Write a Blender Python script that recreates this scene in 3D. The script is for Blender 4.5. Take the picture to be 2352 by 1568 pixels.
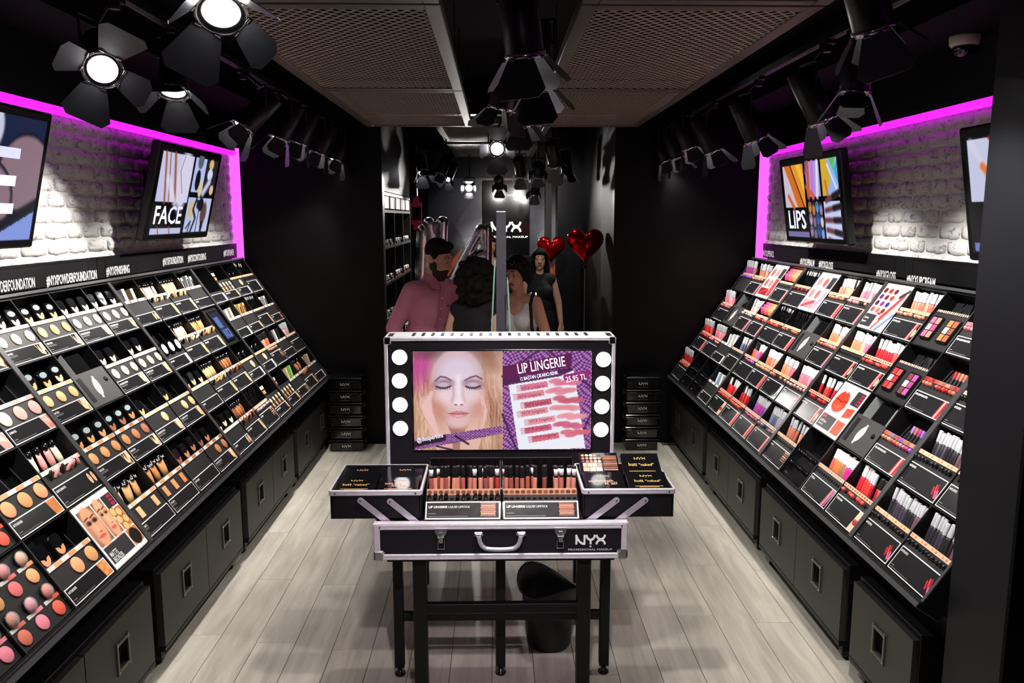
import bpy, bmesh, math, random
import numpy as np
from mathutils import Matrix, Vector, Euler
random.seed(7)
for _o in list(bpy.data.objects): bpy.data.objects.remove(_o, do_unlink=True)
SC = bpy.context.scene
COL = SC.collection
PI = math.pi

# ------------------------------------------------------------------ camera (photo taken as 2352 x 1568)
FPX, CX, CY, VPX, VPY, EYE = 1850.0, 1176.0, 784.0, 1140.0, 500.0, 1.9
_a = Vector(((VPX-CX)/FPX, -(VPY-CY)/FPX, 1.0)).normalized()
YAW, PITCH = math.asin(-_a.x), math.atan2(_a.y, _a.z)
cam_d = bpy.data.cameras.new('camera'); cam = bpy.data.objects.new('camera', cam_d); COL.objects.link(cam)
cam_d.sensor_fit = 'HORIZONTAL'; cam_d.sensor_width = 36.0; cam_d.lens = 36.0*FPX/2352.0
cam_d.clip_start = 0.05; cam_d.clip_end = 60
cam.location = (0, 0, EYE); cam.rotation_euler = (PI/2-PITCH, 0, -YAW)
SC.camera = cam
# ------------------------------------------------------------------ world and exposure (lit by the room's lamps plus added ones out of view)
w_ = bpy.data.worlds.new('world'); SC.world = w_; w_.use_nodes = True
w_.node_tree.nodes['Background'].inputs[0].default_value = (0.02, 0.02, 0.025, 1)
w_.node_tree.nodes['Background'].inputs[1].default_value = 0.05
SC.view_settings.view_transform = 'Standard'; SC.view_settings.look = 'None'
SC.view_settings.gamma = 1.0; SC.view_settings.exposure = 0.0
SC.view_settings.use_curve_mapping = False
SPOT_W = 60.0
MAGENTA = (0.80, 0.018, 0.88)

# ------------------------------------------------------------------ helpers
FWD = Vector((math.sin(YAW)*math.cos(PITCH), math.cos(YAW)*math.cos(PITCH), -math.sin(PITCH)))
RGT = Vector((math.cos(YAW), -math.sin(YAW), 0)); UPV = RGT.cross(FWD)
def at(px, py, ax, val):
    """photo pixel -> point on the plane (axis ax) = val that the thing touches"""
    d = FWD + RGT*((px-CX)/FPX) - UPV*((py-CY)/FPX)
    t = (val-(0, 0, EYE)[ax])/d[ax]
    return Vector((0, 0, EYE))+d*t
def lin(c):
    c = c/255.0
    return c/12.92 if c <= 0.04045 else ((c+0.055)/1.055)**2.4
def S(r, g=None, b=None):
    if g is None: r, g, b = r
    return (lin(r), lin(g), lin(b), 1.0)
def T(x, y, z): return Matrix.Translation((x, y, z))
def RX(a): return Matrix.Rotation(a, 4, 'X')
def RY(a): return Matrix.Rotation(a, 4, 'Y')
def RZ(a): return Matrix.Rotation(a, 4, 'Z')
def SCL(x, y, z): return Matrix.Diagonal((x, y, z, 1.0))

MATS = {}
def mat(name, col=(128, 128, 128), rough=0.5, metal=0.0, emit=0.0, ecol=None, spec=0.5, noise=0.0, nscale=40.0,
        bump=0.0, bscale=200.0, objcol=False, attr=False, trans=0.0, alpha=1.0, ior=1.45, coat=0.0):
    if name in MATS: return MATS[name]
    m = bpy.data.materials.new(name); m.use_nodes = True; nt = m.node_tree; N = nt.nodes; L = nt.links
    p = N['Principled BSDF']
    c = S(col) if max(col) > 1.0 or col == (0, 0, 0) else (*col, 1.0)
    p.inputs['Base Color'].default_value = c
    p.inputs['Roughness'].default_value = rough; p.inputs['Metallic'].default_value = metal
    p.inputs['Specular IOR Level'].default_value = spec; p.inputs['IOR'].default_value = ior
    p.inputs['Transmission Weight'].default_value = trans; p.inputs['Alpha'].default_value = alpha
    p.inputs['Coat Weight'].default_value = coat
    src = None
    if objcol:
        n = N.new('ShaderNodeObjectInfo'); src = n.outputs['Color']
    if attr:
        n = N.new('ShaderNodeVertexColor'); n.layer_name = 'Col'; src = n.outputs['Color']
    tc = None
    if noise or bump:
        tc = N.new('ShaderNodeTexCoord')
    if noise:
        nz = N.new('ShaderNodeTexNoise'); nz.inputs['Scale'].default_value = nscale; nz.inputs['Detail'].default_value = 6
        L.new(tc.outputs['Object'], nz.inputs['Vector'])
        mr = N.new('ShaderNodeMapRange'); mr.inputs[1].default_value = 0.3; mr.inputs[2].default_value = 0.7
        mr.inputs[3].default_value = 1.0-noise; mr.inputs[4].default_value = 1.0+noise
        L.new(nz.outputs['Fac'], mr.inputs[0])
        mx = N.new('ShaderNodeMix'); mx.data_type = 'RGBA'; mx.blend_type = 'MULTIPLY'; mx.inputs[0].default_value = 1.0
        if src: L.new(src, mx.inputs[6])
        else: mx.inputs[6].default_value = c
        L.new(mr.outputs[0], mx.inputs[7]); src = mx.outputs[2]
    if src and not (attr and emit): L.new(src, p.inputs['Base Color'])
    if bump:
        nb = N.new('ShaderNodeTexNoise'); nb.inputs['Scale'].default_value = bscale; nb.inputs['Detail'].default_value = 4
        L.new(tc.outputs['Object'], nb.inputs['Vector'])
        bp = N.new('ShaderNodeBump'); bp.inputs['Strength'].default_value = bump; bp.inputs['Distance'].default_value = 0.004
        L.new(nb.outputs['Fac'], bp.inputs['Height']); L.new(bp.outputs[0], p.inputs['Normal'])
    if emit:
        if src: L.new(src, p.inputs['Emission Color'])
        else: p.inputs['Emission Color'].default_value = S(ecol) if ecol and max(ecol) > 1 else ((*ecol, 1) if ecol else c)
        p.inputs['Emission Strength'].default_value = emit
    MATS[name] = m
    return m

class MB:
    """collects geometry; build() links it as one mesh object"""
    def __init__(s): s.v = []; s.f = []; s.mi = []; s.mats = []; s.sm = []
    def m(s, mt):
        if mt not in s.mats: s.mats.append(mt)
        return s.mats.index(mt)
    def add(s, vs, fs, mt, M=None, smooth=False):
        o = len(s.v)
        if M is not None: vs = [M @ Vector(p) for p in vs]
        s.v.extend([tuple(p) for p in vs]); k = s.m(mt)
        for f in fs: s.f.append(tuple(i+o for i in f)); s.mi.append(k); s.sm.append(smooth)
        return s
    def box(s, c, d, mt, M=None, ch=0.0):
        x, y, z = (q/2 for q in d); ch = min(ch, x*.9, y*.9, z*.9)
        if ch <= 0:
            vs = [(c[0]+i*x, c[1]+j*y, c[2]+k*z) for i in (-1, 1) for j in (-1, 1) for k in (-1, 1)]
            fs = [(0, 1, 3, 2), (4, 6, 7, 5), (0, 4, 5, 1), (2, 3, 7, 6), (0, 2, 6, 4), (1, 5, 7, 3)]
            return s.add(vs, fs, mt, M)
        vs = []; idx = {}
        for i in (-1, 1):
            for j in (-1, 1):
                for k in (-1, 1):
                    for a in range(3):
                        q = [i*(x-ch), j*(y-ch), k*(z-ch)]; q[a] = (i*x, j*y, k*z)[a]
                        idx[(i, j, k, a)] = len(vs); vs.append((c[0]+q[0], c[1]+q[1], c[2]+q[2]))
        fs = []
        for a in range(3):
            b, e = (a+1) % 3, (a+2) % 3
            for sg in (-1, 1):
                def g(p, q, aa=a):
                    t = [0, 0, 0]; t[a] = sg; t[b] = p; t[e] = q; return idx[(*t, aa)]
                r = [g(-1, -1), g(1, -1), g(1, 1), g(-1, 1)]
                fs.append(tuple(r if sg > 0 else r[::-1]))
            for p in (-1, 1):
                for q in (-1, 1):
                    def h(t_, ax):
                        t = [0, 0, 0]; t[a] = t_; t[b] = p; t[e] = q; return idx[(*t, ax)]
                    r = [h(-1, b), h(1, b), h(1, e), h(-1, e)]
                    fs.append(tuple(r if p*q > 0 else r[::-1]))
        for i in (-1, 1):
            for j in (-1, 1):
                for k in (-1, 1):
                    r = [idx[(i, j, k, 0)], idx[(i, j, k, 1)], idx[(i, j, k, 2)]]
                    fs.append(tuple(r if i*j*k > 0 else r[::-1]))
        return s.add(vs, fs, mt, M)
    def cyl(s, p0, p1, r0, r1, mt, n=16, caps=True, M=None, smooth=True):
        p0, p1 = Vector(p0), Vector(p1); d = (p1-p0).normalized()
        a = d.orthogonal().normalized(); b = d.cross(a)
        vs = []
        for p, r in ((p0, r0), (p1, r1)):
            for i in range(n):
                t = 2*PI*i/n; vs.append(p+a*(math.cos(t)*r)+b*(math.sin(t)*r))
        s.add(vs, [(i, (i+1) % n, n+(i+1) % n, n+i) for i in range(n)], mt, M, smooth)
        if caps:
            s.add(vs[:n], [tuple(range(n))[::-1]], mt, M); s.add(vs[n:], [tuple(range(n))], mt, M)
        return s
    def lathe(s, prof, mt, n=24, M=None, smooth=True, sx=1.0, sy=1.0):
        vs = []
        for r, z in prof:
            for i in range(n):
                t = 2*PI*i/n; vs.append((math.cos(t)*r*sx, math.sin(t)*r*sy, z))
        fs = []
        for k in range(len(prof)-1):
            for i in range(n): fs.append((k*n+i, k*n+(i+1) % n, (k+1)*n+(i+1) % n, (k+1)*n+i))
        if prof[0][0] > 1e-6: fs.append(tuple(range(n))[::-1])
        if prof[-1][0] > 1e-6: fs.append(tuple(range((len(prof)-1)*n, len(prof)*n)))
        return s.add(vs, fs, mt, M, smooth)
    def prism(s, pts, z0, z1, mt, M=None):
        """polygon in xy (counter-clockwise) extruded from z0 to z1"""
        n = len(pts)
        vs = [(x, y, z0) for x, y in pts]+[(x, y, z1) for x, y in pts]
        fs = [tuple(range(n))[::-1], tuple(range(n, 2*n))]+[(i, (i+1) % n, n+(i+1) % n, n+i) for i in range(n)]
        return s.add(vs, fs, mt, M)
    def flat(s, pts, z, mt, M=None):
        return s.add([(x, y, z) for x, y in pts], [tuple(range(len(pts)))], mt, M)
    def stroke(s, pts, t, z, mt, M=None):
        """flat ribbon of width t along an xy polyline"""
        n = len(pts); L_, R_ = [], []
        for i in range(n):
            a = Vector(pts[max(i-1, 0)]); b = Vector(pts[min(i+1, n-1)]); d = (b-a)
            if d.length < 1e-9: d = Vector((1, 0))
            d.normalize(); q = Vector((-d.y, d.x))*t/2; c = Vector(pts[i]); L_.append(c+q); R_.append(c-q)
        vs = [(p.x, p.y, z) for p in R_]+[(p.x, p.y, z) for p in L_]
        return s.add(vs, [(i, i+1, n+i+1, n+i) for i in range(n-1)], mt, M)
    def tube(s, pts, r, mt, n=8, M=None):
        for i in range(len(pts)-1): s.cyl(pts[i], pts[i+1], r, r, mt, n, True, M)
        return s
    def text(s, txt, h, mt, M=None, xs=0.62, bold=0.0, align='LEFT', width=None):
        vs, fs, w, hh = text_geo(txt, bold)
        k = h/0.70; kx = k*xs
        if width: kx = width/max(w, 1e-6)
        ox = {'LEFT': 0, 'CENTER': -w*kx/2, 'RIGHT': -w*kx}[align]
        return s.add([(x*kx+ox, y*k, 0) for x, y in vs], fs, mt, M)
    def mesh(s, name):
        me = bpy.data.meshes.new(name); me.from_pydata(s.v, [], s.f)
        for q in s.mats: me.materials.append(q)
        me.polygons.foreach_set('material_index', s.mi); me.polygons.foreach_set('use_smooth', s.sm)
        me.update(); return me
    def build(s, name, parent=None, M=None): return obj(name, s.mesh(name), parent, M)

WORK = bpy.data.scenes.new('workbench')        # scratch scene: meshes are evaluated there, nothing stays in it
def baked(o):
    WORK.collection.objects.link(o)
    with bpy.context.temp_override(scene=WORK, view_layer=WORK.view_layers[0]): dg = bpy.context.evaluated_depsgraph_get()
    dg.update()
    me = bpy.data.meshes.new_from_object(o.evaluated_get(dg)); WORK.collection.objects.unlink(o)
    return me
_tx = {}
def text_geo(txt, bold=0.0):
    if (txt, bold) in _tx: return _tx[(txt, bold)]
    cu = bpy.data.curves.new('lettering', 'FONT'); cu.body = txt; cu.resolution_u = 2; cu.offset = bold
    o = bpy.data.objects.new('lettering', cu); me = baked(o)
    vs = [(v.co.x, v.co.y) for v in me.vertices]; fs = [tuple(p.vertices) for p in me.polygons]
    bpy.data.objects.remove(o, do_unlink=True); bpy.data.curves.remove(cu); bpy.data.meshes.remove(me)
    # the filled outline faces up
    out = []
    for f in fs:
        a = sum(vs[f[i]][0]*vs[f[(i+1) % len(f)]][1]-vs[f[(i+1) % len(f)]][0]*vs[f[i]][1] for i in range(len(f)))
        out.append(f if a > 0 else f[::-1])
    xs_ = [v[0] for v in vs] or [0]; x0 = min(xs_)
    vs = [(x-x0, y) for x, y in vs]
    r = (vs, out, max(xs_)-x0, 1.0); _tx[(txt, bold)] = r
    return r

def obj(name, me, parent=None, M=None, color=None):
    o = bpy.data.objects.new(name, me); COL.objects.link(o)
    if parent is not None: o.parent = parent
    if M is not None:
        if parent is None: o.matrix_world = M
        else: o.matrix_local = M
    if color is not None: o.color = color
    return o
def tag(o, label=None, cat=None, group=None, kind=None):
    if label: o['label'] = label
    if cat: o['category'] = cat
    if group: o['group'] = group
    if kind: o['kind'] = kind
    return o
def empty(name, M, label, cat, group=None):
    o = bpy.data.objects.new(name, None); COL.objects.link(o); o.empty_display_size = 0.05
    o.matrix_world = M; return tag(o, label, cat, group)
ORD = ['first', 'second', 'third', 'fourth', 'fifth', 'sixth', 'seventh', 'eighth', 'ninth', 'tenth', 'eleventh', 'twelfth',
       'thirteenth', 'fourteenth', 'fifteenth', 'sixteenth', 'seventeenth', 'eighteenth', 'nineteenth', 'twentieth']

class Canvas:
    """procedural flat print: a fine grid coloured by shapes (for screens and posters)"""
    def __init__(s, x0, y0, x1, y1, nx, ny, bg):
        s.b = (x0, y0, x1, y1); s.nx, s.ny = nx, ny
        gx = np.linspace(x0, x1, nx); gy = np.linspace(y0, y1, ny)
        s.X, s.Y = np.meshgrid(gx, gy); s.c = np.ones((ny, nx, 3))*np.array(bg, float)
    def mix(s, a, col):
        a = np.clip(a, 0, 1)[..., None]; s.c = s.c*(1-a)+np.array(col, float)*a
    def ell(s, cx, cy, rx, ry, col, soft=0.1, rot=0.0, op=1.0):
        t = math.radians(rot); dx, dy = s.X-cx, s.Y-cy
        u = (dx*math.cos(t)+dy*math.sin(t))/rx; v = (-dx*math.sin(t)+dy*math.cos(t))/ry
        d = np.sqrt(u*u+v*v); s.mix(np.clip((1-d)/max(soft, 1e-3)+0.5, 0, 1)*op, col)
    def poly(s, pts, col, op=1.0):
        ins = np.zeros(s.X.shape, bool); n = len(pts)
        for i in range(n):
            (xa, ya), (xb, yb) = pts[i], pts[(i+1) % n]
            if ya == yb: continue
            cnd = ((ya > s.Y) != (yb > s.Y)) & (s.X < (xb-xa)*(s.Y-ya)/(yb-ya)+xa); ins ^= cnd
        s.mix(ins*op, col)
    def line(s, pts, w, col, op=1.0, soft=0.5):
        d = np.full(s.X.shape, 1e9)
        for (xa, ya), (xb, yb) in zip(pts[:-1], pts[1:]):
            l2 = (xb-xa)**2+(yb-ya)**2+1e-9
            t = np.clip(((s.X-xa)*(xb-xa)+(s.Y-ya)*(yb-ya))/l2, 0, 1)
            d = np.minimum(d, np.hypot(s.X-xa-t*(xb-xa), s.Y-ya-t*(yb-ya)))
        s.mix(np.clip((w/2-d)/(w*soft)+0.5, 0, 1)*op, col)
    def mesh(s, name, w, h, mt, z=0.0):
        """mesh of size w x h centred on the origin; image y runs down"""
        nx, ny = s.nx, s.ny
        xs = np.linspace(-w/2, w/2, nx); ys = np.linspace(h/2, -h/2, ny)
        gx, gy = np.meshgrid(xs, ys); vs = np.stack([gx, gy, np.full_like(gx, z)], -1).reshape(-1, 3)
        i = np.arange((ny-1)*nx).reshape(ny-1, nx)[:, :-1].ravel()
        fs = np.stack([i, i+nx, i+nx+1, i+1], -1)
        me = bpy.data.meshes.new(name); me.from_pydata(vs.tolist(), [], fs.tolist()); me.materials.append(mt)
        c = np.clip(s.c, 0, 255)/255.0; c = np.where(c <= 0.04045, c/12.92, ((c+0.055)/1.055)**2.4).reshape(-1, 3)
        a = me.color_attributes.new('Col', 'FLOAT_COLOR', 'POINT')
        a.data.foreach_set('color', np.concatenate([c, np.ones((len(c), 1))], 1).ravel().astype(np.float32))
        me.update(); return me

# ------------------------------------------------------------------ materials
BLACK = mat('black_paint', (11, 11, 13), 0.5, spec=0.3, noise=0.15, nscale=6)
WALLB = mat('black_wall_paint', (8, 8, 10), 0.42, spec=0.25, noise=0.12, nscale=3, bump=0.05, bscale=30)
CEIL = mat('matt_black_ceiling', (8, 8, 9), 0.8, spec=0.2, noise=0.2, nscale=3)
LAMPB = mat('black_lamp_enamel', (16, 16, 18), 0.38, noise=0.1, nscale=20)
DOORM = mat('black_flap_metal', (84, 84, 90), 0.36, metal=0.75, noise=0.1, nscale=20)
CHROME = mat('polished_chrome', (215, 215, 220), 0.16, metal=1.0, noise=0.03)
ALU = mat('brushed_aluminium', (226, 222, 228), 0.40, metal=0.45, noise=0.05, nscale=60, bump=0.05)
DKMET = mat('dark_frame_steel', (13, 13, 14), 0.45, spec=0.3, noise=0.1, nscale=15)
MESHM = mat('grey_expanded_metal', (150, 138, 130), 0.45, metal=0.4, noise=0.1)
FRAMEM = mat('grey_grille_frame', (92, 84, 80), 0.5, metal=0.3, noise=0.08)
CABM = mat('charcoal_laminate', (43, 41, 38), 0.5, noise=0.06, nscale=60, bump=0.04, bscale=600)
HANDM = mat('grey_handle_metal', (95, 93, 88), 0.35, metal=0.7, noise=0.05)
DISPB = mat('black_display_board', (14, 14, 15), 0.42, spec=0.35, noise=0.1, nscale=30)
PANELM = mat('dark_grey_sampler_panel', (37, 36, 37), 0.45, noise=0.06, nscale=50)
EDGEM = mat('grey_divider_edge', (70, 70, 72), 0.35, metal=0.3, noise=0.05)
WHITE = mat('white_print', (228, 228, 224), 0.4, noise=0.03)
OFFW = mat('off_white_plastic', (214, 212, 206), 0.4, noise=0.03)
INK = mat('black_print', (30, 30, 32), 0.22, noise=0.15, nscale=25)
GREYT = mat('grey_print', (135, 134, 133), 0.4, noise=0.03)
GOLD = mat('gold_foil_print', (232, 190, 112), 0.35, metal=0.2, noise=0.05)
ROSE = mat('rose_gold_print', (236, 172, 140), 0.35, metal=0.2, noise=0.05)
PLASB = mat('glossy_black_plastic', (14, 14, 16), 0.12, noise=0.08, nscale=40, coat=0.3)
OBJ = mat('tinted_plastic', (200, 200, 200), 0.3, objcol=True, noise=0.06, nscale=80)
OBJM = mat('pressed_powder', (200, 200, 200), 0.75, objcol=True, noise=0.06, nscale=150)
CLEAR = mat('clear_acrylic', (235, 240, 240), 0.06, alpha=0.22, noise=0.02)
SILVT = mat('silver_cap', (200, 200, 205), 0.2, metal=0.9, noise=0.03)
PRINT = mat('colour_print', (200, 200, 200), 0.35, attr=True)
SCREEN = mat('lit_screen', (20, 20, 20), 0.25, attr=True, emit=1.0)
SCRTXT = mat('lit_screen_lettering', (222, 224, 255), 0.4, emit=0.95, noise=0.02)
SCRBLK = mat('dark_screen_glass', (6, 6, 8), 0.12, noise=0.1)
BEZEL = mat('black_bezel', (11, 11, 12), 0.25, noise=0.1)
LENS = mat('lit_lamp_lens', (255, 255, 255), 0.4, emit=26.0, ecol=(255, 250, 255), noise=0.01)
BULB = mat('lit_vanity_bulb', (255, 255, 255), 0.4, emit=5.0, ecol=(250, 245, 255), noise=0.01)
LED = mat('magenta_light_strip', (120, 10, 130), 0.4, emit=1.35, ecol=MAGENTA)
LED2 = mat('magenta_light_panel', (200, 60, 210), 0.4, emit=1.5, ecol=(0.86, 0.10, 0.92))
GLASS = mat('green_edged_glass', (150, 225, 215), 0.05, alpha=0.18)
GLEDGE = mat('glass_edge', (120, 160, 154), 0.15, emit=0.0)
MIRROR = mat('mirror_glass', (235, 240, 240), 0.04, metal=1.0)

def floor_mat():
    m = bpy.data.materials.new('grey_oak_planks'); m.use_nodes = True; nt = m.node_tree; N = nt.nodes; L = nt.links
    p = N['Principled BSDF']; p.inputs['Roughness'].default_value = 0.42
    tc = N.new('ShaderNodeTexCoord'); oi = N.new('ShaderNodeObjectInfo')
    ad = N.new('ShaderNodeVectorMath'); ad.operation = 'ADD'
    cb = N.new('ShaderNodeCombineXYZ'); mu = N.new('ShaderNodeMath'); mu.operation = 'MULTIPLY'; mu.inputs[1].default_value = 37.0
    L.new(oi.outputs['Random'], mu.inputs[0]); L.new(mu.outputs[0], cb.inputs[0]); L.new(mu.outputs[0], cb.inputs[1])
    L.new(tc.outputs['Object'], ad.inputs[0]); L.new(cb.outputs[0], ad.inputs[1])
    mp = N.new('ShaderNodeMapping'); mp.inputs['Scale'].default_value = (26, 2.6, 1)
    L.new(ad.outputs[0], mp.inputs[0])
    n1 = N.new('ShaderNodeTexNoise'); n1.inputs['Scale'].default_value = 1.0; n1.inputs['Detail'].default_value = 8; n1.inputs['Distortion'].default_value = 0.6
    L.new(mp.outputs[0], n1.inputs['Vector'])
    mp2 = N.new('ShaderNodeMapping'); mp2.inputs['Scale'].default_value = (6, 1.4, 1); L.new(ad.outputs[0], mp2.inputs[0])
    n2 = N.new('ShaderNodeTexNoise'); n2.inputs['Scale'].default_value = 1.0; n2.inputs['Detail'].default_value = 3; L.new(mp2.outputs[0], n2.inputs['Vector'])
    r1 = N.new('ShaderNodeValToRGB'); e = r1.color_ramp.elements
    e[0].position = 0.33; e[0].color = S(163, 158, 147); e[1].position = 0.66; e[1].color = S(186, 181, 168)
    L.new(n1.outputs['Fac'], r1.inputs[0])
    r2 = N.new('ShaderNodeMapRange'); r2.inputs[1].default_value = 0.3; r2.inputs[2].default_value = 0.7; r2.inputs[3].default_value = 0.84; r2.inputs[4].default_value = 1.08
    L.new(n2.outputs['Fac'], r2.inputs[0])
    mx = N.new('ShaderNodeMix'); mx.data_type = 'RGBA'; mx.blend_type = 'MULTIPLY'; mx.inputs[0].default_value = 1
    L.new(r1.outputs[0], mx.inputs[6]); L.new(r2.outputs[0], mx.inputs[7]); L.new(mx.outputs[2], p.inputs['Base Color'])
    bp = N.new('ShaderNodeBump'); bp.inputs['Strength'].default_value = 0.08; bp.inputs['Distance'].default_value = 0.002
    L.new(n1.outputs['Fac'], bp.inputs['Height']); L.new(bp.outputs[0], p.inputs['Normal'])
    return m
PLANKM = floor_mat()
def brick_mat(name, c0, c1):
    m = bpy.data.materials.new(name); m.use_nodes = True; nt = m.node_tree; N = nt.nodes; L = nt.links
    p = N['Principled BSDF']; p.inputs['Roughness'].default_value = 0.75
    tc = N.new('ShaderNodeTexCoord')
    mp = N.new('ShaderNodeMapping'); mp.inputs['Scale'].default_value = (9, 14, 30); L.new(tc.outputs['Object'], mp.inputs[0])
    oi = N.new('ShaderNodeObjectInfo'); sc = N.new('ShaderNodeVectorMath'); sc.operation = 'ADD'
    mu = N.new('ShaderNodeMath'); mu.operation = 'MULTIPLY'; mu.inputs[1].default_value = 50; L.new(oi.outputs['Random'], mu.inputs[0])
    cb = N.new('ShaderNodeCombineXYZ'); L.new(mu.outputs[0], cb.inputs[0]); L.new(mu.outputs[0], cb.inputs[2])
    L.new(mp.outputs[0], sc.inputs[0]); L.new(cb.outputs[0], sc.inputs[1])
    n = N.new('ShaderNodeTexNoise'); n.inputs['Scale'].default_value = 1.0; n.inputs['Detail'].default_value = 9; n.inputs['Roughness'].default_value = 0.65; n.inputs['Distortion'].default_value = 1.2
    L.new(sc.outputs[0], n.inputs['Vector'])
    r = N.new('ShaderNodeValToRGB'); e = r.color_ramp.elements
    e[0].position = 0.36; e[0].color = S(*c0); e[1].position = 0.47; e[1].color = S(*c1)
    L.new(n.outputs['Fac'], r.inputs[0]); L.new(r.outputs[0], p.inputs['Base Color'])
    bp = N.new('ShaderNodeBump'); bp.inputs['Strength'].default_value = 0.5; bp.inputs['Distance'].default_value = 0.008
    L.new(n.outputs['Fac'], bp.inputs['Height']); L.new(bp.outputs[0], p.inputs['Normal'])
    return m
BRICKM = brick_mat('white_painted_brick', (128, 126, 130), (206, 204, 202))
MORTM = mat('pale_mortar', (205, 204, 200), 0.85, noise=0.08, nscale=60, bump=0.3, bscale=150)

# ------------------------------------------------------------------ room numbers (metres)
YB = 6.66                 # black end wall
XL, XR = -2.16, 2.24      # side walls
YN = -1.0                 # wall behind the photographer
ZC = 3.0
OPL, OPR = -0.925, 0.965  # opening in the end wall
YF = 12.6                 # far wall of the front shop
def struct(name, mb, parent=None):
    o = mb.build(name, parent)
    if parent is None: o['kind'] = 'structure'
    return o

# ================================================================== STRUCTURE
fl = MB(); fl.box((0.03, (YN+YF)/2, -0.054), (4.6, YF-YN, 0.1), mat('dark_plank_joint', (70, 66, 60), 0.8, noise=0.1))
floor = struct('floor', fl)
PW, PL = 0.178, 1.22
def plank_mesh(w, l):
    b = MB(); b.box((0, 0, -0.002), (w-0.0024, l-0.0024, 0.004), PLANKM, ch=0.0008); return b.mesh('plank')
full_plank = plank_mesh(PW, PL)
nc = 0
for i in range(25):
    x = -2.16+PW*(i+0.5)
    y = 1.2-PL+((i*0.47) % 1.0)*PL
    while y < YF:
        yc = y+PL/2
        ok = (abs(x-0.03) < 1.62 and yc+PL/2 > 1.6 and yc < YB+0.3) or (yc > YB-0.4 and OPL-0.1 < x < OPR+0.3 and yc < 9.6)
        if ok: obj('plank', full_plank, floor, T(x, yc, 0))
        y += PL

def slab(name, x0, x1, y0, y1, z0, z1, m, **k):
    b = MB(); b.box(((x0+x1)/2, (y0+y1)/2, (z0+z1)/2), (abs(x1-x0), abs(y1-y0), abs(z1-z0)), m); return struct(name, b)
slab('wall_left', XL-0.1, XL, YN, YB, 0, ZC, WALLB)
slab('wall_right', XR, XR+0.1, YN, YB, 0, ZC, WALLB)
slab('wall_near', XL, XR, YN-0.1, YN, 0, ZC, WALLB)
slab('wall_back_left', XL-0.1, OPL, YB, YB+0.12, 0, ZC, WALLB)
slab('wall_back_right', OPR, XR+0.1, YB, YB+0.12, 0, ZC, WALLB)
slab('trim_1', OPL, OPR, YB, YB+0.12, 2.72, ZC, WALLB)
slab('ceiling', XL-0.1, XR+0.1, YN-0.1, YF, ZC, ZC+0.1, CEIL)
slab('trim_2', XL, XL+0.42, YN, YB, 2.72, ZC, CEIL)
slab('trim_3', XR-0.42, XR, YN, YB, 2.72, ZC, CEIL)
slab('trim_4', XL, XL+0.06, YN, YB, 2.45, 2.72, BLACK)
slab('trim_5', XR-0.06, XR, YN, YB, 2.45, 2.72, BLACK)
# pillar at the right edge of the view
pl = MB(); pl.box((1.77, 2.36, ZC/2), (0.52, 0.3, ZC), mat('black_pillar_laminate', (11, 12, 17), 0.5, noise=0.15, nscale=2, spec=0.3), ch=0.006)
struct('wall_pillar', pl)

# brick walls above the displays: mortar bed + every brick
def brick_variants(n):
    out = []
    for k in range(n):
        rnd = random.Random(100+k); nx, ny = 6, 4; L_, H_ = 0.188, 0.064; vs, fs = [], []
        for j in range(ny):
            for i in range(nx):
                u, v = i/(nx-1), j/(ny-1); e = 1.0 if (0 < i < nx-1 and 0 < j < ny-1) else 0.0
                cx = -L_/2+u*L_; cz = -H_/2+v*H_
                if i in (0, nx-1): cx += rnd.uniform(-1, 1)*0.004
                if j in (0, ny-1): cz += rnd.uniform(-1, 1)*0.004
                if i in (0, nx-1) and j in (0, ny-1): cx *= 0.94; cz *= 0.84
                vs.append((e*(0.007+rnd.uniform(-0.003, 0.003)), cx, cz))
        for j in range(ny-1):
            for i in range(nx-1):
                a = j*nx+i; fs.append((a, a+1, a+nx+1, a+nx))
        b = len(vs); ring = [i for i in range(nx)]+[j*nx+nx-1 for j in range(1, ny)]+[(ny-1)*nx+i for i in range(nx-2, -1, -1)]+[j*nx for j in range(ny-2, 0, -1)]
        for i in ring: vs.append((-0.012, vs[i][1], vs[i][2]))
        n_ = len(ring)
        for i in range(n_): fs.append((ring[i], b+i, b+(i+1) % n_, ring[(i+1) % n_]))
        m = MB(); m.add(vs, fs, BRICKM, None, True); out.append(m.mesh('brick'))
    return out
BRV = brick_variants(8)
def brick_wall(side):
    s = 1 if side == 'left' else -1
    x = XL+0.022 if side == 'left' else XR-0.022
    z0, z1 = 1.64, 2.40
    b = MB(); b.box((x-s*0.012, (1.7+YB)/2, (z0+z1)/2), (0.02, YB-1.7, z1-z0), MORTM)
    w = b.build('wall_brick_'+side); w['kind'] = 'structure'
    rows = 10; rh = (z1-z0)/rows
    for r in range(rows):
        y = YB-0.012-(0.1 if r % 2 else 0.0); first = True
        rr = random.Random(r+(50 if s > 0 else 0))
        while y > 1.75:
            ln = 0.2*rr.uniform(0.72, 1.12)
            if first and r % 2: ln = 0.1; y = YB-0.008
            first = False
            o = obj('brick', BRV[rr.randrange(8)], w, T(x+s*0.001, y-ln/2, z0+rh*(r+0.5)) @ SCL(s, (ln-0.012)/0.188, (rh-0.012)/0.064) @ RX(rr.choice((0, PI))))
            y -= ln
brick_wall('left'); brick_wall('right')

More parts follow.
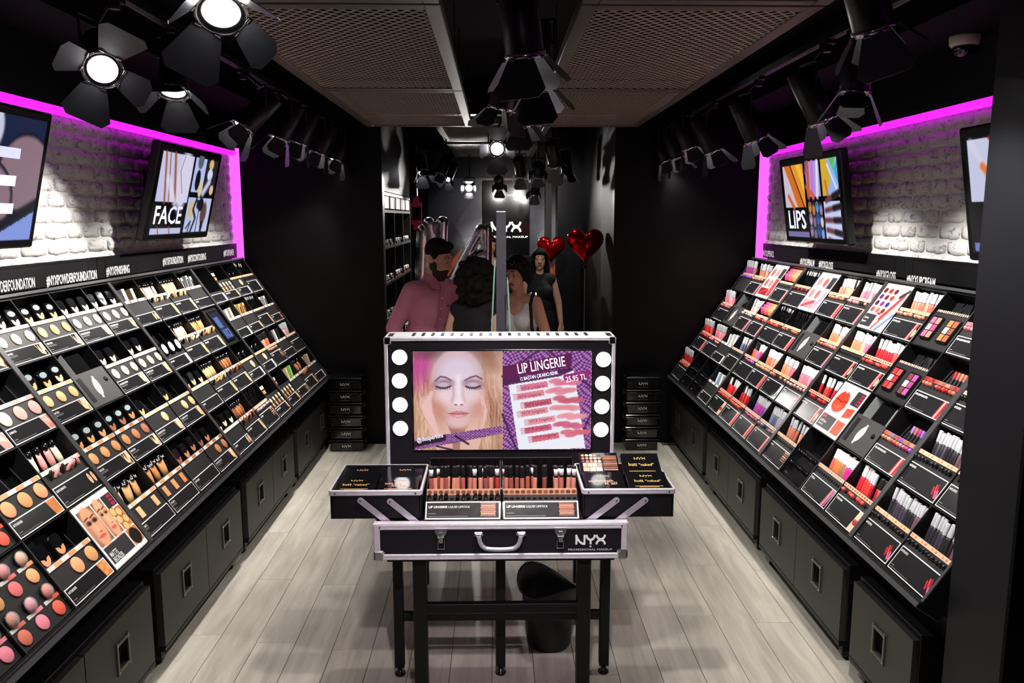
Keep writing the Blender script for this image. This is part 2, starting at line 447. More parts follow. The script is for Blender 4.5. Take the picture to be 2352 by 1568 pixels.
# magenta light strips
def led(name, side):
    s = 1 if side == 'left' else -1; X = XL if s > 0 else XR
    e = empty('light_strip', T(X+s*0.05, YB, 2.42), f'long magenta light strip along the top of the {side} brick wall', 'light strip')
    b = MB(); b.box((0, -(YB-YN)/2, 0.012), (0.05, YB-YN-0.02, 0.03), BLACK); b.build('channel', e)
    b = MB(); b.box((s*0.008, -(YB-YN)/2, -0.012), (0.05, YB-YN-0.02, 0.035), LED, ch=0.008); b.build('diffuser', e)
led('x', 'left'); led('x', 'right')
e_ = empty('light_strip', T((XL+XR)/2, YN+0.05, 2.42), 'added magenta light strip on the unseen wall behind the photographer', 'light strip')  # added out of view to give the case edges their pink reflection
b = MB(); b.box((0, 0, 0.012), (XR-XL-0.2, 0.05, 0.03), BLACK); b.build('channel', e_); b = MB(); b.box((0, 0.008, -0.012), (XR-XL-0.2, 0.05, 0.035), LED, ch=0.008); b.build('diffuser', e_)
def led_panel(side):
    s = 1 if side == 'left' else -1; X = (XL+0.0) if s > 0 else (XR-0.0)
    e = empty('wall_light', T(X+s*0.055, YB-0.02, 1.42), f'tall magenta light panel at the back end of the {side} brick wall', 'wall light')
    b = MB(); b.box((0, 0.008, 0.52), (0.105, 0.022, 1.04), BLACK); b.build('housing', e)
    b = MB(); b.box((0, -0.006, 0.52), (0.10, 0.012, 1.02), LED2, ch=0.004); b.build('diffuser', e)
led_panel('left'); led_panel('right')

# suspended ceiling grilles of expanded metal
def mesh_panel(w, l):
    nx = int(w/0.044); ny = int(l/0.027); vs, fs = [], []
    for j in range(ny+1):
        y = -l/2+j*l/ny; sgn = 1 if j % 2 else -1
        for i in range(2*nx+1):
            x = -w/2+i*w/(2*nx); o = (0.0100 if i % 2 else -0.0100)*sgn
            for dy, dz in ((-0.0040, 0.0009), (0.0040, -0.0009)): vs.append((x, y+o+dy, dz))
        b = j*(2*nx+1)*2
        for i in range(2*nx): fs.append((b+2*i, b+2*i+1, b+2*i+3, b+2*i+2))
    m = MB(); m.add(vs, fs, MESHM); return m.mesh('expanded_mesh')
GP = {}
for (x0, x1, sd) in ((-1.0, -0.185, 'left'), (0.285, 1.105, 'right')):
    for (y0, y1, dist) in ((1.02, 2.80, 'nearest'), (2.82, 4.64, 'middle'), (4.66, 6.44, 'furthest')):
        w, l = x1-x0, y1-y0
        e = empty('ceiling_grille', T((x0+x1)/2, (y0+y1)/2, 2.6), f'{dist} grey expanded metal ceiling grille on the {sd} side', 'ceiling grille', 'suspended ceiling grilles')
        fr = 0.055
        for nm, c, d in (('frame_rail', (-w/2+fr/2, 0, 0.02), (fr, l, 0.045)), ('frame_rail', (w/2-fr/2, 0, 0.02), (fr, l, 0.045)),
                         ('frame_rail', (0, -l/2+fr/2, 0.02), (w-2*fr, fr, 0.045)), ('frame_rail', (0, l/2-fr/2, 0.02), (w-2*fr, fr, 0.045))):
            b = MB(); b.box(c, d, FRAMEM, ch=0.003); b.build(nm, e)
        k = (round(w, 3), round(l, 3))
        if k not in GP: GP[k] = mesh_panel(w-2*fr, l-2*fr)
        o = obj('expanded_mesh', GP[k], e, T(0, 0, 0.004)); o['kind'] = 'stuff'
        for sx in (-1, 1):
            for sy in (-1, 1):
                b = MB(); b.cyl((sx*(w/2-0.03), sy*l*0.36, 0.04), (sx*(w/2-0.03), sy*l*0.36, ZC-2.6), 0.003, 0.003, DKMET, 6); b.build('hanger_rod', e)

# lighting tracks
def track(x, y0, y1, z, label):
    e = empty('lighting_track', T(x, (y0+y1)/2, z), label, 'lighting track')
    b = MB(); b.box((0, 0, 0), (0.036, y1-y0, 0.034), LAMPB, ch=0.003); b.box((0, 0, -0.0172), (0.016, y1-y0-0.01, 0.002), BLACK); b.build('rail', e)
    n = max(2, int((y1-y0)/1.2))
    for i in range(n):
        y = -(y1-y0)/2+(i+0.5)*(y1-y0)/n
        b = MB(); b.cyl((0, y, 0.017), (0, y, ZC-z), 0.004, 0.004, LAMPB, 8); b.build('hanger_rod', e)
track(-1.26, 0.6, 6.6, 2.64, 'black lighting track above the left display')
track(1.38, 0.6, 6.6, 2.64, 'black lighting track above the right display')
track(0.06, 0.6, 6.6, 2.64, 'black lighting track down the middle of the ceiling')

# ================================================================== TRACK SPOTLIGHTS
def lamp_meshes():
    R = 0.056; d = {}
    b = MB(); b.lathe([(0.0, 0.235), (R*0.55, 0.235), (R, 0.225), (R, 0.012), (R*0.96, 0.0), (R*0.80, 0.0), (R*0.78, 0.05), (0.0, 0.052)], LAMPB, 28); d['body'] = b.mesh('body')
    b = MB(); b.lathe([(R*1.02, 0.012), (R*1.10, 0.010), (R*1.12, -0.004), (R*0.97, -0.006), (R*0.97, 0.010)], CHROME, 28); d['lens_ring'] = b.mesh('lens_ring')
    b = MB(); b.lathe([(R*0.86, 0.004), (R*0.5, -0.002), (0.0, -0.004)], LENS, 24); d['lens'] = b.mesh('lens')
    for k, (w0, w1, ln) in {'wide': (0.075, 0.15, 0.125), 'narrow': (0.07, 0.105, 0.10)}.items():
        b = MB(); pts = [(-w0/2, 0), (w0/2, 0), (w1/2, ln*0.8), (w1/2-0.02, ln), (-w1/2+0.02, ln), (-w1/2, ln*0.8)]
        b.prism(pts, -0.0008, 0.0008, DOORM)
        for sx in (-1, 1): b.cyl((sx*w0*0.35-0.008, 0, 0), (sx*w0*0.35+0.008, 0, 0), 0.005, 0.005, CHROME, 8)
        d[k] = b.mesh('barn_door')
    b = MB(); b.box((0, 0, 0.024), (0.034, 0.10, 0.022), LAMPB, ch=0.003); b.cyl((0, 0, -0.012), (0, 0, 0.014), 0.017, 0.02, LAMPB, 14); d['track_adapter'] = b.mesh('track_adapter')
    return d
LM = lamp_meshes()
NL = [0]
def spotlight(lens, aim, label, watts=None, track_z=2.623, doors=(28, 28, 28, 28), roll=0.0, size=70, blend=0.6, col=(1.0, 0.95, 0.9), group='black track spotlights'):
    """lens = where the front lens sits, aim = the point it looks at"""
    L0 = Vector(lens); d = (Vector(aim)-L0).normalized()
    q = (-d).to_track_quat('Z', 'Y').to_matrix().to_4x4()      # local -Z looks along d
    M = Matrix.Translation(L0) @ q @ RZ(math.radians(roll))
    e = empty('track_spotlight', M, label, 'spotlight', group)
    inv = M.inverted()
    obj('body', LM['body'], e); obj('lens_ring', LM['lens_ring'], e); obj('lens', LM['lens'], e)
    for k, a in enumerate(doors):
        if a is None: continue
        # hinge at the rim, flap runs forward (-z) and opens outward by a degrees
        Mk = RZ(k*PI/2) @ T(0, 0.058, -0.004) @ RX(-PI/2+math.radians(a))
        obj('barn_door', LM['wide' if k % 2 == 0 else 'narrow'], e, Mk)
    piv = M @ Vector((0, 0, 0.15)); tx = min((-1.26, 0.06, 1.38), key=lambda q: abs(q-piv.x)); top = Vector((tx if track_z < 2.9 and abs(tx-piv.x) < 0.35 else piv.x, piv.y, track_z))
    b = MB(); r = (M.to_3x3() @ Vector((1, 0, 0))).normalized()*0.062
    for sg in (-1, 1): b.cyl(piv+r*sg, piv+r*sg*1.05+Vector((0, 0, min(0.1, max(0.04, track_z-piv.z-0.02)))), 0.005, 0.005, LAMPB, 8)
    hz = min(0.1, max(0.04, track_z-piv.z-0.02))
    b.cyl(piv+r*1.05+Vector((0, 0, hz)), piv-r*1.05+Vector((0, 0, hz)), 0.006, 0.006, LAMPB, 8)
    b.cyl(piv+Vector((0, 0, hz)), top, 0.009, 0.009, LAMPB, 10)
    me = b.mesh('yoke'); me.transform(inv); obj('yoke', me, e)
    obj('track_adapter', LM['track_adapter'], e, inv @ Matrix.Translation(top-Vector((0, 0, 0.03))))
    if watts:
        ld = bpy.data.lights.new('spot_light', 'SPOT'); ld.energy = watts; ld.spot_size = math.radians(size); ld.spot_blend = blend
        ld.shadow_soft_size = 0.035; ld.color = col
        lo = bpy.data.objects.new('spot_light', ld); COL.objects.link(lo); lo.parent = e; lo.matrix_local = T(0, 0, -0.008)
    return e
P = SPOT_W
# left track
spotlight((-1.30, 1.95, 2.40), (-1.75, 2.75, 1.0), 'dark spotlight cut by the left frame edge, flap spread over the brick wall', P*2.6, doors=(50, 40, 60, 40))
spotlight(at(236, 160, 0, -1.26), (-0.35, 0.9, 1.2), 'brightly lit spotlight with round lens nearest the cropped left screen', P*0.7, doors=(60, 55, 50, 55), roll=25, size=60)
spotlight(at(398, 212, 0, -1.26), (-1.12, 2.3, 0.0), 'lit spotlight with downward lens above the left brick wall', P*1.0, doors=(48, 45, 40, 45), size=60)
spotlight(at(508, 30, 2, 2.385), (-0.25, 0.7, 0.6), 'lit spotlight overlapping the left ceiling grille corner', P*0.7, track_z=2.996, doors=(40, 45, 50, 35), roll=35, size=60)
for (px, py, ty, tz, lab, k) in ((556, 295, 3.75, 1.62, 'spotlight with flaps edge-on just above the left screen showing FACE', 3.6), (640, 320, 4.55, 1.1, 'second spotlight beyond the left screen showing FACE', 3.2),
                          (687, 330, 5.25, 1.0, 'third spotlight beyond the left screen, lens rim glinting', 2.8), (733, 352, 5.9, 1.15, 'fourth spotlight beyond the left screen, before the dark wall', 1.8), (771, 369, 6.2, 0.9, 'last spotlight of the left track before the dark wall', 1.2)):
    spotlight(at(px, py, 0, -1.26), (-1.85, ty, tz), lab, P*k, doors=(24, 20, 24, 20), size=80)
# right track
spotlight(at(2008, 66, 2, 2.42), (1.75, 2.7, 0.9), 'large spotlight hanging nearest the white dome camera', P*2.2, track_z=2.996, doors=(30, 40, 30, 40), roll=40, size=80)
spotlight(at(1962, 214, 0, 1.38), (1.25, 3.3, 0.0), 'spotlight pointing down beside the dome camera', P*1.0, doors=(30, 50, 25, 40), roll=20, size=60)
for (px, py, ty, tz, lab, k) in ((1888, 276, 3.6, 1.35, 'spotlight with shiny flap just over the right magenta strip', 2.6), (1736, 320, 4.5, 1.3, 'spotlight in front of the right screen showing LIPS', 2.2),
                          (1638, 349, 5.2, 1.1, 'spotlight with downward flap left of the LIPS screen', 2.0), (1584, 342, 5.8, 1.0, 'spotlight with glowing rim left of the LIPS screen', 1.8), (1556, 364, 6.2, 0.9, 'second last spotlight of the right track', 0.8), (1532, 372, 6.35, 0.9, 'last spotlight of the right track before the dark wall', 0.5)):
    spotlight(at(px, py, 0, 1.38), (1.95, ty, tz), lab, P*k, doors=(24, 20, 24, 20), size=80)
# middle track
spotlight((0.06, 0.95, 2.42), (0.02, 2.9, 0.95), 'added unseen spotlight above the photographer, aimed at the vanity case', P*3.0, doors=(24, 20, 24, 20), size=34, blend=0.8, col=(1.0, 0.84, 0.96))  # added lamp out of view, tinted pink to brighten the case front
spotlight(at(1206, 130, 2, 2.36), (0.40, 2.9, 0.0), 'large middle spotlight with cylinder body cut by the top edge', P*1.7, doors=(34, 36, 34, 40), roll=18, size=120)
spotlight(at(1240, 205, 2, 2.37), (0.40, 3.7, 0.0), 'second middle spotlight behind the large one', P*1.3, doors=(34, 36, 34, 40), roll=10, size=120)
spotlight(at(1150, 250, 2, 2.40), (-0.45, 4.2, 0.0), 'third middle spotlight turned towards the left aisle', P*0.9, doors=(36, 36, 36, 36), size=110)
spotlight(at(1200, 288, 2, 2.38), (0.30, 5.0, 0.0), 'fourth middle spotlight with small glinting rim', P*0.4, doors=(36, 36, 36, 36), size=90)
spotlight(at(1142, 342, 2, 2.38), (0.0, 1.8, 1.0), 'brightly lit middle spotlight facing the photographer', P*0.6, doors=(60, 40, 60, 40), size=60)


# the maker's logo as flat lettering: cap height 1, width 3.6, origin at left baseline
def nyx_logo(b, mt, M, heart=True, tag_line=False, t=0.17):
    arc = lambda cx, cy, rx, ry, a0, a1, n=10: [(cx+rx*math.cos(math.radians(a0+(a1-a0)*i/n)), cy+ry*math.sin(math.radians(a0+(a1-a0)*i/n))) for i in range(n+1)]
    b.stroke([(0.09, 0), (0.09, 1)], t, 0, mt, M); b.stroke([(0.02, 0.99), (0.22, 0.62), (0.45, 0.32), (0.72, 0.12), (1.0, 0.07), (1.12, 0.08)], t, 0.0001, mt, M); b.stroke([(1.06, 0), (1.06, 1)], t, 0, mt, M)
    b.stroke(arc(1.80, 1.0, 0.50, 0.52, 180, 360), t, 0, mt, M); b.stroke([(1.80, 0.5), (1.80, 0)], t, 0.0001, mt, M)
    b.stroke(arc(3.02, 1.06, 0.52, 0.52, 186, 354), t, 0, mt, M); b.stroke(arc(3.02, -0.06, 0.52, 0.52, 174, 6), t, 0.0001, mt, M)
    if heart: b.flat([(1.80, -0.34), (1.92, -0.21), (1.90, -0.13), (1.84, -0.11), (1.80, -0.16), (1.76, -0.11), (1.70, -0.13), (1.68, -0.21)], 0, mt, M)
    if tag_line: b.text('PROFESSIONAL MAKEUP', 0.19, mt, M @ T(1.78, -0.62, 0), 1.0, 0.0, 'CENTER', width=5.3)
_b = MB(); nyx_logo(_b, WHITE, T(-1.8, 0, 0), False); NYXB = _b.mesh('printed_logo')
# ================================================================== BASE CABINETS AND SLOPED DISPLAYS
SA = math.atan2(0.945, 0.64)                 # slope of the displays
BW, SL, NR, NCOL = 1.16, 1.155, 4, 4         # bay width, slope length, rows, columns
CW, RH = BW/NCOL, SL/NR
Z0 = 0.60
def bay_matrix(side, k):
    """k = 0 is the bay at the end wall; local x runs to the viewer's right, y up the slope, z out of it"""
    c, s_ = math.cos(SA), math.sin(SA)
    if side == 'left':
        o = Vector((-1.415, 6.63-BW*(k+1), Z0)); u, v, w = (0, 1, 0), (-c, 0, s_), (s_, 0, c)
    else:
        o = Vector((1.462, 6.62-BW*k, Z0)); u, v, w = (0, -1, 0), (c, 0, s_), (-s_, 0, c)
    M = Matrix.Identity(4)
    for i, a in enumerate((u, v, w)):
        for j in range(3): M[j][i] = a[j]
    M.translation = o
    return M
DEEP = 0.09
# shared meshes
def _m(f, name): b = MB(); f(b); return b.mesh(name)
ME = {}
ME['front_panel'] = _m(lambda b: b.box((CW/2, 0.087, -0.047), (CW-0.006, 0.162, 0.086), PANELM, ch=0.002), 'sampler_panel')
ME['column_divider'] = _m(lambda b: (b.box((0, SL/2, -0.045), (0.003, SL, 0.09), DISPB), b.box((0, SL/2, 0.0012), (0.0035, SL, 0.0025), EDGEM)), 'column_divider')
ME['bay_divider'] = _m(lambda b: (b.box((0, SL/2, -0.06), (0.014, SL+0.01, 0.13), DISPB, ch=0.002), b.box((0, SL/2, 0.0062), (0.013, SL+0.01, 0.0025), EDGEM)), 'bay_divider')
ME['row_shelf'] = _m(lambda b: b.box((BW/2, 0, -0.043), (BW-0.014, 0.005, 0.092), DISPB), 'row_shelf')
def _pusher(b, n):
    for i in range(n):
        x = 0.018+(CW-0.036)*(i+0.5)/n+0.5*(CW-0.036)/n
        b.box((x, 0.205, -0.052), (0.0018, 0.085, 0.0022), SILVT, T(0, 0.172, -0.05) @ RX(-0.10) @ T(0, -0.172, 0.05))
for n in (3, 10, 12): ME[f'pusher{n}'] = _m(lambda b: _pusher(b, n), 'product_rails')
def _disc(b, sx, sy, t, n=24): b.lathe([(1, 0), (1, t*0.8), (0.96, t)], OBJM, n, SCL(sx, sy, 1))
ME['swatch'] = _m(lambda b: _disc(b, 0.0265, 0.0265, 0.004), 'powder_swatch')
ME['swatch_big'] = _m(lambda b: _disc(b, 0.031, 0.031, 0.004), 'powder_swatch')
ME['swatch_small'] = _m(lambda b: _disc(b, 0.014, 0.017, 0.003, 16), 'powder_swatch')
ME['swatch_square'] = _m(lambda b: b.box((0, 0, 0.002), (0.036, 0.05, 0.004), OBJM, ch=0.0015), 'shade_swatch')
def rrect(w, h, r, n=4):
    pts = []
    for (sx, sy, a0) in ((1, -1, -PI/2), (1, 1, 0), (-1, 1, PI/2), (-1, -1, PI)):
        for i in range(n+1):
            a = a0+i*PI/2/n; pts.append((sx*(w/2-r)+math.cos(a)*r, sy*(h/2-r)+math.sin(a)*r))
    return pts
ME['compact'] = _m(lambda b: (b.prism(rrect(0.066, 0.092, 0.018), 0, 0.016, PLASB), b.prism(rrect(0.060, 0.086, 0.016), 0.016, 0.019, PLASB)), 'powder_compact')
def _win(b):
    pts = [(0.0235*math.cos(t), 0.024*math.sin(t)) for t in [PI+i*PI/12 for i in range(13)]]
    pts += [(0.0235, 0.008), (0.008, 0.004), (0.004, -0.004), (-0.004, -0.004), (-0.008, 0.004), (-0.0235, 0.008)]
    b.prism(pts, 0.0192, 0.0202, OBJM, T(0, -0.010, 0))
ME['shade_window'] = _m(_win, 'shade_window')
ME['lid_gleam'] = _m(lambda b: b.prism([(0.0245*math.cos(2*PI*i/20), 0.013*math.sin(2*PI*i/20)) for i in range(20)], 0.0192, 0.0206, mat('grey_lid_gleam', (150, 165, 168), 0.3, noise=0.05), T(0, 0.024, 0)), 'lid_gleam')  # grey oval paints the light reflected in the compact's lid
ME['gloss_body'] = _m(lambda b: b.lathe([(0.0, 0), (0.0078, 0), (0.0088, 0.004), (0.0088, 0.060), (0.0065, 0.066), (0.0, 0.066)], OBJ, 12), 'lip_gloss')
ME['gloss_cap'] = _m(lambda b: b.lathe([(0.0078, 0.066), (0.0082, 0.070), (0.0082, 0.114), (0.0074, 0.118), (0.0, 0.118)], OBJ, 12), 'cap')
ME['pencil_body'] = _m(lambda b: b.lathe([(0.0, 0), (0.0045, 0), (0.0045, 0.10), (0.004, 0.105), (0.0, 0.105)], PLASB, 8), 'lip_pencil')
ME['pencil_cap'] = _m(lambda b: b.lathe([(0.005, 0.098), (0.005, 0.122), (0.003, 0.128), (0.0, 0.129)], OBJ, 8), 'cap')
def _sq(b):
    vs = []; n = 16
    for k, (rx, ry, z) in enumerate(((0.013, 0.011, 0.03), (0.0165, 0.0115, 0.06), (0.0185, 0.008, 0.085), (0.0195, 0.0015, 0.106))):
        for i in range(n): t = 2*PI*i/n; vs.append((rx*math.cos(t), ry*math.sin(t), z))
    fs = [(k*n+i, k*n+(i+1) % n, (k+1)*n+(i+1) % n, (k+1)*n+i) for k in range(3) for i in range(n)]+[tuple(range(3*n, 4*n)), tuple(range(n))[::-1]]
    b.add(vs, fs, OBJ, None, True)
ME['tube_body'] = _m(_sq, 'foundation_tube')
ME['tube_cap'] = _m(lambda b: b.lathe([(0.0, 0.106), (0.0135, 0.106), (0.014, 0.110), (0.0135, 0.134), (0.0, 0.134)], PLASB, 14), 'cap')
ME['tester'] = _m(lambda b: (b.lathe([(0.0, 0), (0.0088, 0), (0.0088, 0.014), (0.007, 0.019), (0.0035, 0.0215), (0.0, 0.022)], OBJ, 12),), 'tester_cap')
ME['hole'] = _m(lambda b: b.lathe([(0.0, 0.0003), (0.0082, 0.0004)], BLACK, 14), 'tester_hole')
ME['egg'] = _m(lambda b: b.lathe([(0.0, 0), (0.009, 0.002), (0.0125, 0.011), (0.011, 0.02), (0.006, 0.027), (0.0, 0.029)], mat('chrome_black_lacquer', (40, 38, 44), 0.08, metal=0.9, noise=0.05), 14), 'chrome_lip_pot')
ME['pot'] = _m(lambda b: b.lathe([(0.0, 0), (0.024, 0), (0.026, 0.004), (0.026, 0.010)], PLASB, 20), 'blush_pot')
ME['pot_lid'] = _m(lambda b: b.lathe([(0.0262, 0.010), (0.025, 0.016), (0.019, 0.022), (0.010, 0.0255), (0.0, 0.0265)], mat('clear_dome_lid', (235, 240, 240), 0.03, alpha=0.25), 20), 'dome_lid')
ME['pot_fill'] = _m(lambda b: b.lathe([(0.023, 0.0102), (0.021, 0.014), (0.0, 0.0165)], OBJM, 18), 'pressed_blush')
ME['carton'] = _m(lambda b: b.box((0, 0.045, 0.012), (0.036, 0.09, 0.024), OBJ, ch=0.001), 'product_carton')
ME['carton_window'] = _m(lambda b: b.box((0, 0.042, 0.0245), (0.02, 0.052, 0.001), INK), 'carton_print')
ME['jar'] = _m(lambda b: b.lathe([(0.0, 0), (0.016, 0), (0.016, 0.03), (0.0145, 0.032), (0.0145, 0.05), (0.0, 0.05)], PLASB, 14), 'small_black_jar')
ME['pan_case'] = _m(lambda b: b.prism(rrect(0.07, 0.09, 0.006), 0, 0.010, PLASB), 'makeup_palette')
ME['pan'] = _m(lambda b: b.box((0, 0, 0.0108), (0.026, 0.024, 0.002), OBJM, ch=0.0006), 'colour_pan')
ME['pan_big'] = _m(lambda b: b.box((0, 0, 0.0108), (0.036, 0.036, 0.002), OBJM, ch=0.0006), 'colour_pan')

# --- info cards: black with a white border, title, small print and a colour picture
CARDS = {}
def card_mesh(title, sub, pic, w=CW-0.016, h=0.067):
    k = (title, sub, pic, w, h)
    if k in CARDS: return CARDS[k]
    b = MB(); b.box((0, 0, 0.0008), (w, h, 0.0016), WHITE)
    b.box((0, 0, 0.0012), (w-0.008, h-0.008, 0.0014), INK)
    z = 0.0021
    b.text(title, 0.0088, WHITE, T(-w/2+0.010, h/2-0.0215, z), 0.5, 0.02)
    if sub: b.text(sub, 0.0088, GREYT, T(-w/2+0.010, h/2-0.034, z), 0.46)
    b.box((-w/2+0.020, -h/2+0.0195, z-0.0003), (0.02, 0.0022, 0.0006), GREYT)
    b.box((-w/2+0.075, -h/2+0.0105, z-0.0003), (0.13, 0.0014, 0.0006), GREYT)
    x1 = w/2-0.0045; pw = 0.055; y0, y1 = -h/2+0.0045, h/2-0.0045
    def q(pts, col): b.flat(pts, z, mat('card_tint_%d_%d_%d' % col, col, 0.35, noise=0.08, nscale=60))
    if pic == 'cream':
        q([(x1-pw, y1), (x1-pw+0.014, y0+0.012), (x1-0.012, y0), (x1, y0), (x1, y1)], (222, 180, 140))
        q([(x1-pw+0.018, y1), (x1-pw+0.028, y0+0.02), (x1-pw+0.036, y1)], (245, 238, 228))
        q([(x1-pw+0.004, y1), (x1-pw+0.012, y0+0.025), (x1-pw+0.018, y1)], (150, 88, 62))
        q([(x1-0.018, y0), (x1, y0), (x1, y0+0.026), (x1-0.012, y0+0.022)], (205, 140, 96))
    elif pic == 'tan':
        q([(x1-pw, y1), (x1-pw+0.010, y0), (x1, y0), (x1, y1)], (206, 122, 62))
        for cx, cy, r in ((-0.036, 0.012, 0.011), (-0.013, -0.004, 0.012), (-0.034, -0.016, 0.010), (-0.01, 0.02, 0.009)):
            q([(x1+cx+r*math.cos(i*PI/6), cy+r*math.sin(i*PI/6)) for i in range(12)], (238, 196, 150))
    elif pic == 'pink':
        q([(x1-pw, y1), (x1-pw+0.014, y0), (x1, y0), (x1, y1)], (226, 150, 140))
        q([(x1-pw+0.01, y1), (x1-pw+0.02, 0.004), (x1-0.006, -0.006), (x1-0.016, y1)], (240, 220, 205))
        q([(x1-pw+0.02, y0), (x1-pw+0.024, -0.004), (x1-0.008, -0.012), (x1-0.01, y0)], (222, 128, 132))
    elif pic == 'faces':
        for dx in (-pw*0.86, -pw*0.36):
            q([(x1+dx+0.010*math.cos(i*PI/7)+0.006, 0.004+0.024*math.sin(i*PI/7)) for i in range(14)], (218, 164, 126))
            q([(x1+dx+0.0015, 0.010), (x1+dx+0.0115, 0.010), (x1+dx+0.0105, 0.014), (x1+dx+0.0025, 0.014)], (60, 38, 34))
            q([(x1+dx+0.003, -0.010), (x1+dx+0.0105, -0.010), (x1+dx+0.007, -0.006)], (196, 90, 84))
    elif pic == 'smear':
        for i, c in enumerate(((205, 150, 105), (172, 92, 66), (216, 168, 128), (190, 112, 74), (150, 84, 60))):
            yy = y1-0.005-i*0.0118; q([(x1-pw, yy-0.004), (x1-0.006, yy-0.003), (x1-0.004, yy+0.002), (x1-pw+0.004, yy+0.003)], c)
    elif pic == 'red':
        for i, c in enumerate(((205, 38, 44), (236, 224, 220), (228, 66, 60), (150, 26, 40), (240, 120, 110), (222, 52, 70))):
            xx = x1-pw+i*0.009; q([(xx, y0), (xx+0.007, y0), (xx+0.014, y1), (xx+0.007, y1)], c)
    elif pic == 'lady':
        for i, c in enumerate(((205, 38, 44), (238, 228, 224), (190, 40, 60), (228, 76, 66))):
            xx = x1-pw+i*0.008; q([(xx, y0), (xx+0.006, y0), (xx+0.016, y1), (xx+0.010, y1)], c)
        q([(x1-0.016+0.013*math.cos(i*PI/7), -0.006+0.022*math.sin(i*PI/7)) for i in range(14)], (232, 182, 142))
        q([(x1-0.024, -0.016), (x1-0.012, -0.016), (x1-0.018, -0.011)], (190, 44, 50))
        q([(x1-0.026, 0.004), (x1-0.008, 0.004), (x1-0.009, 0.008), (x1-0.025, 0.008)], (52, 34, 30))
    elif pic == 'gloss':
        for i, c in enumerate(((226, 96, 60), (240, 170, 190), (150, 92, 190), (236, 120, 130))):
            xx = x1-pw+0.004+i*0.010; q([(xx, y0), (xx+0.006, y0), (xx+0.020, y1), (xx+0.013, y1)], c)
    elif pic == 'matte':
        for (cx, cy, ang, c) in ((-0.04, -0.004, 0.4, (196, 26, 62)), (-0.032, 0.008, 0.4, (226, 60, 40)), (-0.022, 0.012, 0.4, (150, 20, 40)), (-0.018, -0.014, 0.5, (238, 80, 130)), (-0.008, -0.010, 0.4, (240, 96, 142))):
            q([(x1+cx+math.cos(ang+PI/2)*ly-math.sin(ang+PI/2)*lx, cy-0.004+math.sin(ang+PI/2)*ly+math.cos(ang+PI/2)*lx) for lx, ly in ((-0.004, -0.018), (0.004, -0.018), (0.004, 0.014), (0, 0.018), (-0.004, 0.014))][::-1], c)
    elif pic == 'lips':
        q([(x1-pw, y0), (x1, y0), (x1, y1), (x1-pw+0.01, y1)], (226, 182, 150))
        q([(x1-pw/2+0.022*math.cos(i*PI/8), -0.002+0.016*math.sin(i*PI/8)*(0.7 if 2 < i < 6 else 1)) for i in range(16)], (196, 20, 26))
    elif pic == 'white':
        q([(x1-0.03, y0), (x1, y0), (x1, y1), (x1-0.03, y1)], (226, 224, 220))
        q([(x1-0.024, y0+0.01), (x1-0.006, y0+0.01), (x1-0.006, -0.004), (x1-0.024, -0.004)], (150, 118, 104))
    elif pic == 'shade':
        q([(x1-0.035, y1), (x1-0.028, y0+0.018), (x1-0.008, y0), (x1, y0+0.02), (x1-0.012, y1)], (216, 168, 112))
    for p in list(b.f): pass
    CARDS[k] = b.mesh('info_card'); return CARDS[k]
STRIPS = {}
def strip_mesh(cols, n, alt=True, dots=False):
    k = (tuple(cols), n, alt, dots)
    if k in STRIPS: return STRIPS[k]
    b = MB(); w = CW-0.014; h = 0.017; b.box((CW/2, 0.158, -0.001), (w, h, 0.004), OFFW)
    for i in range(n):
        c = cols[i % len(cols)]; m = mat('strip_tint_%d_%d_%d' % c, c, 0.4, noise=0.05)
        x0 = CW/2-w/2+w*i/n; cw = w/n
        if dots:
            b.flat([(x0+cw/2+cw*0.34*math.cos(t*PI/4), 0.158+h*0.30*math.sin(t*PI/4)) for t in range(8)], 0.0014, m)
        elif alt: b.flat([(x0+cw*0.42, 0.151), (x0+cw*0.92, 0.151), (x0+cw*0.92, 0.165), (x0+cw*0.42, 0.165)], 0.0014, m)
        else: b.flat([(x0, 0.150), (x0+cw*0.97, 0.150), (x0+cw*0.97, 0.166), (x0, 0.166)], 0.0014, m)
    if dots: b.box((CW/2, 0.158, -0.0006), (w-0.001, h-0.001, 0.0035), mat('peach_price_strip', (226, 178, 138), 0.4, noise=0.05))
    STRIPS[k] = b.mesh('price_strip'); return STRIPS[k]

TONES = {'light': [(246, 226, 196), (240, 214, 180), (248, 232, 206), (242, 214, 186), (234, 206, 170)],
         'cream': [(240, 214, 176), (236, 204, 160), (228, 190, 146), (240, 220, 190)],
         'tan': [(226, 180, 128), (222, 172, 116), (214, 160, 104), (230, 186, 138)],
         'brown': [(184, 120, 74), (170, 104, 66), (150, 88, 58), (140, 80, 54)],
         'pink': [(240, 232, 196), (240, 170, 160), (238, 160, 152)],
         'blush': [(228, 164, 112), (206, 112, 88), (232, 132, 150), (222, 92, 72), (206, 150, 96), (226, 110, 110)],
         'bronze': [(232, 158, 112), (208, 148, 96), (222, 150, 104)],
         'deep': [(198, 142, 88), (206, 140, 86), (190, 124, 74)]}
GL = {'white': [(240, 238, 236)], 'black': [(28, 28, 30)], 'silver': [(190, 192, 198)], 'mix': [(238, 236, 236), (30, 30, 32), (200, 200, 205)]}
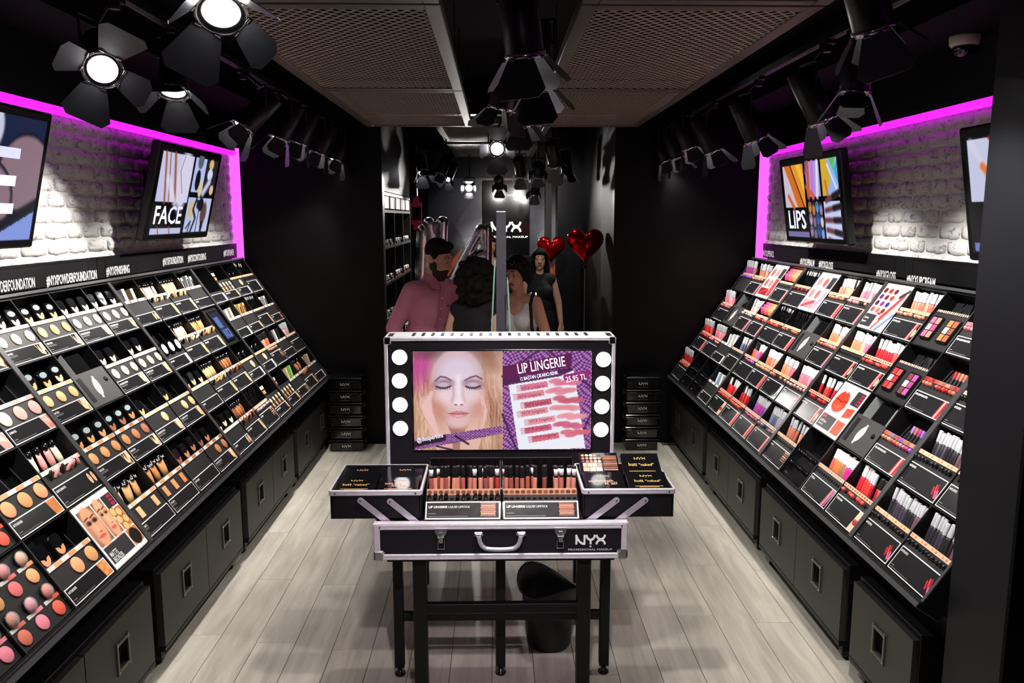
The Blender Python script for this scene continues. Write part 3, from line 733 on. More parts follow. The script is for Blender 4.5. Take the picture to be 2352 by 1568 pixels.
LIPC = {'pink': [(236, 140, 150), (228, 116, 140), (240, 170, 168), (222, 96, 128)],
        'red': [(196, 34, 44), (222, 60, 54), (170, 28, 44), (230, 92, 80)],
        'peach': [(244, 150, 104), (240, 128, 96), (246, 176, 140), (238, 120, 140), (236, 96, 150)],
        'nude': [(206, 130, 104), (190, 108, 88), (220, 160, 132), (178, 96, 80)],
        'purple': [(150, 84, 180), (196, 60, 130), (122, 70, 160), (170, 100, 90)],
        'multi': [(228, 92, 82), (232, 120, 60), (170, 110, 200), (160, 112, 84), (220, 44, 130), (140, 96, 200)],
        'greyblue': [(120, 128, 152), (90, 98, 124), (160, 150, 160), (190, 130, 140)],
        'coral': [(240, 70, 110), (250, 120, 90), (252, 160, 90), (236, 60, 96)],
        'dark': [(44, 42, 48), (64, 58, 70), (36, 34, 38), (110, 78, 88)],
        'clear': [(206, 170, 174), (220, 190, 190), (190, 150, 156)]}
CNT = {}
ROWN = ['top', 'second', 'third', 'bottom']

class Bay:
    def __init__(s, side, k, nc=NCOL):
        s.side, s.k = side, k; s.M = bay_matrix(side, k); bw = nc*CW
        s.e = empty('sloped_display', s.M, f"black sloped makeup display bay, {ORD[k]} from the end wall on the {side} side", 'display stand', 'sloped makeup display bays')
        b = MB(); b.box((bw/2, SL/2, -DEEP-0.006), (bw, SL, 0.012), DISPB); b.build('back_board', s.e)
        for i in (0, nc): obj('bay_divider', ME['bay_divider'], s.e, T(i*CW+(0.0072 if i == 0 else -0.0072), 0, 0))
        for i in range(1, nc): obj('column_divider', ME['column_divider'], s.e, T(i*CW, 0, 0))
        for i in range(NR+1): obj('row_shelf', ME['row_shelf'], s.e, T(0, i*RH, 0) @ SCL(bw/BW, 1, 1))
        b = MB(); b.box((bw/2, -0.018, -0.035), (bw, 0.03, 0.10), DISPB, ch=0.003); b.box((bw/2, -0.022, 0.0155), (bw, 0.018, 0.002), EDGEM); b.build('front_lip', s.e)
        b = MB(); b.box((bw/2, SL+0.012, -0.035), (bw, 0.018, 0.10), DISPB, ch=0.002); b.box((bw/2, SL+0.012, 0.0155), (bw, 0.014, 0.0016), EDGEM); b.build('top_rail', s.e)
        # carcass under the slope
        inv = s.M.inverted(); sg = -1 if side == 'left' else 1
        x0, y0, z0 = s.M.translation; y1 = y0+(bw if side == 'left' else -bw)
        prof = [(x0+sg*0.10, 0.47), (x0+sg*0.10, 0.585), (x0+sg*(0.10+0.60), 1.43), (x0+sg*0.70, 0.47)]
        vs = [(a, y, c) for y in (y0, y1) for a, c in prof]
        fs = [(0, 1, 2, 3), (7, 6, 5, 4)]+[(i, 4+i, 4+(i+1) % 4, (i+1) % 4) for i in range(4)]
        b = MB(); b.add(vs, fs if side == 'left' else [f[::-1] for f in fs], BLACK); me = b.mesh('carcass'); me.transform(inv); obj('carcass', me, s.e)
    def loc(s, r, c):
        n = (s.k*NCOL+(NCOL-c)) if s.side == 'left' else (s.k*NCOL+c+1)
        return f"{ROWN[r]} row, {ORD[n-1]} tray from the end wall, {s.side} display"
    def cell(s, r, c): return T(c*CW, (NR-1-r)*RH, 0)
    def part(s, name, key, r, c, M=Matrix.Identity(4), color=None):
        return obj(name, ME[key] if isinstance(key, str) else key, s.e, s.cell(r, c) @ M, color)
    def thing(s, name, key, r, c, M, label, cat, color=None):
        o = obj(name, ME[key] if isinstance(key, str) else key, None, s.M @ s.cell(r, c) @ M, color)
        CNT[name] = CNT.get(name, 0)+1
        return tag(o, f"{label}, {s.loc(r, c)}", cat, f"{cat}s on the {s.side} display")
    def card(s, r, c, title, sub, pic, h=0.067):
        s.part('info_card', card_mesh(title, sub, pic, h=h), r, c, T(CW/2, 0.0065+h/2, -0.0035))
    def panel(s, r, c): s.part('sampler_panel', 'front_panel', r, c)
    # ---- tray kinds
    def compacts(s, r, c, typ, tone, n=3, sw=3, title='STAY MATTE BUT NOT FLAT', sub='POWDER FOUNDATION', pic='cream', key='swatch'):
        s.panel(r, c); cols = TONES[tone]; rr = random.Random(r*97+c*13+s.k*7+(5 if s.side == 'left' else 0))
        s.part('price_strip', strip_mesh([cols[i % len(cols)] for i in range(3)], 3), r, c)
        s.part('product_rails', 'pusher3', r, c)
        for i in range(n):
            col = cols[(i+r) % len(cols)]; u = CW*(i+0.62)/3-0.01
            M = T(u, 0.208+rr.uniform(-0.006, 0.006), -0.030) @ RX(rr.uniform(0.08, 0.16)) @ RZ(rr.uniform(-0.06, 0.02))
            o = s.thing('powder_compact', 'compact', r, c, M, f"{ORD[i]} black powder compact", 'compact')
            obj('shade_window', ME['shade_window'], o, None, S(col))
            if typ == 'A': obj('lid_gleam', ME['lid_gleam'], o)
        for i in range(sw):
            u = CW*(i+0.5)/3 if sw == 3 else CW*(i+1.5)/3 if sw == 2 else CW*0.62
            s.part('powder_swatch', key, r, c, T(u, 0.112, -0.003), S(cols[i % len(cols)]))
        s.card(r, c, title, sub, pic)
    def gloss(s, r, c, cols, caps, n=12, fill=0.9, title='BUTTER GLOSS', sub='', pic='gloss', tester=True, tilt=0.28, kind='lip_gloss', words='lip gloss tube', proud=0.02, card=True, strip=None, back=0.0):
        s.panel(r, c); rr = random.Random(r*31+c*7+s.k*101+(3 if s.side == 'left' else 0)); cl = LIPC[cols]; cp = GL[caps]
        s.part('price_strip', strip_mesh(strip or cl[:3], 12, False, True), r, c)
        s.part('product_rails', 'pusher12', r, c); j = 0
        if n >= 9: n += 1
        fill = min(1.0, fill+0.12) if fill > 0 else 0
        for i in range(n):
            if rr.random() > fill: continue
            u = 0.02+(CW-0.04)*(i+0.5)/n
            M = T(u, 0.160+rr.uniform(0, 0.004), -0.070+proud) @ RX(-PI/2+tilt+rr.uniform(-0.05, 0.04)) @ RY(rr.uniform(-0.05, 0.05)) @ SCL(1, 1, rr.uniform(0.94, 1.03))
            col = cl[int(i*len(cl)/n+rr.uniform(0, 0.9)) % len(cl)]
            nm, ct = ('matte_lipstick', 'lipstick') if 'lipstick' in words else ('concealer_tube', 'concealer') if 'concealer tube' in words else ('makeup_pencil', 'pencil') if kind == 'lip_pencil' and 'lip' not in words else (kind, kind.replace('_', ' '))
            o = s.thing(nm, 'pencil_body' if kind == 'lip_pencil' else 'gloss_body', r, c, M, f"{ORD[j]} {words}", ct, S(col))
            obj('cap', ME['pencil_cap' if kind == 'lip_pencil' else 'gloss_cap'], o, None, S(rr.choice(cp))); j += 1
        k = 0
        for i in range(11):
            u = 0.018+(CW-0.036)*(i+0.5)/11
            if tester and rr.random() < 0.72:
                s.thing('lip_tester', 'tester', r, c, T(u, 0.130, -0.006) @ RX(rr.uniform(-0.7, -0.2)) @ RY(rr.uniform(-0.3, 0.3)), f"{ORD[k]} tester cap", 'tester', S(cl[(i*2+r) % len(cl)] if tester is True else (20, 20, 22))); k += 1
            else: s.part('tester_hole', 'hole', r, c, T(u, 0.130, -0.0035))
        if card: s.card(r, c, title, sub, pic, 0.100)
    def bullets(s, r, c, cols='red'):
        s.panel(r, c); cl = LIPC[cols]+LIPC['nude']; rr = random.Random(r*5+c)
        s.part('product_rails', 'pusher10', r, c)
        b = [tuple(max(20, int(q*0.72)) for q in cl[i % len(cl)]) for i in range(10)]
        s.part('price_strip', strip_mesh(b, 10, False), r, c)
        for i in range(10):
            u = 0.018+(CW-0.036)*(i+0.5)/10
            if rr.random() < 0.85:
                s.thing('lipstick_tester', 'tester', r, c, T(u, 0.130, -0.006) @ RX(-0.5), f"{ORD[i]} lipstick tester", 'lipstick', S(cl[(i+r*3) % len(cl)]))
            else: s.part('tester_hole', 'hole', r, c, T(u, 0.130, -0.0035))
            if rr.random() < 0.6:
                M = T(u, 0.168, -0.072) @ RX(-PI/2+0.2) @ SCL(0.9, 0.9, 0.72)
                o = s.thing('lipstick', 'gloss_body', r, c, M, f"{ORD[i]} upright lipstick", 'lipstick', S(24, 24, 26)); obj('cap', ME['gloss_cap'], o, SCL(1, 1, 0.9), S(cl[i % len(cl)]))
        s.card(r, c, 'EXTRA CREAMY ROUND LIPSTICK', '', 'red', 0.090)
    def tubes(s, r, c, tone, n=7, big=False, title='HD STUDIO FOUNDATION', sub='', pic='shade', squares=0, white=False):
        s.panel(r, c); cols = TONES[tone]; rr = random.Random(r*11+c*3+s.k)
        s.part('price_strip', strip_mesh(cols[:3], 6 if not big else 3, True), r, c)
        for i in range(n):
            u = 0.03+(CW-0.06)*(i+0.5)/n; sc = 1.45 if big else 1.0
            M = T(u, 0.158, -0.048) @ RX(-PI/2+0.2+rr.uniform(-0.04, 0.04)) @ RZ(rr.uniform(-0.2, 0.2)) @ RY(rr.uniform(-0.1, 0.1)) @ SCL(sc, 0.9, 0.95) @ T(0, 0, -0.02)
            o = s.thing('foundation_tube', 'tube_body', r, c, M, f"{ORD[i]} foundation tube", 'foundation', S(cols[(i+c) % len(cols)] if not white else (226, 222, 216)))
            obj('cap', ME['tube_cap'], o)
            if big:
                b = NYXB; obj('printed_logo', b, o, T(0, -0.0125, 0.112) @ RX(PI/2) @ SCL(0.012, 0.014, 1))
        if squares:
            for i in range(squares): s.part('shade_swatch', 'swatch_square', r, c, T(CW*(i+0.6)/squares-0.01, 0.112, -0.003), S(cols[i % len(cols)]))
        else:
            for i in range(8):
                s.thing('sample_tube', 'tester', r, c, T(0.03+(CW-0.06)*(i+0.5)/8, 0.126, -0.006) @ RX(-0.9+rr.uniform(-0.3, 0.3)) @ RY(rr.uniform(-0.8, 0.8)) @ SCL(1.0, 0.8, 1.7), f"{ORD[i]} sample tube", 'tester', S(cols[i % len(cols)] if i % 3 else (24, 24, 26)))
        s.card(r, c, title, sub, pic, 0.067 if squares else 0.088)
    def mirror(s, r, c, white=True):
        b = MB(); g = mat('grey_mirror_board', (58, 57, 57), 0.5, noise=0.05)
        b.box((CW/2, 0.09, -0.047), (CW-0.006, 0.17, 0.086), g, ch=0.002)
        s.part('mirror_board', b.mesh('mirror_board'), r, c)
        b = MB(); b.prism([(CW*0.10, 0.03), (CW*0.22, 0.03), (CW*0.22, 0.155), (CW*0.10, 0.155)], -0.004, -0.0030, BLACK)
        s.part('slot', b.mesh('slot'), r, c)
        b = MB(); b.lathe([(0.0, -0.002), (0.016, -0.0030)], BLACK, 16, T(CW*0.83, 0.11, 0) @ SCL(1, 0.8, 1)); s.part('finger_hole', b.mesh('finger_hole'), r, c)
        b = MB(); pts = []
        for i in range(13): a = -1.1+i*2.2/12; pts.append((0.058*math.cos(a)-0.034, 0.062*math.sin(a)))
        for i in range(13): a = 1.1-i*2.2/12; pts.append((-0.058*math.cos(a)+0.034, 0.062*math.sin(a)))
        b.prism(pts, -0.0042, -0.0022, WHITE if white else MIRROR, T(CW*0.48, 0.09, 0) @ RZ(-0.25)); s.part('oval_mirror', b.mesh('oval_mirror'), r, c)
        b = MB(); b.box((CW*0.55, 0.225, -0.05), (CW*0.5, 0.1, 0.05), PLASB, ch=0.004); b.box((CW*0.18, 0.225, -0.045), (0.003, 0.11, 0.085), CLEAR); s.part('wipe_holder', b.mesh('wipe_holder'), r, c)
    def poster(s, r, c, me, label):
        b = MB(); b.box((CW/2, RH/2, -0.046), (CW-0.004, RH-0.004, 0.09), OFFW, ch=0.001); s.part('poster_board', b.mesh('poster_board'), r, c)
        o = s.part('poster_print', me, r, c, T(CW/2, RH/2, 0.0005)); tag(o, label)
    def pots(s, r, c, tone='blush', title='BLUSH'):
        cols = TONES[tone]
        b = MB(); b.box((CW/2, 0.142, -0.047), (CW-0.006, 0.278, 0.07), PANELM, ch=0.002); s.part('sampler_panel', b.mesh('sampler_panel'), r, c)
        for t in range(2):
            v = 0.05+t*0.135
            for i in range(3):
                u = CW*(i+0.5)/3; col = cols[(i+t*3+c) % len(cols)]
                s.part('powder_swatch', 'swatch', r, c, T(u, v-0.008, -0.011), S(col))
                o = s.thing('blush_pot', 'pot', r, c, T(u-0.004, v+0.062, -0.012) @ RX(0.15), f"{ORD[t*3+i]} domed blush pot", 'blush pot'); obj('pressed_blush', ME['pot_fill'], o, None, S(col)); obj('dome_lid', ME['pot_lid'], o)
            b = MB(); n = 3
            for i in range(n):
                b.flat([(CW*(i+0.1)/n, v+0.024), (CW*(i+0.5)/n, v+0.024), (CW*(i+0.5)/n, v+0.037), (CW*(i+0.1)/n, v+0.037)], -0.0108, OFFW)
                cc = cols[(i+t*3+c) % len(cols)]; b.flat([(CW*(i+0.5)/n, v+0.024), (CW*(i+0.95)/n, v+0.024), (CW*(i+0.95)/n, v+0.037), (CW*(i+0.5)/n, v+0.037)], -0.0108, mat('strip_tint_%d_%d_%d' % cc, cc, 0.4, noise=0.05))
            s.part('price_strip', b.mesh('price_strip'), r, c)
    def illum(s, r, c):
        s.panel(r, c); cols = TONES['pink']; s.part('price_strip', strip_mesh(cols, 3), r, c); s.part('product_rails', 'pusher3', r, c)
        b = MB(); b.prism([(0.172, -0.085), (0.26, -0.085), (0.25, -0.05), (0.20, -0.03), (0.172, -0.03)], -0.001, 0.001, CLEAR, Matrix(((0, 0, 1, CW*0.35), (1, 0, 0, 0), (0, 1, 0, 0), (0, 0, 0, 1)))); s.part('acrylic_divider', b.mesh('acrylic_divider'), r, c)
        for i in range(3): s.part('powder_swatch', 'swatch_big', r, c, T(CW*(i+0.5)/3, 0.112, -0.003), S(cols[i]))
        s.card(r, c, 'ILLUMINATOR', '', 'pink')
    def eggs(s, r, c):
        b = MB(); b.box((CW/2, 0.09, -0.055), (CW-0.006, 0.17, 0.06), PLASB, ch=0.002); s.part('pot_rack', b.mesh('pot_rack'), r, c)
        for t in range(2):
            for i in range(8): s.thing('chrome_lip_pot', 'egg', r, c, T(0.025+(CW-0.05)*(i+0.5)/8, 0.075+t*0.07, -0.024) @ RX(-0.3), f"{ORD[t*8+i]} chrome lip pot", 'lip pot')
        b = MB(); b.box((0, 0, 0), (CW-0.01, 0.036, 0.003), PLASB); b.text('MATTE LIPSTICK', 0.007, GREYT, T(-CW/2+0.02, -0.004, 0.0018), 0.5); s.part('rack_label', b.mesh('rack_label'), r, c, T(CW/2, 0.022, -0.018))
    def cartons(s, r, c, cols, n=4, sc=1.0, win=True, rows=1, title='ANGEL VEIL', pic='white', tilt=0.2, name='product_carton'):
        s.panel(r, c); s.part('price_strip', strip_mesh([cols[0], (120, 90, 66)], 6), r, c); rr = random.Random(r*3+c*17+s.k)
        for i in range(n):
            u = CW*(i+0.5)/n
            o = s.thing(name, 'carton', r, c, T(u, 0.170, -0.065) @ RX(tilt+rr.uniform(0, 0.1)) @ RZ(rr.uniform(-0.08, 0.08)) @ SCL(sc*3.2/n*1.4 if n > 3 else sc*1.2, rr.uniform(0.9, 1.08), 1.2), f"{ORD[i]} boxed product", 'carton', S(cols[i % len(cols)]))
            if win: obj('carton_print', ME['carton_window'], o)
        s.card(r, c, title, '', pic)
    def palettes(s, r, c, sets):
        b = MB(); b.box((CW/2, 0.10, -0.047), (CW-0.006, 0.19, 0.076), PANELM, ch=0.002); s.part('sampler_panel', b.mesh('sampler_panel'), r, c)
        s.part('product_rails', 'pusher12', r, c, T(0, 0.03, 0))
        b = MB()
        for i in range(16): b.box((0.02+(CW-0.04)*(i+0.5)/16, 0.192, -0.006), (0.008, 0.012, 0.004), OFFW if i % 2 else ROSE)
        s.part('price_strip', b.mesh('price_strip'), r, c)
        for i, cols in enumerate(sets):
            o = s.thing('makeup_palette', 'pan_case', r, c, T(CW*(0.27+0.48*i), 0.10, -0.008) @ SCL(1.25, 1.35, 1), f"{ORD[i]} open lip palette", 'palette')
            for q in range(6): obj('colour_pan', ME['pan'], o, T(-0.016+0.032*(q % 2), 0.028-0.027*(q//2), 0), S(cols[q % len(cols)]))
        for i in range(3):
            b = MB(); s.thing('closed_palette', 'carton', r, c, T(CW*(0.25+0.25*i), 0.205, -0.07) @ RX(0.2) @ SCL(1.6, 0.7, 0.5), f"{ORD[i]} closed black palette", 'palette', S(24, 24, 26))
    def jars(s, r, c):
        s.panel(r, c); s.part('price_strip', strip_mesh([(214, 172, 128)], 1, False), r, c)
        for i in range(3): s.thing('small_black_jar', 'jar', r, c, T(CW*(i+0.6)/3.2, 0.180, -0.045) @ RX(-PI/2+0.35), f"{ORD[i]} small black jar", 'jar')
        s.part('powder_swatch', 'swatch', r, c, T(CW*0.62, 0.112, -0.003), S(226, 182, 140)); s.card(r, c, 'HIGH DEFINITION', 'POWDER', 'white')
    def pans(s, r, c):
        s.panel(r, c); cols = TONES['cream']+TONES['deep']
        o = s.thing('makeup_palette', 'pan_case', r, c, T(CW*0.42, 0.222, -0.05) @ RX(0.15) @ SCL(1.8, 1.15, 1), 'upright concealer palette', 'palette')
        for q in range(6): obj('colour_pan', ME['pan'], o, T(-0.021+0.021*(q % 3), 0.012-0.03*(q//3), 0) @ SCL(0.7, 0.9, 1), S(cols[q % len(cols)]))
        for i in range(8): s.part('powder_swatch', 'swatch_small', r, c, T(CW*((i % 4)+0.6)/4.3, 0.13-0.036*(i//4), -0.003), S(cols[i % len(cols)]))
        s.card(r, c, 'CONCEAL CORRECT CONTOUR', '', 'shade')
    def empty_bin(s, r, c):
        b = MB(); b.box((CW/2, 0.05, -0.047), (CW-0.006, 0.085, 0.086), PANELM, ch=0.002); s.part('sampler_panel', b.mesh('sampler_panel'), r, c)
        b = MB(); b.tube([(CW*0.3, 0.25, -0.06), (CW*0.55, 0.19, -0.05), (CW*0.62, 0.12, -0.05)], 0.002, SILVT, 6); s.part('glint_wire', b.mesh('glint_wire'), r, c); s.card(r, c, 'PRIMER', '', 'white')  # bent silver wire stands in for a glint in the empty bin
    def tablet(s, r, c, me):
        o = s.thing('tablet', _m(lambda b: b.box((0, 0, 0.006), (0.15, 0.235, 0.012), BEZEL, ch=0.004), 'tablet'), r, c, T(CW/2, RH/2, -0.012), 'lit tablet screen', 'tablet'); obj('screen', me, o, T(0, 0.0, 0.0126))
        b = MB(); b.box((CW/2, RH/2, -0.051), (CW-0.004, RH-0.004, 0.078), DISPB, ch=0.001); s.part('tablet_board', b.mesh('tablet_board'), r, c)
    def discs(s, r, c):
        s.panel(r, c); s.part('product_rails', 'pusher3', r, c)
        for i in range(3):
            o = s.thing('powder_compact', 'compact', r, c, T(CW*(i+0.55)/3.2, 0.135, 0.0) @ RX(0.1) @ SCL(1.05, 0.85, 0.5), f"{ORD[i]} black compact with white powder", 'compact'); obj('white_powder', ME['swatch'], o, T(0, 0, 0.019) @ SCL(0.95, 1.3, 1), S(244, 242, 240))
        s.card(r, c, 'HD FINISHING POWDER', '', 'white')

# --- posters (flat prints)
PWD, PHT = CW-0.012, RH-0.012
def face_tile(cv, x0, y0, x1, y1, skin, lip, shadow):
    cx, cy, w, h = (x0+x1)/2, (y0+y1)/2, x1-x0, y1-y0
    cv.poly([(x0, y0), (x1, y0), (x1, y1), (x0, y1)], tuple(int(q*0.55) for q in skin))
    cv.ell(cx, cy, w*0.5, h*0.56, skin, 0.25)
    for sx in (-0.2, 0.22):
        cv.ell(cx+sx*w, cy-h*0.14, w*0.17, h*0.06, shadow, 0.8, 0, 0.85); cv.ell(cx+sx*w, cy-h*0.12, w*0.12, h*0.03, (30, 20, 20), 0.6); cv.line([(cx+sx*w-w*0.16, cy-h*0.24), (cx+sx*w+w*0.14, cy-h*0.27)], h*0.035, (50, 32, 28))
    cv.ell(cx+w*0.03, cy+h*0.08, w*0.06, h*0.13, tuple(min(255, q+16) for q in skin), 0.8); cv.ell(cx+w*0.02, cy+h*0.28, w*0.24, h*0.048, lip, 0.4); cv.line([(cx-w*0.2, cy+h*0.28), (cx+w*0.24, cy+h*0.28)], h*0.014, tuple(int(q*0.6) for q in lip)); cv.ell(cx-w*0.40, cy+h*0.15, w*0.14, h*0.34, tuple(int(q*0.78) for q in skin), 1.0, 0, 0.8); cv.ell(cx+w*0.10, cy+h*0.17, w*0.12, h*0.025, tuple(int(q*0.75) for q in skin), 0.8)
def poster_bronzer():
    c = Canvas(0, 0, 100, 100, 90, 90, (236, 234, 232))
    face_tile(c, 4, 8, 40, 66, (212, 150, 116), (206, 92, 88), (46, 34, 36)); face_tile(c, 42, 8, 68, 66, (220, 158, 122), (208, 90, 88), (150, 104, 70))
    c.poly([(70, 8), (96, 8), (96, 30), (70, 30)], (46, 42, 44))
    for i in range(3): c.poly([(84, 11+i*6), (93, 11+i*6), (93, 15+i*6), (84, 15+i*6)], (168, 28, 60))
    c.poly([(70, 32), (96, 32), (96, 66), (70, 66)], (206, 110, 48))
    for x, y in ((74, 36), (86, 40), (76, 50), (90, 54), (80, 63)): c.ell(x, y, 7.5, 7, (70, 36, 22), 0.1); c.ell(x, y, 6.6, 6.2, (236, 176, 116), 0.15)
    c.poly([(4, 68), (66, 68), (66, 94), (4, 94)], (48, 47, 50)); c.poly([(68, 68), (96, 68), (96, 94), (68, 94)], (202, 116, 60)); c.ell(82, 82, 13, 13, (26, 22, 22), 0.1)
    return c.mesh('poster_print', PWD, PHT, PRINT)
def poster_lipfaces(k):
    c = Canvas(0, 0, 100, 100, 70, 70, (238, 235, 234)); rr = random.Random(k)
    for j in range(2):
        for i in range(2): c.poly([(5+i*33, 8+j*32), (36+i*33, 8+j*32), (36+i*33, 38+j*32), (5+i*33, 38+j*32)], (226, 182, 166)); c.ell(20+i*33, 24+j*32, 10, 12, ((196, 78, 88), (214, 110, 120), (170, 74, 70), (206, 96, 104))[(i+2*j+k) % 4], 0.3)
    c.poly([(71, 8), (96, 8), (96, 38), (71, 38)], (42, 40, 44)); c.poly([(71, 40), (96, 40), (96, 94), (71, 94)], (222, 150, 160) if k else (196, 50, 56))
    c.poly([(5, 72), (69, 72), (69, 94), (5, 94)], (206, 120, 126) if k else (110, 30, 28)); c.line([(8, 92), (60, 74)], 7, (196, 40, 52)); c.line([(74, 90), (92, 46)], 8, (236, 120, 140) if k else (226, 60, 60))
    return c.mesh('poster_print', PWD, PHT, PRINT)
def poster_twelve():
    c = Canvas(0, 0, 100, 100, 100, 100, (238, 236, 236)); c.poly([(4, 8), (64, 8), (64, 66), (4, 66)], (236, 204, 176))
    cols = [(84, 24, 26), (150, 30, 34), (70, 26, 32), (72, 28, 96), (96, 24, 40), (208, 44, 44), (64, 22, 40), (106, 34, 110), (40, 30, 110), (150, 60, 66), (216, 80, 74), (92, 36, 36)]
    for i, q in enumerate(cols): c.ell(14+20*(i % 3), 15+14.4*(i//3), 7, 6, q, 0.15)
    c.poly([(4, 68), (46, 68), (46, 95), (4, 95)], (46, 44, 46)); c.poly([(40, 62), (54, 62), (54, 67), (40, 67)], (196, 30, 56))
    for x0, y0, x1, y1, q in ((56, 96, 92, 22, (222, 80, 60)), (66, 97, 97, 34, (222, 214, 214)), (72, 97, 98, 62, (84, 110, 190)), (60, 74, 90, 20, (150, 44, 50)), (78, 24, 96, 10, (34, 30, 32))): c.line([(x0, y0), (x1, y1)], 8, q, 1, 0.2)
    return c.mesh('poster_print', PWD, PHT, PRINT)
def poster_redlips():
    c = Canvas(0, 0, 100, 100, 110, 110, (238, 236, 236)); c.poly([(4, 6), (60, 6), (60, 64), (4, 64)], (238, 200, 192))
    c.poly([(8, 34), (14, 22), (24, 15), (31, 19), (38, 14), (48, 20), (56, 32), (44, 33), (32, 36), (20, 34)], (228, 56, 36)); c.ell(32, 42, 24, 17, (232, 62, 40), 0.08); c.line([(10, 35), (24, 34), (32, 37), (42, 34), (55, 33)], 2.2, (120, 20, 16), 1, 0.5); c.ell(32, 46, 14, 5, (246, 110, 84), 1.0, 0, 0.5)
    c.poly([(64, 6), (96, 6), (96, 34), (64, 34)], (50, 48, 52)); [c.poly([(82, 10+6*i), (93, 10+6*i), (93, 13+6*i), (82, 13+6*i)], (176, 24, 60)) for i in range(4)]
    c.poly([(64, 37), (96, 37), (96, 63), (64, 63)], (240, 226, 222)); c.poly([(66, 42), (94, 38), (95, 56), (67, 62)], (230, 66, 40)); c.poly([(4, 67), (60, 67), (60, 95), (4, 95)], (44, 42, 46)); c.poly([(8, 70), (22, 70), (22, 75), (8, 75)], (222, 30, 60))
    c.poly([(64, 67), (96, 67), (96, 95), (64, 95)], (236, 70, 36)); c.line([(70, 92), (78, 74), (88, 70)], 3, (170, 40, 20), 0.6)
    return c.mesh('poster_print', PWD, PHT, PRINT)
def tablet_screen():
    c = Canvas(0, 0, 100, 160, 50, 70, (70, 100, 168)); c.poly([(0, 0), (100, 0), (100, 26), (0, 26)], (30, 40, 80)); c.poly([(4, 30), (58, 30), (58, 92), (4, 92)], (104, 142, 214)); c.poly([(62, 26), (100, 26), (100, 96), (62, 96)], (40, 46, 88))
    c.poly([(0, 96), (100, 96), (100, 104), (0, 104)], (24, 30, 58)); c.poly([(6, 108), (46, 108), (46, 152), (6, 152)], (92, 126, 200)); c.poly([(54, 108), (94, 108), (94, 152), (54, 152)], (110, 150, 220)); c.ell(72, 128, 10, 16, (40, 48, 84), 0.2)
    return c.mesh('screen', 0.128, 0.20, mat('dim_screen', (20, 20, 20), 0.2, attr=True, emit=0.75))

# --- which tray holds what (read off the photograph; rows from the top, trays from the viewer's left)
HY, HT, SM = ('HYDRA TOUCH', 'POWDER FOUNDATION'), ('TWIN CAKE POWDER', ''), ('STAY MATTE BUT NOT FLAT', 'POWDER FOUNDATION')
L = {k: Bay('left', k) for k in range(4)}
def lettering(bay, r, c, items):
    b = MB()
    for (t, h, x, y, m, xs) in items: b.text(t, h, m, T((x/100-0.5)*PWD+CW/2, (0.5-y/100)*PHT+RH/2, 0.0016), xs, 0.01)
    bay.part('poster_lettering', b.mesh('poster_lettering'), r, c)
# bay nearest the camera
b0 = L[3]
b0.compacts(0, 2, 'A', 'light', title=HY[0], sub=HY[1]); b0.compacts(0, 3, 'A', 'light', title=HY[0], sub=HY[1])
b0.compacts(1, 1, 'A', 'cream', title=HY[0], sub=HY[1]); b0.compacts(1, 2, 'A', 'pink', title='ILLUMINATOR', sub='', pic='pink'); b0.illum(1, 3)
b0.pots(2, 0); b0.pots(2, 1); b0.compacts(2, 2, 'B', 'bronze', n=0, title='MATTE BRONZER', sub='', pic='tan', key='swatch_big')
b0.tubes(2, 3, 'pink', 4, title='LIQUID ILLUMINATOR', sub='', pic='faces')
b0.pots(3, 0); b0.pots(3, 1); b0.compacts(3, 2, 'B', 'bronze', n=2, sw=2, title='MATTE BRONZER', sub='', pic='tan', key='swatch_big')
b0.poster(3, 3, poster_bronzer(), 'poster of two made-up faces for a matte bronzer')
lettering(b0, 3, 3, [('MATTE', 0.020, 8, 84, WHITE, 0.6), ('BRONZER', 0.020, 8, 92.5, WHITE, 0.55)])
b1 = L[2]
b1.compacts(0, 0, 'A', 'light', title=HY[0], sub=HY[1]); b1.compacts(0, 1, 'A', 'tan', title=HY[0], sub=HY[1]); b1.compacts(0, 2, 'B', 'light', title=SM[0]); b1.compacts(0, 3, 'B', 'light', title=SM[0])
b1.compacts(1, 0, 'A', 'tan', title=HY[0], sub=HY[1]); b1.mirror(1, 1); b1.compacts(1, 2, 'B', 'cream', n=2); b1.compacts(1, 3, 'B', 'cream', n=2)
b1.compacts(2, 0, 'A', 'deep', title=HY[0], sub=HY[1]); b1.compacts(2, 1, 'A', 'brown', title=HY[0], sub=HY[1]); b1.compacts(2, 2, 'B', 'tan', n=1, sw=1); b1.compacts(2, 3, 'B', 'tan', n=1, sw=2)
b1.tubes(3, 0, 'tan', 3, True, 'STAY MATTE', 'FOUNDATION', '', squares=2); b1.tubes(3, 1, 'deep', 3, True, 'STAY MATTE', 'FOUNDATION', '', squares=3)
b1.compacts(3, 2, 'B', 'brown', n=3, sw=0, title='HD PHOTOGENIC', sub='', pic=''); b1.compacts(3, 3, 'B', 'brown', n=2, sw=2)
b2 = L[1]
b2.cartons(0, 0, [(240, 238, 236), (236, 232, 228), (232, 200, 160)], 3, 0.8, False, title='TWIN CAKE', pic='faces'); b2.tubes(0, 1, 'cream', 6); b2.tubes(0, 2, 'tan', 7, title='MINERAL FOUNDATION'); b2.cartons(0, 3, [(226, 224, 226)], 4, 0.7, True, title='HD CONCEALER', pic='')
b2.discs(1, 0); b2.tubes(1, 1, 'cream', 6); b2.tubes(1, 2, 'deep', 6, title='GOTCHA COVERED'); b2.tablet(1, 3, tablet_screen())
b2.compacts(2, 0, 'B', 'tan', n=3, sw=0, title='MINERAL POWDER', sub='', pic=''); b2.tubes(2, 1, 'tan', 6); b2.tubes(2, 2, 'brown', 5, title='GOTCHA COVERED'); b2.jars(2, 3)
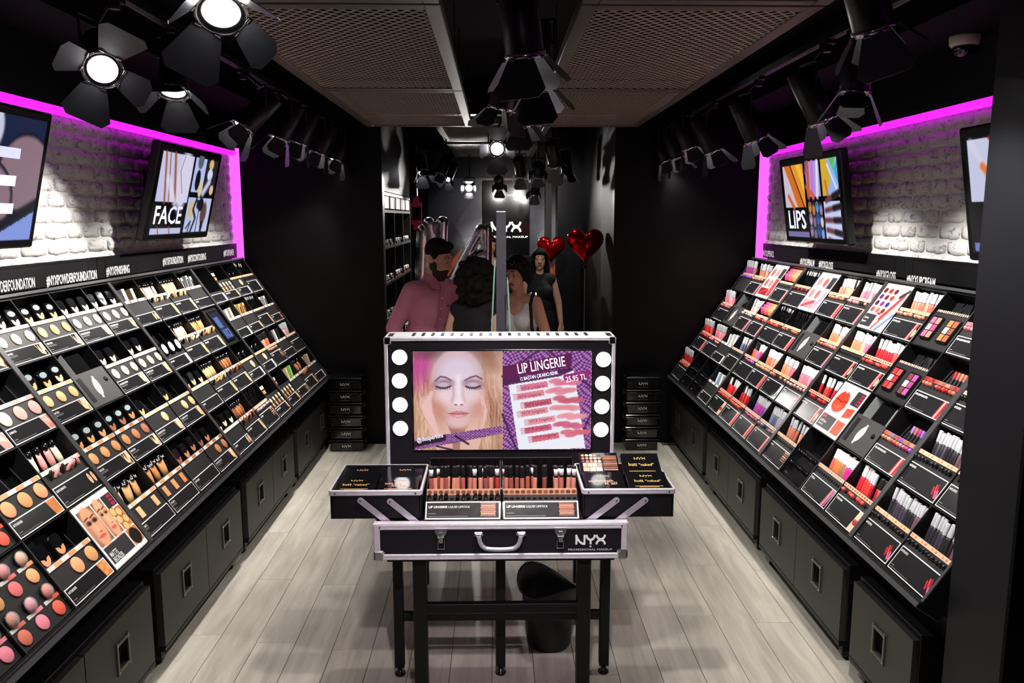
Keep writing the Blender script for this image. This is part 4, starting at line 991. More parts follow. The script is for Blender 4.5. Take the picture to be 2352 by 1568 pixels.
b2.compacts(3, 0, 'B', 'light', n=3, sw=0, title='COLOR CORRECTING', sub='', pic='faces'); b2.tubes(3, 1, 'brown', 6); b2.gloss(3, 2, 'clear', 'black', 9, title='WONDER PENCIL', pic='smear', kind='lip_pencil', words='concealer pencil'); b2.pans(3, 3)
b3 = L[0]
b3.empty_bin(0, 0); b3.pans(0, 1); b3.jars(0, 2); b3.gloss(0, 3, 'clear', 'white', 5, 1.0, title='PORE FILLER', pic='white', tester=False, kind='lip_pencil', words='white pen', proud=0.01)
b3.cartons(1, 0, [(238, 222, 196), (240, 226, 206)], 3, 0.8, False, title='BB CREAM', pic='white'); b3.cartons(1, 1, [(224, 166, 90), (232, 180, 104)], 3, 0.8, True, title='HONEY DEW', pic='shade'); b3.gloss(1, 2, 'clear', 'silver', 8, title='PHOTO LOVING', pic='shade', kind='lip_pencil', words='silver pencil', tester=False); b3.cartons(1, 3, [(222, 222, 224)], 2, 1.0, True, title='SHINE KILLER', pic='smear')
b3.jars(2, 0); b3.gloss(2, 1, 'nude', 'black', 10, 1.0, title='GOTCHA COVERED', pic='smear', words='concealer tube'); b3.cartons(2, 2, [(230, 226, 220), (40, 40, 42)], 4, 0.7, False, title='FINISHING', pic=''); b3.gloss(2, 3, 'clear', 'silver', 8, title='SETTING SPRAY', pic='', tester=False)
b3.pans(3, 0); b3.cartons(3, 1, [(140, 196, 90), (216, 190, 150)], 3, 0.8, False, title='CONCEALER', pic='smear'); b3.tubes(3, 2, 'brown', 4); b3.cartons(3, 3, [(206, 186, 158), (196, 172, 142)], 2, 1.1, False, title='BRUSH', pic='white')

Rr = {k: Bay('right', k, 4 if k < 3 else 2) for k in range(4)}
r0, r1, r2, r3 = Rr[0], Rr[1], Rr[2], Rr[3]
r0.gloss(0, 0, 'purple', 'silver', 9, title='LIP PENCIL', pic='', proud=0.05, tilt=0.5, card=False); r0.gloss(0, 1, 'nude', 'silver', 8, title='LIP PENCIL', pic='gloss', proud=0.03, tilt=0.45)
r0.poster(0, 2, poster_lipfaces(0), 'poster with four lip close-ups and a red swatch'); r0.gloss(0, 3, 'coral', 'black', 9, 0.0, title='LIP BALM', pic='red', tester=False); 
r0.gloss(1, 0, 'pink', 'silver', 9, title='LIP PENCIL', pic='', proud=0.05, tilt=0.5); r0.mirror(1, 1); r0.gloss(1, 2, 'clear', 'silver', 9, 1.0, title='MEGA SHINE', pic='gloss', proud=0.02); r0.gloss(1, 3, 'coral', 'black', 8, 0.0, title='LIP BALM', pic='red')
for rr_, cc_ in ((0, 3), (1, 3)):
    for i in range(9):
        q = r0.thing('lip_balm', 'gloss_body', rr_, cc_, T(0.04+(i % 3)*0.075, 0.19+(i//3)*0.024, -0.03-(i//3)*0.006) @ RX(-PI/2+0.6) @ RZ(0.2) @ SCL(3.4, 1.8, 0.75), f"{ORD[i]} chunky lip balm", 'lip balm', S((240, 70, 110) if i % 3 == 0 else (252, 140, 90) if i % 3 == 2 else (248, 104, 96)))
r0.gloss(2, 0, 'red', 'silver', 10, title='LIP LINER', pic='red', proud=0.05, tilt=0.5); r0.gloss(2, 1, 'pink', 'silver', 10, title='LIP LINER', pic='', proud=0.04, tilt=0.45); r0.cartons(2, 2, [(240, 240, 240)], 4, 0.7, False, title='LIP CARE', pic='white'); r0.gloss(2, 3, 'greyblue', 'white', 6, 1.0, title='LIP PRIMER', pic='white', tester=False)
r0.gloss(3, 0, 'red', 'silver', 10, title='LIP LINER', pic='', proud=0.05, tilt=0.5); r0.eggs(3, 1); r0.eggs(3, 2); r0.cartons(3, 3, [(206, 224, 240), (240, 244, 246)], 3, 0.8, False, title='LIP SCRUB', pic='white')
r1.gloss(0, 0, 'red', 'white', 9, 0.6, title='SLIM LIP PENCIL', pic='', kind='lip_pencil', words='black lip pencil'); r1.poster(0, 1, poster_lipfaces(1), 'poster with four pink lip close-ups'); r1.gloss(0, 2, 'nude', 'mix', 11, title='BUTTER GLOSS', pic='red'); r1.gloss(0, 3, 'pink', 'white', 11, 0.9, title='INTENSE BUTTER GLOSS')
r1.gloss(1, 0, 'red', 'mix', 10, 0.8, title='SLIM LIP PENCIL', pic='', kind='lip_pencil', words='black lip pencil'); r1.gloss(1, 1, 'nude', 'black', 10, 0.8, title='SLIDE ON LIP PENCIL', pic='red', kind='lip_pencil', words='black lip pencil'); r1.mirror(1, 2); r1.gloss(1, 3, 'peach', 'white', 11, 1.0, title='INTENSE BUTTER GLOSS')
r1.gloss(2, 0, 'multi', 'mix', 11, title='BUTTER GLOSS', pic=''); r1.gloss(2, 1, 'nude', 'white', 12, 0.95, title='BUTTER GLOSS', pic='red'); r1.gloss(2, 2, 'peach', 'mix', 11, title='LIP LUSTRE', pic='white'); r1.gloss(2, 3, 'pink', 'white', 11, 0.9, title='BUTTER GLOSS')
r1.gloss(3, 0, 'red', 'mix', 11, title='SOFT MATTE LIP CREAM', pic='lips'); r1.gloss(3, 1, 'red', 'mix', 10, 0.4, title='SOFT MATTE LIP CREAM', pic='red'); r1.gloss(3, 2, 'purple', 'silver', 10, 0.8, title='SOFT MATTE', pic='red'); r1.gloss(3, 3, 'greyblue', 'silver', 11, 0.8, title='LIP LINGERIE', pic='red')
r2.poster(0, 0, poster_twelve(), 'poster with twelve round lip colours'); r2.gloss(0, 1, 'nude', 'silver', 11, 0.9, title='SOFT MATTE LIP CREAM', pic='lady'); r2.palettes(0, 2, [[(226, 90, 130), (236, 120, 96), (240, 180, 190), (220, 60, 110)], [(196, 110, 60), (150, 76, 44), (226, 220, 214), (120, 60, 40)]]); r2.bullets(0, 3, 'pink')
r2.gloss(1, 0, 'peach', 'silver', 11, 1.0, title='SOFT MATTE LIP CREAM', pic='lady', tester=False); r2.gloss(1, 1, 'red', 'silver', 11, 0.9, title='SOFT MATTE LIP CREAM', pic='lady'); r2.palettes(1, 2, [[(214, 36, 46), (232, 70, 60), (240, 220, 216), (196, 24, 40)], [(96, 40, 52), (170, 60, 130), (236, 226, 226), (130, 50, 110)]]); r2.bullets(1, 3, 'red')
r2.gloss(2, 0, 'red', 'white', 10, 0.7, title='SOFT MATTE LIP CREAM', pic='lady'); r2.poster(2, 1, poster_redlips(), 'poster of large red lips'); r2.mirror(2, 2); r2.bullets(2, 3, 'multi')
lettering(r2, 2, 1, [('LIQUID Suede', 0.013, 10, 84, WHITE, 0.6), ('CREAM LIPSTICK', 0.008, 10, 90, WHITE, 0.6)])
lettering(r2, 0, 0, [('soft matte', 0.013, 8, 80, WHITE, 0.6), ('lip cream', 0.013, 8, 88, WHITE, 0.6)])
r2.gloss(3, 0, 'nude', 'silver', 8, 0.8, title='LIQUID Suede', pic='smear', tester=False); r2.eggs(3, 1); r2.gloss(3, 2, 'multi', 'white', 12, 1.0, title='LIQUID Suede', pic='gloss', tester=False); r2.gloss(3, 3, 'red', 'mix', 10, 0.7, title='XTREME LIP CREAM', pic='lips')
r3.bullets(0, 0, 'pink'); r3.bullets(0, 1, 'red')
r3.gloss(1, 0, 'pink', 'black', 11, 0.8, title='MATTE LIPSTICK', pic='matte', tester='dark', words='black lipstick tube'); r3.bullets(1, 1, 'red')
r3.gloss(2, 0, 'dark', 'silver', 11, 0.9, strip=LIPC['nude'][:3], title='MATTE LIPSTICK', pic='matte', tester='dark', words='dark lipstick tube'); r3.gloss(2, 1, 'dark', 'silver', 11, 0.6, strip=LIPC['nude'][:3], title='MATTE LIPSTICK', pic='matte', tester='dark', words='dark lipstick tube')
r3.gloss(3, 0, 'dark', 'silver', 11, 0.9, strip=LIPC['nude'][:3], title='MATTE LIPSTICK', pic='matte', tester='dark', words='dark lipstick tube'); r3.gloss(3, 1, 'dark', 'silver', 11, 0.7, strip=LIPC['nude'][:3], title='MATTE LIPSTICK', pic='matte', tester='dark', words='dark lipstick tube')

# --- base cabinets
def cabinet(side, k, nd=2):
    s = -1 if side == 'left' else 1; X = -1.405 if side == 'left' else 1.462
    y1 = (6.63 if side == 'left' else 6.62)-BW*k; bw = BW*nd/2; yc = y1-bw/2; w = bw-0.10
    e = empty('base_cabinet', T(X, yc, 0), f"charcoal {('one', 'two')[nd-1]}-door base cabinet under the {side} display, {ORD[k]} from the end wall", 'cabinet', 'base cabinets')
    b = MB(); b.box((s*0.30, 0, 0.275), (0.55, w, 0.35), BLACK, ch=0.003); b.build('body', e)
    b = MB(); b.box((s*0.33, 0, 0.46), (0.46, bw-0.01, 0.02), BLACK); b.build('top_board', e)
    b = MB(); b.box((s*0.03, 0, 0.092), (0.06, w, 0.018), DKMET); b.build('bottom_rail', e)
    for j in ((-1, 1) if nd == 2 else (0,)):
        yy = j*w/4; dw = w/nd-0.006; hw, hh, hz = 0.088, 0.105, 0.285
        d = MB(); z0, z1 = 0.105, 0.43; x0 = 0.0
        # door front with a rectangular cut-out for the handle
        d.box((s*0.012, yy-(dw/4+hw/4), (z0+z1)/2), (0.024, dw/2-hw/2, z1-z0), CABM); d.box((s*0.012, yy+(dw/4+hw/4), (z0+z1)/2), (0.024, dw/2-hw/2, z1-z0), CABM)
        d.box((s*0.012, yy, (z0+hz-hh/2)/2), (0.024, hw, hz-hh/2-z0), CABM); d.box((s*0.012, yy, (z1+hz+hh/2)/2), (0.024, hw, z1-hz-hh/2), CABM)
        door = d.build('door', e)
        h = MB()
        for cy, cz, dy, dz in ((-hw/2, 0, 0.012, hh+0.024), (hw/2, 0, 0.012, hh+0.024), (0, -hh/2, hw-0.012, 0.012), (0, hh/2, hw-0.012, 0.012)):
            h.box((-s*0.002, yy+cy, hz+cz), (0.008, dy, dz+0.0), HANDM, ch=0.001)
        h.box((s*0.022, yy, hz), (0.004, hw, hh), BLACK); h.box((s*0.010, yy, hz+hh/2-0.006), (0.02, hw-0.012, 0.012), HANDM)
        for cy in (-1, 1):
            for cz in (-1, 1): h.cyl((-s*0.006, yy+cy*(hw/2), hz+cz*(hh/2)), (-s*0.0085, yy+cy*(hw/2), hz+cz*(hh/2)), 0.003, 0.002, CHROME, 6)
        h.build('recessed_handle', door)
    for j in (-1, 1):
        for d_ in (0.06, 0.5):
            b = MB(); b.box((s*d_, j*(w/2-0.06), 0.062), (0.05, 0.05, 0.05), DKMET); b.cyl((s*d_, j*(w/2-0.06)-0.016, 0.024), (s*d_, j*(w/2-0.06)+0.016, 0.024), 0.024, 0.024, PLASB, 14); b.build('castor', e)
for sd in ('left', 'right'):
    for k in range(4): cabinet(sd, k, 1 if sd == 'right' and k == 3 else 2)

# --- header boards with hashtag lettering
def header(side, k, texts):
    s = 1 if side == 'left' else -1; X = XL+0.035 if side == 'left' else XR-0.035
    y1 = (6.63 if side == 'left' else 6.62)-BW*k; bw = BW if not (side == 'right' and k == 3) else BW/2; yc = y1-bw/2
    o = MB(); o.box((0, 0, 0), (0.03, bw-0.006, 0.115), BLACK, ch=0.002); o.box((s*0.0155, 0, 0.052), (0.003, bw-0.01, 0.012), DKMET)
    for q in (-0.42, 0.42): o.box((s*0.0155, q*bw, -0.006), (0.002, 0.004, 0.10), DKMET)
    e = empty('header_board', T(X, yc, 1.636), f"black header board above the {ORD[k]} bay from the end wall, {side} display", 'header board', 'header boards')
    o.build('board', e)
    for (t, pxa, pxb, py) in texts:
        a = at(pxa, py, 0, X+s*0.017); c = at(pxb, py, 0, X+s*0.017)
        b = MB(); M = (Matrix(((0, 0, 1, 0), (1, 0, 0, 0), (0, 1, 0, 0), (0, 0, 0, 1))) if side == 'left' else Matrix(((0, 0, -1, 0), (-1, 0, 0, 0), (0, 1, 0, 0), (0, 0, 0, 1))))
        b.text(t, 0.046, WHITE, T(s*0.0185, a.y-yc, (a.z+c.z)/2-1.636-0.023) @ M, 0.5, 0.015, 'LEFT', abs(c.y-a.y)); b.build('hashtag_lettering', e)
header('left', 3, []); header('left', 2, [('#NYXPOWDERFOUNDATION', -55, 80, 656), ('#NYXPOWDERFOUNDATION', 105, 222, 637)]); header('left', 1, [('#NYXFINISHING', 243, 297, 620), ('#NYXFOUNDATION', 373, 420, 598)]); header('left', 0, [('#NYXCONTOURING', 431, 473, 591), ('#NYXPRIMER', 513, 537, 580)])
header('right', 0, [('#NYXLIPPENCIL', 1752, 1778, 582), ('#NYXLIPBALM', 1838, 1871, 602)]); header('right', 1, [('#NYXGLOSS', 1881, 1914, 608), ('#NYXGLOSS', 2013, 2058, 631)]); header('right', 2, [('#NYXLIPCREAM', 2083, 2149, 645)]); header('right', 3, [])

# ================================================================== WALL SCREENS
def tv(side, c, tilt, w, label, paint, words):
    s = 1 if side == 'left' else -1; h = w*0.5625
    u, v = Vector((0, s, 0)), Vector((s*math.sin(tilt), 0, math.cos(tilt))); n = u.cross(v)
    M = Matrix.Identity(4)
    for i, a in enumerate((u, v, n)):
        for j in range(3): M[j][i] = a[j]
    M.translation = Vector(c); e = empty('wall_screen', M, label, 'screen', 'tilted wall screens')
    b = MB(); b.box((0, 0, -0.025), (w, h, 0.05), BEZEL, ch=0.008); b.box((0, -0.02, -0.06), (w*0.5, h*0.5, 0.03), BEZEL, ch=0.01); b.build('housing', e)
    cv = Canvas(0, 0, 160, 90, 150, 86, (5, 5, 7)); paint(cv); sw, sh = w-0.07, h-0.07
    sc = obj('screen', cv.mesh('screen', sw, sh, SCREEN), e, T(0, 0, 0.0006))
    b = MB()
    for (t, x, y, hh, ww) in words: b.text(t, hh/90*sh, SCRTXT, T((x/160-0.5)*sw, (0.5-y/90)*sh, 0.0014), 0.6, 0.012, 'LEFT', ww/160*sw)
    b.build('screen_lettering', sc)
    X = XL+0.03 if side == 'left' else XR-0.03; inv = M.inverted()
    b = MB(); y, z = c[1], c[2]
    b.box((X, y, z), (0.02, 0.20, 0.30), BEZEL, ch=0.003); bk = M @ Vector((0, 0, -0.07))
    b.tube([(X, y-0.06, z), (X+(bk.x-X)*0.6, y+0.05, z), tuple(bk)], 0.016, BEZEL, 10); b.box(tuple(bk), (0.02, 0.2, 0.2), BEZEL)
    me = b.mesh('wall_bracket'); me.transform(inv); obj('wall_bracket', me, e)
def paint_face(c):
    c.poly([(4, 3), (84, 3), (84, 55), (4, 55)], (196, 196, 232)); c.ell(66, 30, 18, 34, (214, 208, 230), 0.4)
    for x0, x1, w in ((12, 26, 4), (34, 52, 5), (22, 36, 2.4)): c.line([(x0, 3), (x1, 55)], w, (150, 84, 40), 0.9)
    c.line([(60, 4), (54, 20), (66, 44)], 1.4, (120, 96, 96)); c.line([(26, 30), (52, 56)], 9, (226, 222, 240), 0.7)
    c.poly([(4, 83), (80, 83), (80, 89), (4, 89)], (190, 192, 228)); c.line([(20, 82), (24, 90)], 2, (150, 90, 60)); c.line([(48, 82), (52, 90)], 2, (150, 90, 60))
    c.poly([(90, 3), (122, 3), (122, 42), (90, 42)], (176, 190, 232)); c.ell(105, 6, 8, 9, (90, 94, 110), 0.2); c.ell(104, 28, 7, 12, (18, 18, 22), 0.12); c.ell(116, 38, 6, 10, (216, 196, 150), 0.3)
    c.poly([(124, 3), (157, 3), (157, 42), (124, 42)], (40, 34, 44)); c.ell(138, 8, 7, 6, (214, 180, 110), 0.2); c.ell(138, 20, 8, 7, (210, 214, 236), 0.2); c.line([(126, 42), (140, 28)], 9, (190, 194, 230)); c.ell(150, 38, 6, 6, (220, 186, 140), 0.2)
    c.poly([(88, 48), (122, 48), (122, 88), (88, 88)], (178, 190, 228)); c.ell(101, 62, 9, 10, (204, 180, 142), 0.3); c.line([(112, 48), (106, 62), (116, 72), (108, 88)], 4, (24, 24, 30)); c.poly([(112, 50), (122, 50), (122, 62), (114, 60)], (40, 48, 70)); c.line([(94, 84), (104, 76), (100, 88)], 2.4, (30, 28, 34))
    c.poly([(124, 48), (157, 48), (157, 88), (124, 88)], (186, 194, 230)); c.ell(138, 66, 9, 13, (92, 66, 62), 0.35); c.poly([(133, 76), (143, 76), (141, 89), (135, 89)], (30, 30, 38)); c.ell(126, 56, 8, 8, (20, 20, 26), 0.2)
def paint_lips(c):
    c.poly([(4, 3), (66, 3), (66, 54), (4, 54)], (222, 150, 50)); c.poly([(4, 3), (4, 54), (40, 54), (12, 3)], (202, 190, 206)); c.poly([(8, 3), (26, 3), (62, 54), (44, 54)], (206, 110, 40)); c.poly([(26, 3), (30, 3), (64, 54), (60, 54)], (120, 40, 16)); c.poly([(44, 3), (58, 3), (66, 18), (66, 38)], (240, 184, 60)); c.line([(16, 40), (30, 54)], 6, (214, 90, 40))
    c.poly([(72, 2), (110, 2), (110, 42), (72, 42)], (170, 150, 220)); c.line([(76, 42), (80, 3)], 7, (196, 80, 50)); c.line([(88, 42), (92, 3)], 7, (190, 120, 200)); c.line([(100, 42), (106, 3)], 6, (226, 220, 240)); c.line([(72, 30), (90, 42)], 6, (210, 90, 60)); c.line([(76, 2), (72, 14)], 5, (140, 70, 160))
    c.poly([(115, 2), (156, 2), (156, 42), (115, 42)], (150, 176, 236)); c.poly([(115, 2), (132, 2), (138, 26), (124, 42), (115, 42)], (206, 172, 50)); c.poly([(136, 2), (152, 2), (146, 14)], (90, 190, 90)); c.poly([(146, 14), (156, 4), (156, 30)], (60, 170, 210)); c.line([(124, 26), (128, 42)], 4, (206, 100, 50)); c.line([(132, 8), (156, 42)], 3, (220, 226, 250))
    c.poly([(4, 83), (68, 83), (68, 89), (4, 89)], (120, 110, 160))
    c.poly([(72, 48), (110, 48), (110, 89), (72, 89)], (40, 40, 54)); cols = [(196, 140, 70), (190, 120, 60), (80, 150, 220), (150, 130, 170), (190, 150, 196), (120, 110, 130), (60, 100, 200), (206, 196, 200), (160, 120, 180), (110, 110, 120), (50, 90, 170), (120, 160, 220)]
    for i, q in enumerate(cols): c.ell(77+10*(i % 4), 54+14*(i//4)+(3*(i % 2)), 4, 6.6, q, 0.3); c.line([(77+10*(i % 4), 50+14*(i//4)), (77+10*(i % 4), 44+14*(i//4)+8)], 2, (20, 20, 24))
    c.poly([(115, 48), (156, 48), (156, 89), (115, 89)], (196, 206, 240))
    for a in (-0.9, -0.45, 0.0, 0.45, 0.9): c.line([(117+6*abs(a), 69+24*a), (158, 69+34*a)], 6, (110, 60, 72)); c.line([(140, 69+29*a), (158, 69+34*a)], 6.4, (30, 26, 34))
def paint_e(c):
    c.c[:] = (24, 34, 66)
    for x, y, r in ((86, 10, 26), (142, 40, 30), (98, 62, 32), (40, 30, 30), (36, 84, 26)): c.ell(x, y, r*1.06, r*0.98, (10, 12, 24), 0.05); c.ell(x, y, r, r*0.92, (138, 112, 124) if y > 15 else (196, 200, 224), 0.12)
    c.line([(90, 92), (160, 62)], 7, (12, 14, 26)); c.poly([(108, 90), (160, 68), (160, 90)], (130, 150, 220))
def paint_suede(c):
    c.poly([(4, 4), (80, 4), (80, 50), (4, 50)], (196, 198, 226)); c.poly([(28, 4), (80, 4), (80, 40)], (232, 150, 40)); c.line([(30, 4), (76, 44)], 3, (150, 40, 20)); c.line([(8, 6), (40, 50)], 6, (210, 206, 226)); c.line([(28, 30), (52, 52)], 9, (214, 84, 34)); c.line([(20, 24), (28, 31)], 6, (226, 120, 60)); c.poly([(66, 56), (156, 56), (156, 86), (66, 86)], (150, 180, 230)); c.poly([(4, 82), (60, 82), (60, 88), (4, 88)], (110, 120, 190)); c.poly([(86, 4), (156, 4), (156, 50), (86, 50)], (190, 90, 130))
tv('left', (-1.919, 5.11, 2.044), 0.24, 1.011, 'tilted wall screen showing the word FACE', paint_face, [('FACE', 8, 78, 19, 68)])
tv('left', (-1.919, 3.005, 2.05), 0.24, 1.011, 'tilted wall screen cut by the left frame edge, showing a big letter E', paint_e, [('E', 98, 69, 47, 36)])
tv('right', (2.003, 5.177, 2.015), 0.151, 1.0, 'tilted wall screen showing the word LIPS', paint_lips, [('LIPS', 10, 79, 22, 52)])
tv('right', (2.003, 2.97, 1.995), 0.17, 1.0, 'tilted wall screen half hidden behind the black pillar', paint_suede, [('Suede', 40, 16, 7, 26)])

# ================================================================== VANITY CASE TABLE IN THE MIDDLE
XC, CWD = 0.014, 0.948          # centre and width of the case
FY, BY, ZB, ZT = 2.87, 3.27, 0.632, 0.772
st = empty('table_stand', T(XC, 3.04, 0), 'black steel leg frame carrying the vanity case', 'table')
for (x, y, w) in ((-0.41, 3.15, 0.040), (0.013, 3.15, 0.040), (0.447, 3.15, 0.040), (-0.298, 2.94, 0.052), (0.334, 2.94, 0.052)):
    b = MB(); b.box((x-XC, y-3.04, 0.335), (w, w, 0.594), DKMET, ch=0.003); lg = b.build('leg', st)
    b = MB(); b.lathe([(0.0, 0), (0.022, 0), (0.024, 0.006), (0.020, 0.013), (0.012, 0.016), (0.010, 0.040), (0.0, 0.040)], PLASB, 16, T(x-XC, y-3.04, 0)); b.build('levelling_foot', lg)
for (x0, x1, y, z, h) in ((-0.298, 0.334, 2.94, 0.405, 0.038), (-0.41, 0.447, 3.15, 0.262, 0.034)):
    b = MB(); b.box(((x0+x1)/2-XC, y-3.04, z), (x1-x0-0.04, 0.03, h), DKMET, ch=0.002); b.build('stretcher', st)
b = MB(); b.box((0.0, 0.03, 0.624), (0.86, 0.36, 0.016), DKMET); b.build('top_frame', st)

vc = empty('vanity_case', T(XC, FY, ZB), 'open black vanity case with aluminium edges, lit bulbs and screen in its lid', 'display case')
W2 = CWD/2; D = BY-FY; Hc = ZT-ZB
LEATH = mat('black_case_vinyl', (22, 19, 24), 0.5, noise=0.1, nscale=80, bump=0.08, bscale=900, spec=0.3)
b = MB(); b.box((0, D/2, Hc/2), (CWD-0.006, D-0.006, Hc-0.006), LEATH, ch=0.003); b.build('case_body', vc)
def trim(parent, c, d, nm='aluminium_trim'):
    b = MB(); b.box(c, d, ALU, ch=0.002); big = max(range(3), key=lambda i: d[i])
    for o in (-0.25, 0.25):
        q = list(d); ax = 2 if big != 2 else 0; q[ax] = d[ax]*0.14
        cc = list(c); cc[ax] += d[ax]*o
        q[1] = d[1]+0.0012 if d[1] < 0.05 else d[1]; b.box(cc, q, ALU)
    return b.build(nm, parent)
for z in (0.011, Hc-0.011):
    trim(vc, (0, 0.0, z), (CWD, 0.008, 0.022)); trim(vc, (0, D, z), (CWD, 0.008, 0.022))
    for sx in (-1, 1): trim(vc, (sx*W2, D/2, z), (0.008, D, 0.022))
for sx in (-1, 1):
    trim(vc, (sx*(W2-0.011), 0.0, Hc/2), (0.022, 0.0085, Hc)); trim(vc, (sx*(W2-0.011), D, Hc/2), (0.022, 0.0085, Hc))
    b = MB(); b.box((sx*(W2-0.018), -0.002, 0.018), (0.040, 0.012, 0.040), CHROME, ch=0.006); b.cyl((sx*(W2-0.026), -0.008, 0.026), (sx*(W2-0.026), -0.011, 0.026), 0.006, 0.004, CHROME, 10); b.build('corner_guard', vc)
    b = MB(); b.cyl((sx*(W2-0.022), -0.004, Hc-0.010), (sx*(W2-0.022), -0.008, Hc-0.010), 0.0045, 0.003, CHROME, 10); b.build('rivet', vc)
trim(vc, (0, 0.012, Hc+0.0005), (CWD, 0.03, 0.004), 'top_edge_trim')
for px in (1013, 1287):
    x = at(px, 1230, 1, FY).x-XC; lt = MB()
    lt.prism([(-0.024, 0.048), (-0.020, 0.030), (-0.010, 0.016), (0.010, 0.016), (0.020, 0.030), (0.024, 0.048)], 0, 0.006, CHROME, T(x, -0.004, 0.076) @ RX(PI/2))
    lt.box((x, -0.012, 0.104), (0.018, 0.012, 0.022), CHROME, ch=0.002); lt.box((x, -0.013, 0.084), (0.015, 0.014, 0.026), CHROME, ch=0.003); lt.cyl((x-0.012, -0.016, 0.094), (x+0.012, -0.016, 0.094), 0.004, 0.004, CHROME, 8)
    for sx in (-1, 1): lt.cyl((x+sx*0.012, -0.006, 0.078), (x+sx*0.012, -0.006, 0.044), 0.0014, 0.0014, CHROME, 6)
    lt.cyl((x-0.012, -0.006, 0.044), (x+0.012, -0.006, 0.044), 0.0014, 0.0014, CHROME, 6); lt.build('latch', vc)
hx = at(1148, 1238, 1, FY).x-XC; h = MB()
for sx in (-1, 1): h.box((hx+sx*0.080, -0.010, 0.104), (0.036, 0.016, 0.018), CHROME, ch=0.004); h.cyl((hx+sx*0.080-0.010, -0.02, 0.104), (hx+sx*0.080+0.010, -0.02, 0.104), 0.007, 0.007, CHROME, 10)
pts = [(-0.078, 0.100), (-0.074, 0.078), (-0.066, 0.062), (-0.052, 0.053), (-0.03, 0.050), (0, 0.049), (0.03, 0.050), (0.052, 0.053), (0.066, 0.062), (0.074, 0.078), (0.078, 0.100)]
GREYH = mat('grey_handle_plastic', (170, 166, 172), 0.32, metal=0.3, noise=0.05)
for i in range(len(pts)-1): h.cyl((hx+pts[i][0], -0.026, pts[i][1]), (hx+pts[i+1][0], -0.026, pts[i+1][1]), 0.0085, 0.0085, GREYH, 10)
h.build('carry_handle', vc)
b = MB(); a = at(1322, 1262, 1, FY); c_ = at(1391, 1228, 1, FY); k = (c_.x-a.x)/3.6
nyx_logo(b, WHITE, T(a.x-XC, -0.0005, (at(1322, 1250, 1, FY).z)-ZB) @ RX(PI/2) @ SCL(k, (at(1322, 1228, 1, FY).z-at(1322, 1250, 1, FY).z), 1), True, True, 0.24); b.build('printed_logo', vc)
# lid with screen and bulbs
ld = MB(); LH = 1.415-ZT; LD = 0.15
ld.box((0, D+LD/2, Hc+LH/2), (CWD-0.004, LD-0.004, LH-0.004), LEATH, ch=0.003); lid = ld.build('lid', vc)
for sx in (-1, 1):
    trim(lid, (sx*(W2-0.006), D-0.001, Hc+LH/2), (0.014, 0.008, LH)); trim(lid, (sx*W2, D+LD/2, Hc+LH-0.008), (0.008, LD, 0.016)); trim(lid, (sx*W2, D+0.010, Hc+LH/2), (0.006, 0.022, LH))
    b = MB(); b.box((sx*(W2-0.012), D+0.002, Hc+LH-0.014), (0.03, 0.016, 0.032), CHROME, ch=0.004); b.build('corner_guard', lid)
trim(lid, (0, D-0.001, Hc+LH-0.007), (CWD, 0.008, 0.014)); trim(lid, (0, D+0.010, Hc+LH), (CWD, 0.022, 0.005)); trim(lid, (0, D+LD-0.01, Hc+LH), (CWD, 0.022, 0.005))
b = MB(); b.box((0, D+LD/2, Hc+LH), (CWD-0.06, LD-0.05, 0.004), ALU)
b.build('vent_plate', lid)
for i in range(19): b = MB(); b.box((-0.36+0.04*i, D+LD/2, Hc+LH+0.0025), (0.013, LD-0.07, 0.003), BLACK); b.build('vent_slot', lid)
for k, (px, py) in enumerate(((918, 820), (918, 874), (919, 929), (920, 983), (1386, 825), (1384, 880), (1382, 933), (1380, 986))):
    p = at(px, py, 1, BY); b = MB(); b.lathe([(0.0315, 0.0), (0.0315, 0.004), (0.027, 0.008), (0.015, 0.0105), (0.0, 0.0115)], BULB, 24, T(p.x-XC, p.y-FY-0.0005, p.z-ZB) @ RX(PI/2)); b.build('vanity_bulb', lid)
    b = MB(); b.lathe([(0.0312, 0.0), (0.0345, 0.0), (0.0345, 0.003), (0.0312, 0.004)], DKMET, 24, T(p.x-XC, p.y-FY-0.0005, p.z-ZB) @ RX(PI/2)); b.build('bulb_socket', lid)
A0, A1 = at(948, 806, 1, BY), at(1356, 1030, 1, BY)
SW, SH = A1.x-A0.x, A0.z-A1.z; SX, SZ = (A0.x+A1.x)/2, (A0.z+A1.z)/2
